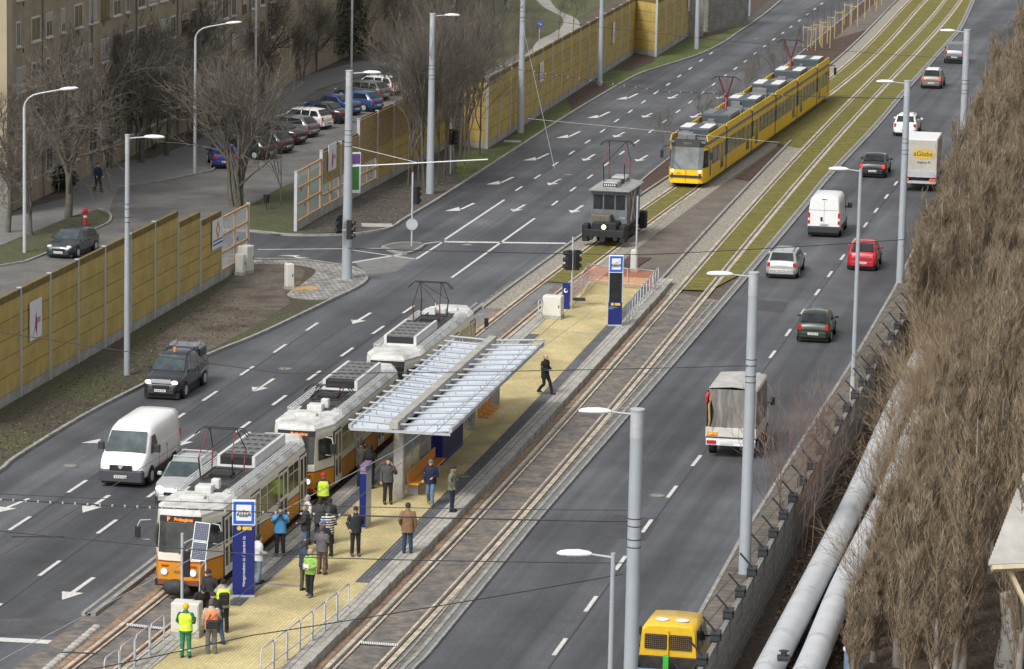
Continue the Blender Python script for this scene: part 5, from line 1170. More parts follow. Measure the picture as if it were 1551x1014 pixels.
    # roof gear
    q = MB(); x0, x1 = -4.6, -.2
    if facing > 0: pass
    q.box(x0, x1, -.62, .62, 3.06, 3.16); 
    for s in (-1, 1): q.box(x0, x1, min(s*.60, s*.72), max(s*.60, s*.72), 3.08, 3.50)
    q.build('resistor_box', 'lamp_white' if False else mat('alu_dull', (.60, .61, .60), .5, metal=.1, var=.1, scale=2), t)
    q = MB(); q.box(x0+.02, x1-.02, -.6, .6, 3.17, 3.44, 0)
    k = x0+.1
    while k < x1-.6:
        q.box(k, k+.56, -.60, .60, 3.44, 3.50, 1)
        for j in range(4): q.box(k+.38, k+.56, -.48+j*.27, -.48+j*.27+.17, 3.501, 3.506, 0)
        k += .78
    q.build('resistor_grid', ['black', mat('grid_cover', (.15, .15, .148), .6, var=.3, scale=4)], t)
    for s in (-1, 1):
        q = MB()
        for k in range(3): q.tube([(-5.0, s*(.86+k*.11), 3.15), (4.2, s*(.86+k*.11), 3.15)], .03, 4, sm=False)
        for k in range(10): q.box(-4.9+k*1.0, -4.87+k*1.0, min(s*.85, s*1.10), max(s*.85, s*1.10), 3.08, 3.12); q.box(-4.9+k*1.0, -4.87+k*1.0, min(s*1.07, s*1.10), max(s*1.07, s*1.10), 2.9, 3.1)
        q.build('roof_walkway', 'walk' if False else mat('walkway_alu', (.62, .63, .63), .5, metal=.1), t)
    pantograph(t, 1.7, 3.1, up)
    q = MB(); q.bbox(3.9, 4.45, -.25, .35, 3.08, 3.34, .03); q.bbox(3.45, 3.75, -.15+.3, .15+.3, 3.08, 3.45, .02); q.build('roof_box', m_rf, t)
    q = MB(); q.box(3.0, 4.1, -.62, .62, 3.07, 3.11, 1); q.bbox(5.0, 5.35, -.55, .35, 3.04, 3.16, .02); q.tube([(5.7, .6, 2.98), (5.7, .6, 3.28)], .02, 5); q.tube([(5.65, -.45, 2.98), (5.65, -.45, 3.12)], .05, 6); q.build('roof_fitting', [m_rf, 'plastic_dk'], t)
    q = MB(); q.box(-.1, 3.4, -.78, .78, 3.075, 3.10); q.build('pantograph_mat', mat('roof_mat', (.06, .06, .06), .8, var=.4, scale=3), t)
    # mirrors on bent tubes
    for s in (-1, 1):
        q = MB(); q.tube([(hl-.35, s*1.12, 2.6), (hl-.1, s*1.42, 2.62), (hl-.05, s*1.5, 2.45), (hl-.05, s*1.5, 1.95), (hl-.3, s*1.15, 1.9)], .022, 6); q.build('mirror_arm', 'galv', t)
        q = MB(); q.bbox(-.03, .03, -.10, .10, -.2, .2, .02); m_ = q.build('mirror', 'black', t); m_.location = (hl-.05, s*1.5, 2.22)
    return t
yf = P(281, 903).y-.4
tr1 = old_tram('front car of the orange and cream tram, headlights lit, P on its sign', yf, -.17, 1, True, ('P', 'Próbajárat'), '4045')
tr2 = old_tram('middle car of the orange and cream tram with a lit destination sign beside the shelter', yf+15.4, 0, 1, False, ('', 'Próbajárat'), '4046')
tr3 = old_tram('rear car of the orange and cream tram, turned the other way round', yf+30.8, .12, -1, True, None, None)
# black cloth hung over the front coupler
q = MB(); q.sphere((7.58, -.05, .40), .34, 14, 9, .8, 1.3, .85); q.sphere((7.55, .22, .30), .25, 12, 8, .8, 1.1, .8); q.build('coupler_cover', mat('cover_cloth', (.03, .032, .032), .7, bump=1, bscale=4, var=.3, scale=3), tr1)

# ---------------- yellow articulated tram
m_ye = mat('tram_yellow', (.82, .52, .018), .45, spec=.3, var=.05, scale=1.0); m_gr = mat('tram_grey_band', (.16, .16, .18), .45); m_bel = mat('bellows', (.10, .10, .105), .8)
m_rg = mat('tram_roof_grey', (.15, .16, .165), .6, var=.15, scale=2); m_hv = mat('roof_unit', (.055, .07, .08), .5); m_rw = 'white_paint'
def ytram():
    y0 = P(1043, 285).y-.4; t = thing('articulated_tram', 'long yellow low floor tram with grey roof band on the grass track', 'tram', TP(LC, y0, 0, .06), head(LC, y0))
    org = TP(LC, y0, 0, .06); inv = Matrix.Rotation(-head(LC, y0), 3, 'Z')
    mods = [7.6, 9.6, 9.6, 9.6, 9.6, 7.6]; gap = .55; s = 0
    yy = y0; w = 1.2
    for i, ml in enumerate(mods):
        hd = head(LC, yy+ml/2); c0 = TP(LC, yy, 0, .06); dy = ml*math.sin(hd); c1 = TP(LC, yy+dy, 0, .06)
        mid = (c0+c1)/2; lp = inv @ (mid-org); rz = math.atan2(c1.y-c0.y, c1.x-c0.x)-head(LC, y0); h = ml/2
        def B(q, n, m): o = q.build(n, m, t); o.location = lp; o.rotation_euler = (0, 0, rz); return o
        first, last = i == 0, i == len(mods)-1
        e = -1 if first else 1
        def prof(f):  # shell ring list along x; nose shaped at the end module
            return f
        z0, zw0, zw1, z1 = .28, 1.20, 2.22, 3.18
        def rings(zs):
            out = []
            for z, sc in zs:
                nose = .75; sl = (max(0, z-1.05))*.28
                if first: xs = [(-h+.02+sl, .80), (-h+.10+sl, 1.0), (-h+.75+sl*.6, w)]
                pts = []
                if first or last:
                    sg = 1 if first else -1
                    L_ = [(-h*1+.0+sl, -.75), (-h+.14+sl, -1.02), (-h+.9+sl*.5, -w), (h, -w), (h, w), (-h+.9+sl*.5, w), (-h+.14+sl, 1.02), (-h+sl, .75)]
                    pts = [(sg*x, y*sc, z) for x, y in L_]
                else: pts = [(-h, -w*sc, z), (h, -w*sc, z), (h, w*sc, z), (-h, w*sc, z)]
                out.append(pts)
            return out
        q = MB(); q.loft(rings([(z0, .97), (z0+.1, 1), (zw0, 1)])); B(q, 'lower_body', m_ye)
        q = MB(); q.loft(rings([(zw0, .999), (zw1, .995)])); B(q, 'window_band', 'glass_mid' if False else m_tw)
        q = MB(); q.loft(rings([(zw1, 1), (2.52, .995)])); B(q, 'cantrail', m_ye)
        q = MB(); q.loft(rings([(2.52, .996), (2.72, .99)])); B(q, 'grey_band', m_gr)
        q = MB()
        for sy in (-1, 1):
            a, b = (-h+(.9 if first else 0), h-(.9 if last else 0))
            q.loft([[(a, sy*w*.99, 2.72), (b, sy*w*.99, 2.72), (b, sy*w*.93, 2.74), (a, sy*w*.93, 2.74)], [(a, sy*w*.93, 3.10), (b, sy*w*.93, 3.10), (b, sy*w*.88, 3.10), (a, sy*w*.88, 3.10)]])
        if first: pass
        B(q, 'roof_fairing', m_ye)
        q = MB(); q.box(-h+(.5 if first else 0), h-(.5 if last else 0), -w*.9, w*.9, 2.66, 2.80); B(q, 'roof', m_rg)
        q = MB(); q.box(-h+(.9 if first else 0)+.05, h-(.9 if last else 0)-.05, -w*.8, w*.8, .08, .28); B(q, 'underframe', 'black')
        # roof units
        ux = -.35 if not first else .35; ul = 3.4 if not (first or last) else 3.0
        q = MB(); q.bbox(ux-ul/2, ux+ul/2, -.98, .98, 2.8, 3.34, .08); un = B(q, 'roof_unit', m_hv)
        q = MB()
        for a, b in ((-.93, -.28), (.28, .93)): q.box(ux-ul/2+.2, ux+ul/2-.3, a, b, 3.345, 3.36)
        B(q, 'unit_lid', m_rw if i != 1 else m_rg)
        q = MB()
        random.seed(i)
        for k in range(9):
            a = random.uniform(-h+1, h-1); q.bbox(a, a+random.uniform(.2, .7), -.8+random.random()*1.1, random.uniform(.3, .85), 2.8, random.uniform(2.95, 3.2), .02)
        B(q, 'roof_equipment', m_rg)
        if i in (1, 4):
            q = MB(); xx = 1.2 if i == 1 else -1.0; q.cyl((xx, 0, 3.0), .5, .12, 14); q.tube([(xx, 0, 3.0), (xx+.45, 0, 4.0)], .09, 6)
            for sy in (-1, 1): q.tube([(xx+.45, 0, 4.0), (xx+.0, sy*.45, 5.35)], .05, 6)
            q.tube([(xx, -.95, 5.2), (xx, -.6, 5.42), (xx, .6, 5.42), (xx, .95, 5.2)], .035, 6, 1); q.tube([(xx-.2, -.7, 5.42), (xx-.2, .7, 5.42)], .03, 6, 1); q.bbox(xx-.6, xx+.6, -.6, .6, 2.85, 3.0, .02); B(q, 'pantograph', ['red_steel', 'black'])
        # doors and window mullions on the camera side and the far side
        for sy in (-1, 1):
            q = MB(); dd_ = []
            if first: dd_ = [(h-2.1, h-1.0), (-h+1.5, -h+2.0)]
            elif last: dd_ = [(-h+.5, -h+1.6), (h-2.2, h-1.7)]
            else: dd_ = [(h-2.2, h-.9)] if i % 2 else [(-h+.9, -h+2.2)]
            for a, b in dd_:
                q = MB(); q.box(a-.16, b+.16, min(sy*w*.9, sy*(w+.012)), max(sy*w*.9, sy*(w+.012)), z0+.08, 2.42); dr = B(q, 'door', m_ye)
                m0 = (a+b)/2
                for u, v in ((a+.04, m0-.05), (m0+.05, b-.04)):
                    q = MB(); q.bbox(u, v, min(sy*w, sy*(w+.022)), max(sy*w, sy*(w+.022)), .62, 2.2, .01); o = q.build('door_pane', m_tw, dr)
            q = MB(); k = -h+(1.3 if first else .05); e_ = h-(1.3 if last else .05)
            while k < e_: q.box(k, k+.06, min(sy*w*.9, sy*(w+.004)), max(sy*w*.9, sy*(w+.004)), zw0, zw1); k += 1.55
            B(q, 'mullion', m_gr if i % 2 else 'plastic_dk')
        if first:
            q = MB(); sl = lambda z: max(0, z-1.05)*.28
            q.loft([[(-h-.012+sl(z), -.74, z), (-h-.012+sl(z), .74, z), (-h+.13+sl(z), 1.01, z), (-h+.2+sl(z), 1.0, z), (-h+.2+sl(z), -1.0, z), (-h+.13+sl(z), -1.01, z)] for z in (1.12, 2.42)]); B(q, 'windshield', mat('combi_screen', (.16, .18, .18), .08, spec=.8, col2=(.07, .08, .08), scale=1.1))
            q = MB(); q.loft([[(-h-.016+sl(z), -.75, z), (-h-.016+sl(z), .75, z), (-h+.128+sl(z), 1.02, z), (-h+.25+sl(z), 1.0, z), (-h+.25+sl(z), -1.0, z), (-h+.128+sl(z), -1.02, z)] for z in (2.43, 2.86)]); ds_ = B(q, 'destination_box', 'black')
            o = text('2011', .26, (-h+.34, 0, 2.55), (R_(90), 0, R_(-90)), mat('led_dim', (.25, .3, .16), .5), t, 'sign_text'); o.parent = ds_; o.location = (-h+sl(2.64)-.03, 0, 2.54)
            q = MB(); q.bbox(-h-.05, -h+.1, -.98, .98, .62, .76, .02); B(q, 'bumper', 'plastic_dk')
            q = MB(); q.box(-h-.006, -h+.02, -.01, .01, .3, 1.1); B(q, 'nose_gap', 'black'); q = MB(); q.tube([(-h-.03, .3, 1.15), (-h+.07, .75, 1.55)], .015, 5); B(q, 'wiper', 'black')
            o = text('2011', .16, (0, 0, 0), (R_(90), 0, R_(-90)), mat('fleet_dk', (.2, .1, .01), .6), t, 'fleet_number'); o.parent = ds_; o.location = (-h-.008, .42, .82)
            for sy in (-1, 1):
                q = MB(); q.sphere((-h+.06, sy*.84, 1.0), .09, 10, 7, .8, 1, 1); B(q, 'headlight', 'head_lit'); q = MB(); q.sphere((-h+.06, sy*.84, .83), .075, 10, 7, .8, 1, 1); B(q, 'marker_light', 'lens_red')
                q = MB(); q.tube([(-h+.5, sy*1.08, 2.5), (-h+.1, sy*1.45, 2.42), (-h+.1, sy*1.5, 2.2)], .03, 6); q.bbox(-h+.02, -h+.16, sy*1.52-.09, sy*1.52+.09, 1.75, 2.22, .03); B(q, 'mirror', 'black')
        if last:
            for sy in (-1, 1): q = MB(); q.tube([(h-.5, sy*1.08, 2.5), (h-.1, sy*1.45, 2.42)], .03, 6); q.bbox(h-.2, h-.04, sy*1.5-.09, sy*1.5+.09, 1.75, 2.3, .03); B(q, 'mirror', 'black')
        if not last:
            nd = head(LC, yy+dy+gap*.5); g0 = TP(LC, yy+dy+gap*.5*.97, 0, .06); lp2 = inv @ (g0-org); r2_ = nd-head(LC, y0)
            q = MB()
            for k in range(5): x = -gap/2-.05+k*(gap+.1)/5; q.box(x, x+.08, -w*.975, w*.975, .3, 2.95); q.box(x+.08, x+.13, -w*.93, w*.93, .35, 2.9)
            o = q.build('bellows', m_bel, t); o.location = lp2; o.rotation_euler = (0, 0, r2_)
        yy += dy+gap*.97
    t.scale = (1, 1.05, 1.06)
    return t
ytram()

# ---------------- grey work tram
yw = P(915, 381).y+1.2; c = TP(LC, yw+3.6, 0, .06); rz = head(LC, c.y)+math.pi
wt_ = thing('work_tram', 'old grey electric works locomotive with one lit headlamp and raised red pantograph', 'work tram', c, rz)
m_wg = mat('works_grey', (.17, .19, .205), .6, col2=(.095, .10, .10), scale=1.5, bump=.1); m_wr = mat('works_roof', (.30, .31, .30), .7, var=.15, scale=1.5); m_wb = mat('works_black', (.014, .015, .016), .65, var=.3, scale=3)
t = wt_; q = MB(); q.box(-2.0, 2.0, -1.05, 1.05, 1.0, 3.05); q.build('cab', m_wg, t)
q = MB(); n = 8; q.loft([[(x, 1.22*math.cos(math.pi*k/n), 3.03+.17*math.sin(math.pi*k/n)) for k in range(n+1)] for x in (-2.3, 2.3)]); q.build('roof', m_wr, t)
q = MB(); q.box(-2.27, 2.27, -1.2, 1.2, 2.98, 3.03); q.build('roof_edge', m_wg, t)
for i, (a, b) in enumerate(((-.92, -.38), (-.30, .30), (.38, .92))):
    for e in (-1, 1): q = MB(); q.bbox(min(e*1.98, e*2.02), max(e*1.98, e*2.02), a, b, 1.95, 2.78, .005); q.build('window', 'glass_dark', t)
for s in (-1, 1):
    for a, b, m in ((1.25, 1.8, 'glass_dark'), (-.3, .55, 'works'), (-1.8, -1.2, 'glass_dark')):
        q = MB(); q.bbox(a, b, min(s*1.04, s*1.065), max(s*1.04, s*1.065), 1.95 if m != 'works' else 1.1, 2.75, .004); q.build('side_window' if m != 'works' else 'side_door', 'glass_dark' if m != 'works' else m_wg, t)
    q = MB(); q.tube([(1.15, s*1.09, 2.95), (-.1, s*1.09, 1.2)], .05, 4, sm=False); q.tube([(.0, s*1.1, 2.95), (1.1, s*1.1, 1.2)], .05, 4, sm=False); q.build('cross_brace', mat('brace_pale', (.50, .46, .38), .8), t)
    q = MB(); q.bbox(-1.95, -1.45, s*1.1-.05, s*1.1+.05, 2.4, 2.7, .02); q.build('side_lamp', 'galv', t)
for e in (-1, 1):
    q = MB(); q.bbox(min(e*2.02, e*3.35), max(e*2.02, e*3.35), -.72, .72, .75, 1.35, .06); q.build('bonnet', m_wb, t)
    q = MB(); q.bbox(min(e*2.05, e*2.9), max(e*2.05, e*2.9), -.85 if e > 0 else -.5, .25, 1.35, 1.72, .05); q.build('tool_chest', m_wb if e < 0 else mat('chest', (.12, .105, .085), .8, var=.25, scale=4), t)
    q = MB(); q.bbox(min(e*3.2, e*3.5), max(e*3.2, e*3.5), -1.18, 1.18, .55, .95, .04); q.build('buffer_beam', m_wb, t)
    for s in (-1, 1):
        q = MB(); q.bbox(min(e*2.7, e*3.45), max(e*2.7, e*3.45), s*1.08-.2, s*1.08+.2, .25, 1.25, .08); q.build('sand_box', m_wb, t)
        q = MB(); q.cyl((e*3.55, s*.7, .5), .13, .2, 10, axis='x'); q.build('buffer', m_wb, t)
    q = MB(); q.tube([(e*3.4, 0, .5), (e*3.85, 0, .48)], .09, 8); q.cyl((e*3.85, 0, .48), .17, .1, 12, axis='x'); q.build('coupler', m_wb, t)
    q = MB(); q.tube([(e*3.3, -.18, .95), (e*3.3, 0, 1.5), (e*3.3, .18, .95)], .03, 5); q.cyl((e*3.38, 0, 1.12), .17, .2, 14, axis='x'); q.build('headlamp_housing', m_wb, t)
    q = MB(); q.sphere((e*3.49, 0, 1.12), .13, 12, 8, .5, 1, 1); q.build('headlamp', mat('lamp_glow', (1, .9, .6), .3, emit=3.5) if e > 0 else 'lens_clear', t)
q = MB(); q.bbox(.55, 1.95, -.42, .42, 3.2, 3.5, .06); q.bbox(-2.0, -.75, -.45, .45, 3.2, 3.5, .08); q.build('roof_fan_box', mat('fan_box', (.36, .37, .36), .6), t)
q = MB(); q.box(1.94, 1.96, -.4, .4, 3.24, 3.44); q.build('louvre', 'black', t); q = MB()
for k in range(6): q.box(1.965, 1.975, -.33+k*.12, -.33+k*.12+.06, 3.29, 3.39)
q.build('louvre_slats', 'lamp_white', t)
for x in (-1.1, 1.1):
    q = MB()
    for s in (-1, 1): q.cyl((x, s*.75, .38), .38, .12, 18, axis='y')
    q.tube([(x, -.8, .38), (x, .8, .38)], .06, 6); q.build('wheelset', m_wb, t)
q = MB(); q.box(-3.3, 3.3, -.9, .9, .62, .98); q.box(-1.7, 1.7, -1.0, -.9, .3, .6); q.box(-1.7, 1.7, .9, 1.0, .3, .6); q.build('underframe', m_wb, t)
pantograph(t, -.1, 3.25, True, 'black', 'red_steel', 2.35)
text('7120', .16, (2.03, .78, 1.42), (R_(90), 0, R_(90)), 'lamp_white', t, 'fleet_number')
# ================================================================ SHELTER, SIGNS, WIRES
S0 = P(604, 754, ZP); S1 = P(749, 614, ZP); sd = (S1-S0).normalized(); srz = math.atan2(sd.y, sd.x)
t = thing('tram_shelter', 'long platform shelter with white ribbed roof, concrete beam and orange bench', 'shelter', S0, srz)
inv = Matrix.Rotation(-srz, 3, 'Z')
def SL(x, y, z): return inv @ (P(x, y, z)-S0)
a, b, c, d = SL(531, 645, 3.25), SL(684, 655, 3.25), SL(818, 524, 3.25), SL(690, 513, 3.25)
xs0, xs1 = (a.x+b.x)/2, (c.x+d.x)/2; yl, yr = (a.y+d.y)/2, (b.y+c.y)/2
ZR = 3.25-ZP
m_roof = mat('roof_sheet', (.50, .54, .59), .45, var=.12, scale=1.5)
def zr(y): return ZR-.18+.18*abs(y)/max(abs(yl), 1)
for nm, y0, y1 in (('l', yl, .22), ('r', -.22, yr)):
    q = MB(); n = 64; rows = []
    for i in range(n+1):
        x = xs0+(xs1-xs0)*i/n; w_ = .035*(1 if i % 2 else -1); rows.append(x)
        q.v += [(x, y0, zr(y0)+w_), (x, y1, zr(y1)+w_), (x, y0, zr(y0)+w_-.03), (x, y1, zr(y1)+w_-.03)]
    for i in range(n):
        k = 4*i
        for f in ((k, k+1, k+5, k+4), (k+2, k+6, k+7, k+3), (k, k+4, k+6, k+2)): q.f.append(f); q.m.append(0); q.sm.append(False)
    q.build('roof_sheet', m_roof, t)
q = MB(); q.box(xs0-.05, xs1+.05, -.17, .17, ZR-.02, ZR+.26); 
q.build('ridge_beam', 'concrete', t)
m_tube = mat('tube_grey', (.34, .37, .40), .5, metal=.2)
n = 17
for i in range(n):
    x = xs0+.25+(xs1-xs0-.5)*i/(n-1)
    q = MB(); q.tube([(x, yl+.12, zr(yl)+.20), (x, -.05+.2, ZR+.12)], .045, 7); q.tube([(x, yr-.12, zr(yr)+.20), (x, -.2, ZR+.12)], .045, 7)
    for y in (yl*.75, yl*.4, yr*.75, yr*.4): q.tube([(x, y, zr(y)), (x, y, zr(y)+.17)], .018, 5)
    q.build('roof_tube', m_tube, t)
q = MB()
for y in (yl, yr): q.box(xs0-.03, xs1+.03, y-.06, y+.06, zr(y)-.09, zr(y)+.07)
for x in (xs0, xs1): q.box(x-.05, x+.05, yl, -.2, ZR-.11, ZR) if False else q.box(x-.05, x+.05, min(yl, yr), max(yl, yr), ZR-.16, ZR-.06)
q.build('roof_edge', 'galv', t)
for px, py in ((604, 754), (643, 716), (683, 680), (715, 650), (749, 614)):
    l = SL(px, py, ZP); q = MB(); q.bbox(l.x-.18, l.x+.18, -.20, .20, 0, ZR+.0, .03); q.build('post', 'concrete', t)
m_gl = bpy.data.materials.new('shelter_glass'); m_gl.use_nodes = True; _b = m_gl.node_tree.nodes['Principled BSDF']; _b.inputs['Base Color'].default_value = (.35, .42, .42, 1); _b.inputs['Roughness'].default_value = .05; _b.inputs['Alpha'].default_value = .45
lx = [SL(*p_, ZP).x for p_ in ((604, 754), (643, 716), (683, 680), (715, 650), (749, 614))]
for i in range(3):
    x0, x1 = lx[i]+.2, lx[i+1]-.2; q = MB(); q.box(x0, x1, -.01, .01, .35, 2.3); q.build('glass_wall', m_gl, t)
    q = MB(); q.box(x0, x1, -.03, .03, .28, .35); q.box(x0, x1, -.03, .03, 2.3, 2.36); q.box((x0+x1)/2-.03, (x0+x1)/2+.03, -.025, .025, .35, 2.3); q.build('glass_frame', 'galv', t)
q = MB(); q.bbox(lx[0]+.3, lx[1]+.6, -.72, -.28, .46, .52, .02); q.bbox(lx[0]+.3, lx[1]+.6, -.30, -.24, .55, .95, .02)
q.build('bench', mat('bench_orange', (.62, .24, .02), .5), t); q = MB()
for x in (lx[0]+.7, lx[1]): q.box(x-.04, x+.04, -.6, -.2, 0, .46)
q.build('bench_leg', 'galv', t)
for k in range(4):
    x = lx[3]+.2+k*.75; q = MB(); q.bbox(x, x+.5, -.75, -.3, .44, .49, .02); q.bbox(x, x+.5, -.32, -.27, .5, .85, .02); q.build('seat', 'bench_orange', t) if False else q.build('seat', bpy.data.materials['bench_orange'], t)
ka = SL(660, 707, ZP); kb_ = SL(699, 676, ZP)
k = thing('information_kiosk', 'dark blue boxed display wall standing under the shelter roof', 'display', S0+Matrix.Rotation(srz, 3, 'Z') @ Vector((ka.x, ka.y, 0)), srz)
LK = kb_.x-ka.x; q = MB(); q.bbox(0, LK, -.25, .25, .06, 2.25, .02); q.build('housing', 'blue_sign', k)
q = MB(); q.box(.1, LK-.1, -.262, -.252, .25, 2.1)
for j in range(14): q.box(.1+j*(LK-.2)/14, .13+j*(LK-.2)/14, -.275, -.262, .25, 2.1)
q.build('slatted_face', mat('slat_violet', (.045, .04, .10), .5), k)
q = MB(); q.box(-.02, LK+.02, -.2, .2, 0, .06); q.build('plinth', 'galv', k)
# totem signs
def totem(px, py, wd, H, lab, rz, far=False):
    t = thing('stop_totem', lab, 'sign', P(px, py, ZP), rz, 'blue stop totems'); w2 = wd/2
    q = MB(); q.box(-w2-.02, w2+.02, -.09, .09, 0, .08); q.build('base', 'galv', t)
    hb = H-.88
    q = MB(); q.bbox(-w2, w2, -.08, .08, .08, hb if not far else hb*.45, .012); q.build('panel', 'blue_sign', t)
    if far:
        q = MB(); q.bbox(-w2+.03, w2-.03, -.05, .05, hb*.45, hb, .01); q.build('display', 'glass_dark', t)
        q = MB()
        for s in (-1, 1): q.box(s*w2-.03, s*w2+.03, -.082, .082, hb*.45, hb)
        q.build('side_frame', 'galv', t)
    q = MB(); q.bbox(-w2-.02, w2+.02, -.09, .09, hb+.01, H, .012); sp = q.build('head_panel', 'lamp_white', t)
    q = MB(); q.box(-w2+.02, w2-.02, -.097, -.091, hb+.05, H-.04); q.build('blue_frame', mat('frame_blue', (.015, .12, .62), .4), sp)
    q = MB(); q.box(-w2+.12, w2-.12, -.104, -.098, hb+.17, H-.15); ww = q.build('white_field', 'lamp_white', sp)
    q = MB(); z = hb+.33
    q.box(-.20, .20, -.110, -.105, z+.02, z+.13); q.box(-.16, .16, -.110, -.105, z-.03, z+.0); q.box(-.24, -.21, -.110, -.105, z+.0, z+.10); q.box(.21, .24, -.110, -.105, z, z+.10)
    q.add([(-.06, -.108, z+.16), (0, -.108, z+.24), (.06, -.108, z+.16), (.05, -.108, z+.155), (0, -.108, z+.22), (-.05, -.108, z+.155)], [(0, 1, 2, 3, 4, 5)])
    for k in range(4): q.box(-.17+k*.09, -.11+k*.09, -.112, -.109, z+.06, z+.11, 1)
    q.build('tram_pictogram', ['black', 'lamp_white'], ww)
    zb = hb-.1 if not far else hb*.45-.1
    q = MB(); q.cyl((-w2*.42, -.086, zb), .075, .012, 20, axis='y'); q.box(-w2*.42+.12, w2*.72, -.092, -.081, zb-.06, zb+.06); q.build('route_badge', mat('badge_yellow', (.75, .5, .02), .5), t)
    if not far: text('Hengermalom út / Szerémi út', .148, (w2*.16, -.088, .38), (R_(90), R_(-90), 0), 'lamp_white', t, 'stop_name', align='LEFT')
    else: text('Hengermalom út /', .055, (-w2*.9, -.088, zb-.16), (R_(90), 0, 0), 'lamp_white', t, 'stop_name', align='LEFT'); text('Szerémi út', .055, (-w2*.9, -.088, zb-.24), (R_(90), 0, 0), 'lamp_white', t, 'stop_name', align='LEFT')
    return t
totem(368.5, 904, .76, 3.42, 'tall dark blue stop totem with vertical white street names beside the front tram', .03)
totem(931, 494, .68, 3.55, 'far stop totem, half grey display and half blue, inside the platform end', .03, True)
t = thing('ticket_column', 'slim blue and grey column with a violet cap between the bystanders', 'column', P(553, 797, ZP), srz-math.pi/2)
q = MB(); q.box(-.12, .12, -.45, .45, 0, 2.15); q.build('body', mat('column_grey', (.42, .43, .43), .4, metal=.2), t); q = MB(); q.box(-.125, .125, -.465, -.45, .05, 2.1); q.build('front', 'blue_sign', t)
q = MB(); q.bbox(-.13, .13, -.47, .47, 2.15, 2.42, .015); q.build('cap', mat('cap_violet', (.16, .11, .2), .5), t); q = MB(); q.cyl((0, -.472, 2.28), .08, .02, 14, axis='y'); q.build('round_mark', mat('mark_dim', (.3, .2, .3), .5), t)
# solar powered signal pole at the platform head
t = thing('solar_pole', 'thin galvanised pole carrying two tilted solar panels in front of the tram', 'pole', P(275.5, 932, ZP-.05))
q = MB(); q.tube([(0, 0, 0), (0, 0, 2.85)], .05, 10); q.tube([(.05, 0, 2.5), (.5, -.05, 2.75)], .02, 5); q.tube([(.05, 0, 2.2), (.5, -.05, 2.45)], .02, 5); q.build('pole', 'galv', t)
q = MB(); q.bbox(.05, .27, -.12, .12, 1.35, 2.25, .02); q.build('signal_head', 'black', t)
rot = Matrix.Rotation(.10, 3, 'Y') @ Matrix.Rotation(R_(-18), 3, 'X') 
m_pv = brickmat('solar_cells', (.045, .055, .10), (.055, .065, .12), (.35, .37, .4), .058, .058, .0035, 0, None, .25, 0, loc=(R_(90), 0, 0))
for k, dz in enumerate((0, -.66)):
    q = MB(); q.box(-.26, .26, -.02, .0, -.32, .32); q.box(-.235, .235, -.024, -.0205, -.29, .29, 1)
    o = q.build('solar_panel', ['lamp_white', m_pv], t); m4 = rot.to_4x4(); v = rot @ Vector((0, 0, dz)); o.rotation_euler = rot.to_euler(); o.location = Vector((.66, -.10, 2.93))+v

# overhead wires
WG = 'overhead wires'
def wire(lab, pts, r=.014, beads=None, sag=.25, m='plastic_dk', name='overhead_wire'):
    out = []
    for i in range(len(pts)-1):
        a, b = pts[i], pts[i+1]; L = (b-a).length; n = 12
        for k in range(n+(i == len(pts)-2)): u = k/n; out.append(a.lerp(b, u)-Vector((0, 0, sag*4*u*(1-u)*min(1, L/30))))
    q = MB(); q.tube(out, r, 5)
    o = q.build(name, m); tag(o, lab, 'wire', WG)
    if beads:
        for i in range(beads[2]):
            u = beads[0]+(beads[1]-beads[0])*i/(beads[2]-1); k = min(int(u*(len(out)-1)), len(out)-2); f = u*(len(out)-1)-k; p = out[k].lerp(out[k+1], f)
            q = MB(); q.cyl(p-o.location, .035, .06, 8); e = q.build('insulator', 'galv', o)
    return o
wire('beaded span wire crossing the left road in front of the front tram', [P(-120, 749, 7.0), P(952, 790, 7.65)], .022, (.10, .62, 30), .2)
wire('upper thin span wire from the nearest thick mast', [P(-120, 742, 7.4), P(952, 773, 8.0)], .012, None, .2)
wire('span wire at half height of the nearest thick mast', [P(-120, 792, 6.2), P(420, 843, 6.1), P(946, 853, 6.3)], .016, None, .1)
wire('wire sloping down left from the nearest thick mast', [P(944, 870, 6.0), P(380, 963, 5.6), P(60, 1030, 5.5)], .016, None, .1)
wire('dark span wire across the shelter to the mast with the left lamp', [P(-120, 484, 7.0), P(430, 566, 6.6), P(1136, 554, 7.75)], .016, None, .1)
wire('span wire across the platform end to the far right mast', [P(527, 376, 7.0), P(980, 386, 6.6), P(1371, 363, 7.2)], .018, None, .1)
wire('beaded span wire over the upper road and the yellow tram', [P(653, 84, 8.7), P(1007, 139, 7.0), P(1376, 150, 8.4)], .022, (.15, .75, 26), .05)
wire('thin span wire over the upper left road', [P(790, 26, 8.5), P(1467, 90, 8.2)], .014, None, .3)
wire('pale stay wire running down from the tall mast to the contact wire', [P(792, 40, 8.0), P(840, 255, 5.8)], .012, None, 0, 'galv')
wire('stay wire crossing the middle mast of the upper road', [P(800, 180, 6.2), P(1180, 216, 6.0)], .010, None, 0, 'galv')
wire('contact wire hanging over the left tram track', [TP(LC, y, .05*(-1)**int(y/30), 5.62) for y in (95, 125, 155, 185, 215, 245, 275, 310, 350, 400)], .012, None, 0, mat('copper', (.16, .12, .09), .5, metal=.5), 'contact_wire')
wire('contact wire hanging over the right tram track', [TP(RC, y, .05*(-1)**int(y/30), 5.62) for y in (95, 125, 155, 185, 215, 245, 275, 310, 350, 400)], .010, None, 0, bpy.data.materials['copper'], 'contact_wire')
wire('wire running over the platform between tram and shelter', [P(-40, 1022, 6), P(610, 677, 6.0), P(900, 470, 6.2)], .012, None, 0, 'galv')
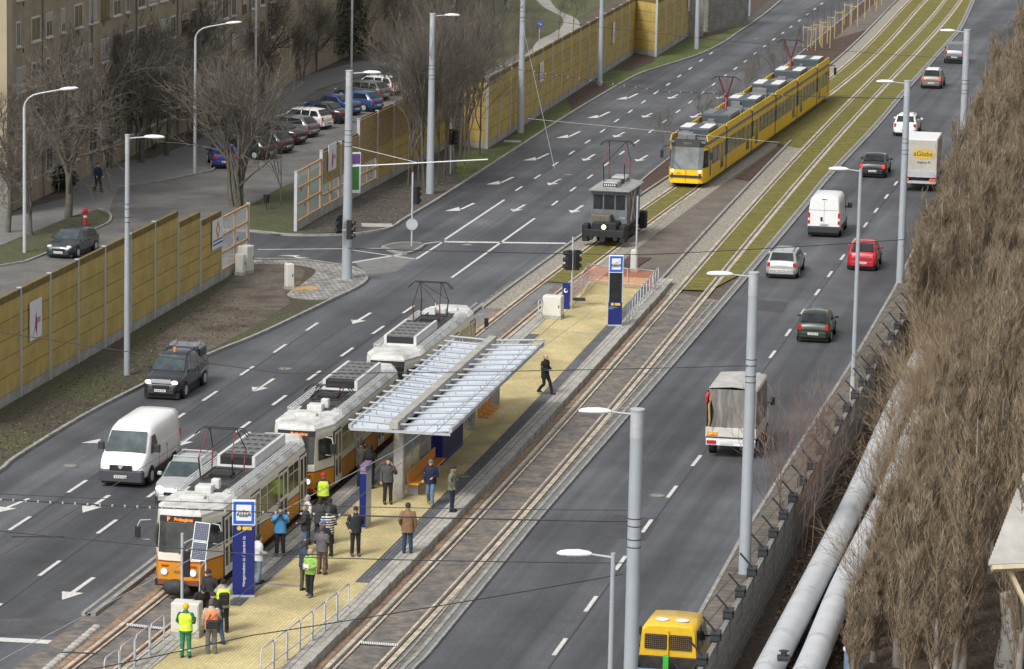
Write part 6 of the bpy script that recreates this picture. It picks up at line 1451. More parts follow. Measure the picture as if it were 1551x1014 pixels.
t = wire('bracket rod with pale end clamp hanging over the bystanders', [P(413, 840, 6.1), P(493, 840, 6.1)], .022, None, 0, 'plastic_dk', 'rod')
wire('bracket rod over the left lanes at the picture edge', [P(18, 813, 6.2), P(98, 813, 6.2)], .022, None, 0, 'plastic_dk', 'rod')
wire('bracket rod with insulator beside the cobbled edging', [P(92, 988, 5.4), P(148, 990, 5.4)], .022, None, 0, 'plastic_dk', 'rod')

# ================================================================ PEOPLE
def skin_mesh(verts, edges, radii, root=0):
    me = bpy.data.meshes.new('sk'); me.from_pydata(verts, edges, []); o = bpy.data.objects.new('sk', me); COL.objects.link(o)
    md = o.modifiers.new('s', 'SKIN'); md.use_smooth_shade = True
    for i, r in enumerate(radii): me.skin_vertices[0].data[i].radius = r if isinstance(r, tuple) else (r, r)
    me.skin_vertices[0].data[root].use_root = True
    s2 = o.modifiers.new('d', 'SUBSURF'); s2.levels = 1; s2.render_levels = 1
    dg = bpy.context.evaluated_depsgraph_get(); m2 = bpy.data.meshes.new_from_object(o.evaluated_get(dg))
    vs = [tuple(v.co) for v in m2.vertices]; fs = [tuple(p.vertices) for p in m2.polygons]
    bpy.data.objects.remove(o); bpy.data.meshes.remove(m2); return vs, fs
ARMS = {'down': ((0, .25, 1.14), (.05, .26, .90)), 'pocket': ((-.07, .28, 1.16), (.06, .22, .98)), 'camera': ((.13, .27, 1.26), (.22, .07, 1.50)),
        'front': ((.0, .26, 1.16), (.24, .12, 1.10)), 'phone': ((.10, .29, 1.20), (.10, .15, 1.50)), 'rail': ((.10, .28, 1.18), (.32, .20, 1.00)),
        'back': ((-.12, .27, 1.16), (-.16, .10, .98)), 'walkf': ((-.10, .26, 1.15), (.12, .27, .98)), 'walkb': ((.10, .25, 1.15), (.26, .22, 1.02)), 'up': ((.16, .30, 1.38), (.26, .22, 1.62))}
CL = {}
def cloth(k, c, rough=.85, **kw):
    if k not in CL: CL[k] = mat('cloth_'+k, c, rough, var=.25, scale=7, bump=.5, bscale=9, **kw)
    return CL[k]
def person(px, py, label, rz, jacket, trousers, h=1.75, arms=('down', 'down'), legs='stand', hair=(.05, .035, .025), hat=None, lean=0, z0=ZP, vest=None, extra=None, shoes=(.02, .02, .022), hem=.84, head_turn=0, group=None, bald=False, band=None, stripes=None):
    t = thing('person', label, 'person', P(px, py, z0), R_(rz), group); k = h/1.75; t.scale = (k, k, k)
    Lm = Matrix.Rotation(lean, 3, 'Y'); piv = Vector((0, 0, .93))
    def U(p): return Lm @ (Vector(p)-piv)+piv
    J = {}
    for s, a in ((1, arms[0]), (-1, arms[1])):
        e, w_ = ARMS[a]; J[s] = [U((0, s*.185, 1.415)), U((e[0], s*e[1], e[2])), U((w_[0], s*w_[1], w_[2]))]
    F = {}
    for s in (1, -1):
        if legs == 'walk': kx, ax, az = ((.20, .30, .10) if s > 0 else (.02, -.24, .16))
        elif legs == 'step': kx, ax, az = ((.08, .12, .09) if s > 0 else (.0, -.10, .09))
        else: kx, ax, az = .02, 0, .09
        F[s] = [Vector((0, s*.09, .92)), Vector((kx, s*.105, .50)), Vector((ax, s*.12, az))]
    # body
    V = [(0, 0, .95), U((0, 0, 1.15)), U((.01, 0, 1.36)), U((.01, 0, 1.48)), U((.02, 0, 1.56))]; E = [(0, 1), (1, 2), (2, 3), (3, 4)]; Rr = [.115, .11, .12, .052, .05]
    for s in (1, -1):
        b = len(V); sh, el, wr = J[s]; V += [sh, el, wr]; E += [(2, b), (b, b+1), (b+1, b+2)]; Rr += [.055, .042, .028]
        d = (wr-el).normalized(); side = d.cross(Vector((0, 0, 1))); side = side.normalized() if side.length > .1 else Vector((1, 0, 0))
        pm = wr+d*.075; V.append(pm); E.append((b+2, b+3)); Rr.append(.034)
        nrm = side.cross(d)
        for f in range(4):
            o_ = (f-1.5)*.022; c1 = wr+d*.115+side*o_; c2 = c1+d*(.032, .04, .037, .028)[f]-nrm*.012; i = len(V); V += [c1, c2]; E += [(b+3, i), (i, i+1)]; Rr += [.0095, .008]
        th = wr+d*.05+side*.042; i = len(V); V += [th, th+d*.035+side*.012]; E += [(b+3, i), (i, i+1)]; Rr += [.011, .009]
        b = len(V); V += F[s]+[F[s][2]+Vector((.12, 0, -.04))]; E += [(0, b), (b, b+1), (b+1, b+2), (b+2, b+3)]; Rr += [.08, .055, .04, .03]
    vs, fs = skin_mesh([tuple(v) for v in V], E, Rr)
    q = MB(); q.add(vs, fs, 0, True)
    hc = U((.025, 0, 1.635)); Hr = Lm @ Matrix.Rotation(R_(head_turn), 3, 'Z')
    q.sphere(hc, .1, 14, 11, 1.0, .80, 1.22, rot=Hr)
    def HP(x, y, z): return hc+Hr @ Vector((x, y, z))
    q.sphere(HP(.055, 0, -.055), .06, 10, 7, 1, .85, .9, rot=Hr); q.sphere(HP(.108, 0, -.012), .017, 8, 6, 1, .8, 1.5, rot=Hr)
    for s in (-1, 1): q.sphere(HP(.0, s*.083, -.01), .024, 8, 6, .7, .4, 1.2, rot=Hr)
    body = q.build('body', 'skin', t)
    q = MB()
    for s in (-1, 1): q.sphere(HP(.092, s*.033, .015), .011, 8, 6)
    q.sphere(HP(.102, 0, -.062), .017, 8, 5, .4, 1.3, .35); q.build('eyes_and_mouth', 'black', body)
    # trousers
    q = MB(); mt = cloth('t'+str(trousers), trousers)
    q.loft([[U((math.cos(a)*rx, math.sin(a)*ry, z)) if z > .93 else Vector((math.cos(a)*rx, math.sin(a)*ry, z)) for a in [2*math.pi*i/14 for i in range(14)]] for z, rx, ry in ((.80, .095, .15), (.88, .118, .17), (.97, .115, .165), (1.03, .11, .155))], sm=True)
    for s in (1, -1):
        hip, kn, an = F[s]; mid1 = hip.lerp(kn, .5); mid2 = kn.lerp(an, .5)
        q.tube([hip+Vector((0, 0, .02)), mid1, kn+Vector((0, 0, .03)), kn-Vector((0, 0, .06)), mid2, an+Vector((0, 0, -.02))], [.100, .092, .076, .073, .070, .068], 12)
    q.build('trousers', mt, t)
    ms = cloth('s'+str(shoes), shoes)
    for s in (1, -1):
        an = F[s][2]; q = MB(); q.loft([[an+Vector((x, y*wv, (z-.09)*1.0)) for y, z in ((-1, .0), (1, .0), (1, hh*.6), (.5, hh), (-.5, hh), (-1, hh*.6))] for x, wv, hh in ((-.075, .034, .08), (-.03, .042, .11), (.06, .046, .10), (.14, .048, .065), (.19, .036, .045), (.205, .018, .03))], sm=True)
        q.build('shoe', ms, t)
    # jacket
    mj = stripes or cloth('j'+str(jacket), jacket); q = MB()
    rg = [(hem, .165, .222), (hem+.10, .162, .218), (1.06, .152, .208), (1.20, .158, .215), (1.33, .155, .222), (1.41, .130, .212), (1.455, .095, .160), (1.50, .065, .075)]
    q.loft([[U((.005+math.cos(a)*rx*(1+.04*math.sin(3*a+z*20)), math.sin(a)*ry, z)) for a in [2*math.pi*i/16 for i in range(16)]] for z, rx, ry in rg], sm=True)
    q.build('jacket', mj, t)
    for s in (1, -1):
        sh, el, wr = J[s]; q = MB(); m1 = sh.lerp(el, .5); m2 = el.lerp(wr, .5)
        q.tube([sh+Vector((0, -s*.03, .02)), sh+(el-sh)*.15, m1, el, m2, wr+(wr-el)*.02], [.080, .083, .076, .070, .062, .052], 11); q.sphere(sh, .072, 10, 7)
        q.build('sleeve', mj, t)
    q = MB(); q.loft([[U((.008+math.cos(a)*rx, math.sin(a)*ry, z)) for a in [2*math.pi*i/12 for i in range(12)]] for z, rx, ry in ((1.47, .085, .10), (1.53, .078, .082), (1.545, .06, .065))], sm=True); q.build('collar', mj, t)
    # hair / hat
    if hat:
        q = MB(); hm = cloth('h'+str(hat[1]), hat[1]); kind = hat[0]
        vs_ = []
        q.sphere(HP(-.004, 0, .035), .112, 14, 9, 1.0, .86, .98 if kind != 'helmet' else 1.0, rot=Hr)
        if kind in ('cap', 'flat'): q.loft([[HP(.07, y, .05) for y in (-.075, 0, .075)]+[HP(.07, y, .065) for y in (.075, 0, -.075)], [HP(.155, y*.7, .03) for y in (-.07, 0, .07)]+[HP(.155, y*.7, .04) for y in (.07, 0, -.07)]])
        if kind == 'helmet': q.loft([[HP(math.cos(a)*.125, math.sin(a)*.11, z) for a in [2*math.pi*i/16 for i in range(16)]] for z in (.015, .03)]); q.tube([HP(-.1, 0, .09), HP(0, 0, .148), HP(.1, 0, .09)], .012, 5)
        # keep the face free: cut the lower front of the shell
        ob = q.build('helmet' if kind == 'helmet' else 'hat', hm, t)
        bm = bmesh.new(); bm.from_mesh(ob.data); inv_ = Hr.inverted()
        dl = [v for v in bm.verts if (lambda r: r.z < .012 and (r.x > .02 or r.z < -.045))(inv_ @ (v.co-hc))]
        bmesh.ops.delete(bm, geom=dl, context='VERTS'); bm.to_mesh(ob.data); bm.free()
    elif not bald or True:
        q = MB(); q.sphere(HP(-.014, 0, .018), .110, 14, 10, .98, .86, 1.20, rot=Hr); ob = q.build('hair', cloth('hair'+str(hair), hair), t)
        bm = bmesh.new(); bm.from_mesh(ob.data); inv_ = Hr.inverted(); lim = .03 if not bald else .0
        dl = [v for v in bm.verts if (lambda r: (r.x > .025 and r.z < .055) or r.z < -.06 or (bald and r.z > .03))(inv_ @ (v.co-hc))]
        bmesh.ops.delete(bm, geom=dl, context='VERTS'); bm.to_mesh(ob.data); bm.free()
    if vest:
        q = MB(); q.loft([[U((.005+math.cos(a)*(rx+.014), math.sin(a)*(ry+.012), z)) for a in [2*math.pi*i/16 for i in range(16)]] for z, rx, ry in [(max(z, .90), rx, ry) for z, rx, ry in rg[:7]]], sm=True, cap=False)
        vv = q.build('safety_vest', cloth('v'+str(vest), vest, .6), t)
        q = MB()
        for z in (1.0, 1.14): q.loft([[U((.005+math.cos(a)*.168, math.sin(a)*.222, zz)) for a in [2*math.pi*i/16 for i in range(16)]] for zz in (z, z+.045)], cap=False)
        q.build('reflective_band', mat('reflect', (.62, .64, .60), .35) if 'reflect' not in bpy.data.materials else bpy.data.materials['reflect'], vv)
    if band:  # pale bands near the trouser hems
        q = MB()
        for s in (1, -1): a_ = F[s][2]; q.tube([a_+Vector((0, 0, .13)), a_+Vector((0, 0, .19))], .064, 10, cap=False)
        q.build('trouser_band', bpy.data.materials['reflect'], t)
    return t, U, HP
A = 90  # facing away from the camera
M['gloves'] = M['black']
t, U, HP = person(281, 996, 'person in yellow helmet, yellow vest and green work clothes, seen from behind', 85, (.02, .16, .07), (.015, .20, .075), 1.78, ('rail', 'front'), hat=('helmet', (.75, .48, .01)), vest=(.62, .85, .04), band=True, shoes=(.01, .05, .03))
t, U, HP = person(320, 990, 'person in orange vest and beige jacket with a black shoulder bag, seen from behind', 95, (.42, .37, .31), (.16, .155, .16), 1.80, ('down', 'front'), hair=(.10, .08, .07), vest=(.85, .26, .10), shoes=(.16, .13, .1), hem=.80)
q = MB(); q.bbox(-.30, -.14, -.26, .18, .88, 1.16, .03); bg_ = q.build('shoulder_bag', 'black'); bg_.location = t.location; bg_.rotation_euler = t.rotation_euler; tag(bg_, 'black shoulder bag hanging behind the person in the orange vest', 'bag')
q = MB(); q.tube([(-.22, .14, 1.16), (-.165, .02, 1.36), (-.02, -.11, 1.48), (.14, -.1, 1.36)], .014, 5); q.build('strap', 'black', bg_)
t, U, HP = person(338, 958, 'person in yellow vest and black bobble hat with black backpack, taking a picture', 100, (.38, .36, .30), (.014, .014, .016), 1.80, ('camera', 'camera'), hat=('beanie', (.012, .012, .014)), vest=(.62, .85, .04))
q = MB(); q.bbox(-.34, -.165, -.17, .17, 1.0, 1.42, .05); q.bbox(-.38, -.33, -.12, .12, 1.04, 1.22, .02); bk = q.build('backpack', 'black'); bk.location = t.location; bk.rotation_euler = t.rotation_euler; tag(bk, 'black backpack on the yellow vest of the person in the bobble hat', 'backpack')
person(331, 976, 'person in black jacket with red side panels and jeans leaning forward at the cabinet', 140, (.02, .02, .024), (.05, .09, .17), 1.76, ('rail', 'rail'), 'step', lean=.35, hat=('beanie', (.02, .02, .022)), shoes=(.05, .07, .11))
q = MB(); 
person(303, 957, 'person in black coat and dark cap bending over the cabinet, head down', -70, (.012, .012, .015), (.02, .02, .025), 1.76, ('rail', 'rail'), lean=.55, hat=('cap', (.015, .015, .02)))
person(318, 938, 'person with a dark cap looking on behind the leaning group at the tram front', -120, (.03, .03, .034), (.02, .02, .025), 1.74, ('pocket', 'pocket'), lean=.12, hat=('cap', (.02, .022, .03)))
person(391, 884, 'person in white jacket and pale jeans beside the near blue totem', 30, (.62, .62, .68), (.17, .25, .33), 1.75, ('front', 'front'), 'step', hair=(.02, .018, .016))
t, U, HP = person(424, 842, 'person in bright blue open jacket and black trousers filming with a raised camera', -85, (.08, .28, .55), (.015, .015, .02), 1.80, ('camera', 'camera'), hair=(.012, .012, .012))
person(463, 838, 'grey haired person in dark leather jacket and jeans looking towards the tram', 170, (.035, .033, .04), (.09, .15, .24), 1.80, ('front', 'pocket'), hair=(.22, .21, .2))
person(466, 824, 'person in white windproof jacket behind the grey haired one', 200, (.60, .60, .58), (.03, .03, .035), 1.82, ('down', 'down'), hair=(.28, .27, .26))
person(484, 826, 'person in dark grey jacket standing closest to the tram door', 100, (.05, .052, .058), (.02, .02, .024), 1.74, ('front', 'front'), hair=(.03, .022, .018))
person(499, 824, 'person with long dark hair in a black coat beside the striped sweater', 120, (.025, .027, .03), (.02, .02, .024), 1.72, ('front', 'down'), hair=(.03, .022, .018))
m_str = bpy.data.materials.new('striped_knit'); m_str.use_nodes = True; _t = m_str.node_tree; _b = _t.nodes['Principled BSDF']; _b.inputs['Roughness'].default_value = .9
_w = _t.nodes.new('ShaderNodeTexWave'); _w.bands_direction = 'Z'; _w.inputs['Scale'].default_value = 3.6; _c = _t.nodes.new('ShaderNodeTexCoord'); _r2 = _t.nodes.new('ShaderNodeValToRGB'); _r2.color_ramp.interpolation = 'CONSTANT'
_r2.color_ramp.elements[0].color = (.02, .022, .026, 1); _r2.color_ramp.elements[1].color = (.58, .58, .56, 1); _r2.color_ramp.elements[1].position = .5
_t.links.new(_c.outputs['Object'], _w.inputs[0]); _t.links.new(_w.outputs[0], _r2.inputs[0]); _t.links.new(_r2.outputs[0], _b.inputs['Base Color'])
person(497, 843, 'person in black and white striped sweater and black trousers', 110, (.5, .5, .5), (.015, .015, .017), 1.80, ('front', 'front'), hair=(.07, .06, .06), stripes=m_str)
person(487, 870, 'person in grey jacket and brown trousers with back to the camera', 70, (.11, .11, .12), (.14, .09, .065), 1.76, ('front', 'front'), hair=(.10, .07, .05), shoes=(.08, .06, .045))
person(489, 862, 'ruddy faced person with blue cap and black coat facing the camera in the group', -110, (.015, .015, .02), (.03, .05, .10), 1.78, ('front', 'down'), hat=('cap', (.10, .16, .30)), head_turn=-25)
person(461, 895, 'person in dark blue jacket and olive trousers with one arm raised', 60, (.03, .045, .085), (.085, .08, .05), 1.76, ('up', 'down'), hair=(.06, .04, .03), shoes=(.05, .04, .03))
t, U, HP = person(470, 903, 'person in lime green jacket, knitted hat and black leggings looking left', -120, (.28, .48, .10), (.012, .012, .014), 1.66, ('front', 'front'), 'step', hat=('beanie', (.35, .34, .18)), shoes=(.12, .12, .13), head_turn=-30)
person(538, 842, 'moustached person in black leather jacket and cap standing apart', -75, (.022, .023, .026), (.016, .016, .018), 1.82, ('back', 'pocket'), hat=('flat', (.02, .02, .022)), shoes=(.07, .06, .05), head_turn=-10)
person(617, 838, 'person in brown coat, dark cap and jeans with back to the camera', 92, (.22, .13, .07), (.022, .05, .09), 1.86, ('pocket', 'down'), hat=('flat', (.035, .035, .03)), hem=.74)
person(489, 786, 'worker in yellow vest with a red cap standing at the tram coupling', 95, (.05, .045, .04), (.04, .038, .035), 1.76, ('front', 'front'), hat=('helmet', (.45, .03, .03)), vest=(.62, .85, .04))
person(547, 737, 'person in olive parka with fur collar photographing the tram', 60, (.05, .05, .035), (.03, .03, .03), 1.80, ('camera', 'camera'), hat=('cap', (.015, .015, .017)))
person(560, 740, 'person in a black coat just right of the olive parka', 80, (.012, .012, .014), (.012, .012, .014), 1.72, ('down', 'front'), hair=(.02, .018, .015))
t, U, HP = person(587, 763, 'person in grey leather jacket holding a phone to the ear by the concrete post', -80, (.07, .072, .078), (.014, .014, .016), 1.78, ('phone', 'down'), hair=(.03, .025, .02))
person(652, 765, 'person in navy hooded jacket and blue jeans walking to the camera', -100, (.012, .016, .045), (.10, .17, .28), 1.78, ('front', 'walkf'), 'walk', hat=('beanie', (.12, .13, .14)), shoes=(.2, .12, .03))
person(684, 775, 'person in olive green jacket and flat cap facing right at the platform edge', -5, (.14, .155, .11), (.012, .017, .035), 1.80, ('pocket', 'pocket'), hat=('flat', (.02, .02, .022)))
person(825, 597, 'bald person in a long black coat walking along the empty platform', -35, (.012, .012, .014), (.012, .012, .014), 1.80, ('front', 'front'), 'walk', hair=(.25, .18, .14), bald=True, hem=.72)
person(148, 291, 'person in a dark jacket walking on the pavement among the bare trees', -60, (.015, .02, .05), (.03, .032, .03), 1.78, ('walkf', 'walkb'), 'walk', hair=(.06, .04, .03), z0=0)
for px, py, lab, rz, zc in ((424, 842, 'black camera held to the face of the person in the blue jacket', -85, 1.56), (338, 958, 'small camera raised by the person with the backpack', 100, 1.58), (547, 737, 'camera raised by the person in the olive parka', 60, 1.58)):
    q = MB(); q.bbox(.22, .30, -.07, .07, zc-.05, zc+.05, .01); q.tube([(.29, 0, zc), (.38, 0, zc)], .04, 10); o = q.build('camera_body', 'black'); o.location = P(px, py, ZP); o.rotation_euler = (0, 0, R_(rz)); tag(o, lab, 'camera', 'hand held cameras')
q = MB(); q.bbox(.19, .29, -.11, .09, 1.06, 1.16, .02); o = q.build('paper_bundle', 'lamp_white'); o.location = P(470, 903, ZP); o.rotation_euler = (0, 0, R_(-120)); tag(o, 'small white bundle in the hands of the person in lime green', 'bundle')
# ================================================================ TREES
def rv(rng): return Vector((rng.gauss(0, 1), rng.gauss(0, 1), rng.gauss(0, 1))).normalized()
def limb(q, p, d, L, r0, r1, rng, wob=.12, up=.05, seg=4, n=5, mi=0):
    pts = [p]; rs = [r0]; dd = d.copy()
    for i in range(seg):
        dd = (dd+rv(rng)*wob+Vector((0, 0, up))).normalized(); pts.append(pts[-1]+dd*L/seg); rs.append(r0+(r1-r0)*(i+1)/seg)
    q.tube(pts, rs, n, mi, cap=False, sm=True); return pts, rs, dd
def spike(q, p, d, L, r, mi=0, bend=None):
    a = d.cross(Vector((.3, .5, .8))).normalized()*r; b = d.cross(a).normalized()*r
    e = p+d*L+(bend or Vector()); k = len(q.v); q.v += [tuple(p+a), tuple(p-a*.5+b*.87), tuple(p-a*.5-b*.87), tuple(e)]
    for f in ((0, 1, 3), (1, 2, 3), (2, 0, 3)): q.f.append(tuple(i+k for i in f)); q.m.append(mi); q.sm.append(False)
def bare_tree(seed, H=9, stems=1, spread=.6, r=.16, levels=4, dens=4, twig=.011, trunk=.25, tw=5):
    rng = random.Random(seed); tq, cq = MB(), MB()
    def grow(p, d, L, rr, lv):
        q = cq if lv > 0 else tq
        pts, rs, dd = limb(q, p, d, L, rr, rr*.62, rng, .20 if lv else .08, .055 if lv else .06, 3 if lv > 1 else 4, 6 if lv < 2 else 4 if lv < 3 else 3)
        if lv >= levels:
            for k in range(tw):
                pp = pts[rng.randint(1, len(pts)-1)]; spike(cq, pp, (dd+rv(rng)*.85+Vector((0, 0, .10))).normalized(), L*rng.uniform(.4, .95), twig, bend=Vector((0, 0, .08*L)))
            return
        nb = dens+rng.randint(-1, 1)
        for k in range(nb):
            u = rng.uniform(.35, 1); i = min(int(u*(len(pts)-1)), len(pts)-2); pp = pts[i].lerp(pts[i+1], u*(len(pts)-1)-i)
            nd = (dd+rv(rng)*(spread+.12*lv)); nd = (nd+Vector((0, 0, .12))).normalized()
            grow(pp, nd, L*rng.uniform(.66, .90), rr*rng.uniform(.42, .58), lv+1)
        grow(pts[-1], (dd+rv(rng)*.2).normalized(), L*.72, rr*.6, lv+1)
    for s in range(stems):
        d = Vector((rng.gauss(0, .16), rng.gauss(0, .16), 1)) if stems > 1 else Vector((rng.gauss(0, .05), 0, 1))
        grow(Vector((rng.gauss(0, .18), rng.gauss(0, .18), -.1)) if stems > 1 else Vector((0, 0, -.1)), d.normalized(), H*trunk*(1 if stems == 1 else 1.3), r*rng.uniform(.75, 1), 0)
    return tq, cq
def columnar(seed, H=12, R=1.25, nl=26, ntw=2600, twig=.013):
    """upright poplar: steep limbs packed with fine ascending twigs"""
    rng = random.Random(seed); tq, cq = MB(), MB()
    pts, rs, dd = limb(tq, Vector((0, 0, -.2)), Vector((rng.gauss(0, .02), rng.gauss(0, .02), 1)), H*.92, .17, .03, rng, .05, .1, 9, 8)
    segs = []
    for k in range(nl):
        u = rng.uniform(.05, .85); i = min(int(u*9), 8); pp = pts[i].lerp(pts[i+1], u*9-i); a = rng.uniform(0, 6.28)
        d = Vector((math.cos(a)*.42, math.sin(a)*.42, 1)).normalized(); L = H*rng.uniform(.16, .34)*(1.15-u*.6)
        lp, lr, ld = limb(cq, pp, d, L, .045, .012, rng, .10, .22, 4, 4); segs += [(lp[j], lp[j+1]) for j in range(len(lp)-1)]
        for m in range(9):
            j = rng.randint(0, 3); a = rng.uniform(0, 6.28); d2 = Vector((math.cos(a)*.55, math.sin(a)*.55, .9)).normalized()
            l2, _, _ = limb(cq, lp[j].lerp(lp[j+1], rng.random()), d2, L*.42, .018, .008, rng, .12, .28, 3, 3); segs += [(l2[j], l2[j+1]) for j in range(3)]
    for k in range(ntw):
        a, b = rng.choice(segs); p = a.lerp(b, rng.random()); an = rng.uniform(0, 6.28); e = rng.uniform(.15, 1.5)
        d = Vector((math.cos(an)*e, math.sin(an)*e, 1.0)).normalized(); L = rng.uniform(.2, .62)
        spike(cq, p, d, L, twig*rng.uniform(.6, 1.2), rng.choice((0, 0, 1, 2, 2, 3)), Vector((-d.x*.12, -d.y*.12, L*.12)))
    return tq, cq
m_bk = mat('bark_grey', (.075, .068, .055), .95, col2=(.15, .14, .115), scale=5, bump=.5, bscale=14)
m_tw = mat('twigs_grey', (.085, .074, .060), .95, col2=(.17, .15, .125), scale=.6)
m_bp = mat('bark_poplar', (.17, .15, .12), .95, col2=(.36, .33, .29), scale=3, bump=.5, bscale=14, stretch=(1, 1, .4))
m_p = [mat('twigs_tan', (.15, .115, .072), .95, col2=(.34, .255, .165), scale=1.1), mat('twigs_ochre', (.32, .185, .085), .95, col2=(.20, .155, .105), scale=.8), mat('twigs_pale', (.36, .32, .25), .95, col2=(.24, .20, .15), scale=.8), mat('twigs_dark', (.035, .028, .02), .95)]
m_red = mat('twigs_red', (.16, .10, .08), .95, col2=(.24, .17, .14), scale=1.5)
PROTO = {}
def proto(k, tq, cq, mt, mc): PROTO[k] = (tq.mesh(k+'_trunk', mt), cq.mesh(k+'_crown', mc))
proto('broad1', *bare_tree(1, 9.5, 1, .95, .20, 4, 3, trunk=.29), m_bk, m_tw); proto('broad2', *bare_tree(2, 9, 1, 1.0, .18, 4, 3, trunk=.28), m_bk, m_tw); proto('broad3', *bare_tree(7, 9, 1, .85, .17, 4, 3, trunk=.31), m_bk, m_tw)
proto('fork', *bare_tree(4, 8.5, 6, .70, .16, 3, 3, trunk=.30), m_bk, m_tw)
proto('slim1', *bare_tree(5, 11, 1, .38, .13, 3, 4, trunk=.40), m_bk, m_tw); proto('slim2', *bare_tree(9, 11, 1, .42, .11, 3, 4, trunk=.42), m_bk, m_tw)
proto('shrub', *bare_tree(12, 3.6, 9, .75, .03, 2, 3, twig=.010, trunk=.32, tw=6), m_bk, m_tw); proto('redshrub', *bare_tree(14, 4.6, 9, .42, .022, 2, 3, twig=.008, trunk=.40, tw=3), m_red, m_red)
proto('brush', *bare_tree(31, 4.2, 7, .55, .025, 2, 3, twig=.009, trunk=.36, tw=4), m_bk, m_p[0])
for i in range(5): proto('pop%d' % i, *columnar(20+i, 12, 1.25), m_bp, m_p)
for i in range(2): proto('popbush%d' % i, *columnar(40+i, 6, 1.6, 34, 2400, .012), m_bp, m_p)
def plant(kind, x, y, label, grp, name='bare_tree', cat='tree', s=1.0, rz=None, sz=None, rng=random.Random(77), pos=None):
    t = thing(name, label, cat, pos or P(x, y), rng.uniform(0, 6.28) if rz is None else rz, grp)
    for nm, me in zip(('trunk', 'crown'), PROTO[kind]):
        o = bpy.data.objects.new(nm, me); COL.objects.link(o); o.parent = t
    t.scale = (s, s, sz or s); return t
G1 = 'bare trees of the housing estate'
def nth(i): return '%d%s' % (i+1, 'th' if 10 <= (i+1) % 100 <= 20 else {1: 'st', 2: 'nd', 3: 'rd'}.get((i+1) % 10, 'th'))
plant('fork', 361, 314, 'large forked multi stemmed bare tree at the parking road, left of the slim young tree', G1, s=1.08, rz=.4)
plant('broad1', 103, 331, 'broad bare tree with dark straight trunk behind the red hydrant', G1, s=1.4, rz=1.0)
plant('broad2', 47, 358, 'smaller bare tree on the grass strip beside the leftmost gooseneck lamp', G1, s=1.05, rz=2)
plant('broad3', 12, 352, 'bare tree cut by the left edge in front of the cream wing', G1, s=1.1)
plant('slim2', 426, 312, 'slim young bare tree beside the black litter bin', G1, s=.55)
BG = [(70, 268, 'broad2', 1.2), (135, 250, 'broad1', 1.2), (185, 226, 'broad3', 1.25), (232, 215, 'broad2', 1.3), (268, 196, 'broad1', 1.2), (318, 190, 'broad3', 1.25), (352, 160, 'broad2', 1.05), (402, 140, 'broad1', 1.1), (445, 120, 'broad3', 1.0), (478, 108, 'broad2', .9),
      (556, 92, 'broad3', .9), (600, 78, 'slim1', .9), (628, 92, 'broad2', .9), (665, 88, 'slim2', .95), (690, 66, 'broad1', .95), (655, 55, 'broad3', .95), (610, 45, 'broad2', 1.0), (575, 60, 'broad1', .9), (720, 40, 'broad2', 1.0), (745, 62, 'slim1', .9), (690, 22, 'broad3', 1.0), (765, 18, 'broad1', .9), (640, 15, 'broad1', 1.0), (740, -5, 'broad2', 1.0), (440, 60, 'broad1', 1.1), (395, 90, 'broad3', 1.1), (900, -20, 'broad2', .8), (980, -25, 'broad3', .8), (815, -30, 'broad1', .9)]
BG += [(100, 282, 'broad3', 1.3), (165, 255, 'broad2', 1.3), (215, 246, 'broad1', 1.25), (252, 236, 'broad3', 1.2), (290, 222, 'broad2', 1.1), (340, 205, 'broad1', .9), (30, 300, 'broad1', 1.0)]
WH = ['before the left end of the tan block', 'before the second stair of the tan block', 'left of the gooseneck lamp in the middle', 'by the pavement bend', 'behind the gooseneck lamp', 'above the blue parked car', 'above the dark green parked car', 'behind the plain pole', 'above the white parked estate', 'left of the dark evergreens',
      'behind the white parked off-road car', 'above the end of the parked row', 'just behind the corner mast top', 'left of the clump mast', 'behind the clump of trunks', 'in the second row behind the parked cars', 'at the back of the estate', 'between evergreens and park', 'at the park edge', 'beside the park path start', 'deep in the park', 'near the top edge by the tall mast', 'at the top edge behind the evergreens', 'cut by the top edge of the park', 'close to the far end of the block', 'before the plain pole of the block', 'at the far park fence', 'behind the second jog of the wall', 'left of the path at the top edge', 'left of the dark bush by the block', 'just behind the walking person', 'on the strip right of the walking person', 'left of the bend lamp, second row', 'right of the bend lamp, second row', 'left of the dark green parked car', 'against the corner of the cream wing']
for (x, y, k, s), w_ in zip(BG, WH): plant(k, x, y, 'grey bare tree '+w_, G1, s=s)
for i, (x, y) in enumerate([(95, 262), (180, 240), (230, 226), (290, 206), (345, 182), (398, 152), (455, 122), (650, 108), (700, 100), (725, 88), (680, 112), (630, 120)]):
    plant('shrub', x, y, 'low bare shrub tangle before the block, '+nth(i)+' in its row from the near end', 'shrubs before the housing block' if True else '', 'shrub', 'shrub', s=random.Random(i).uniform(1.0, 1.5))
for i, ((x, y), w_) in enumerate(zip([(618, 286), (626, 276), (634, 279), (643, 287), (664, 283), (672, 270), (679, 262), (697, 243), (704, 252), (712, 238), (727, 238), (690, 258)],
    ['leftmost', 'second from left', 'third from left', 'fourth from left', 'just right of the thick mast', 'thin one right of the mast', 'middle', 'leaning over the jog panel', 'in front of the jog panel', 'right of the jog panel centre', 'rightmost', 'short one between the middle stems'])):
    plant('slim1' if i % 2 else 'slim2', x, y, 'slender bare trunk in the clump, '+w_, 'clump of slender bare trees', s=.78+.05*(i % 4))
for i, (x, y) in enumerate([(764, 118), (778, 108), (792, 98), (806, 88), (846, 60), (868, 48), (886, 30), (915, 10), (935, -5)]):
    plant('slim2', x, y, 'thin sapling behind the long ochre wall, '+nth(i)+' from the near end', 'saplings behind the ochre wall', 'sapling', 'tree', s=.38)
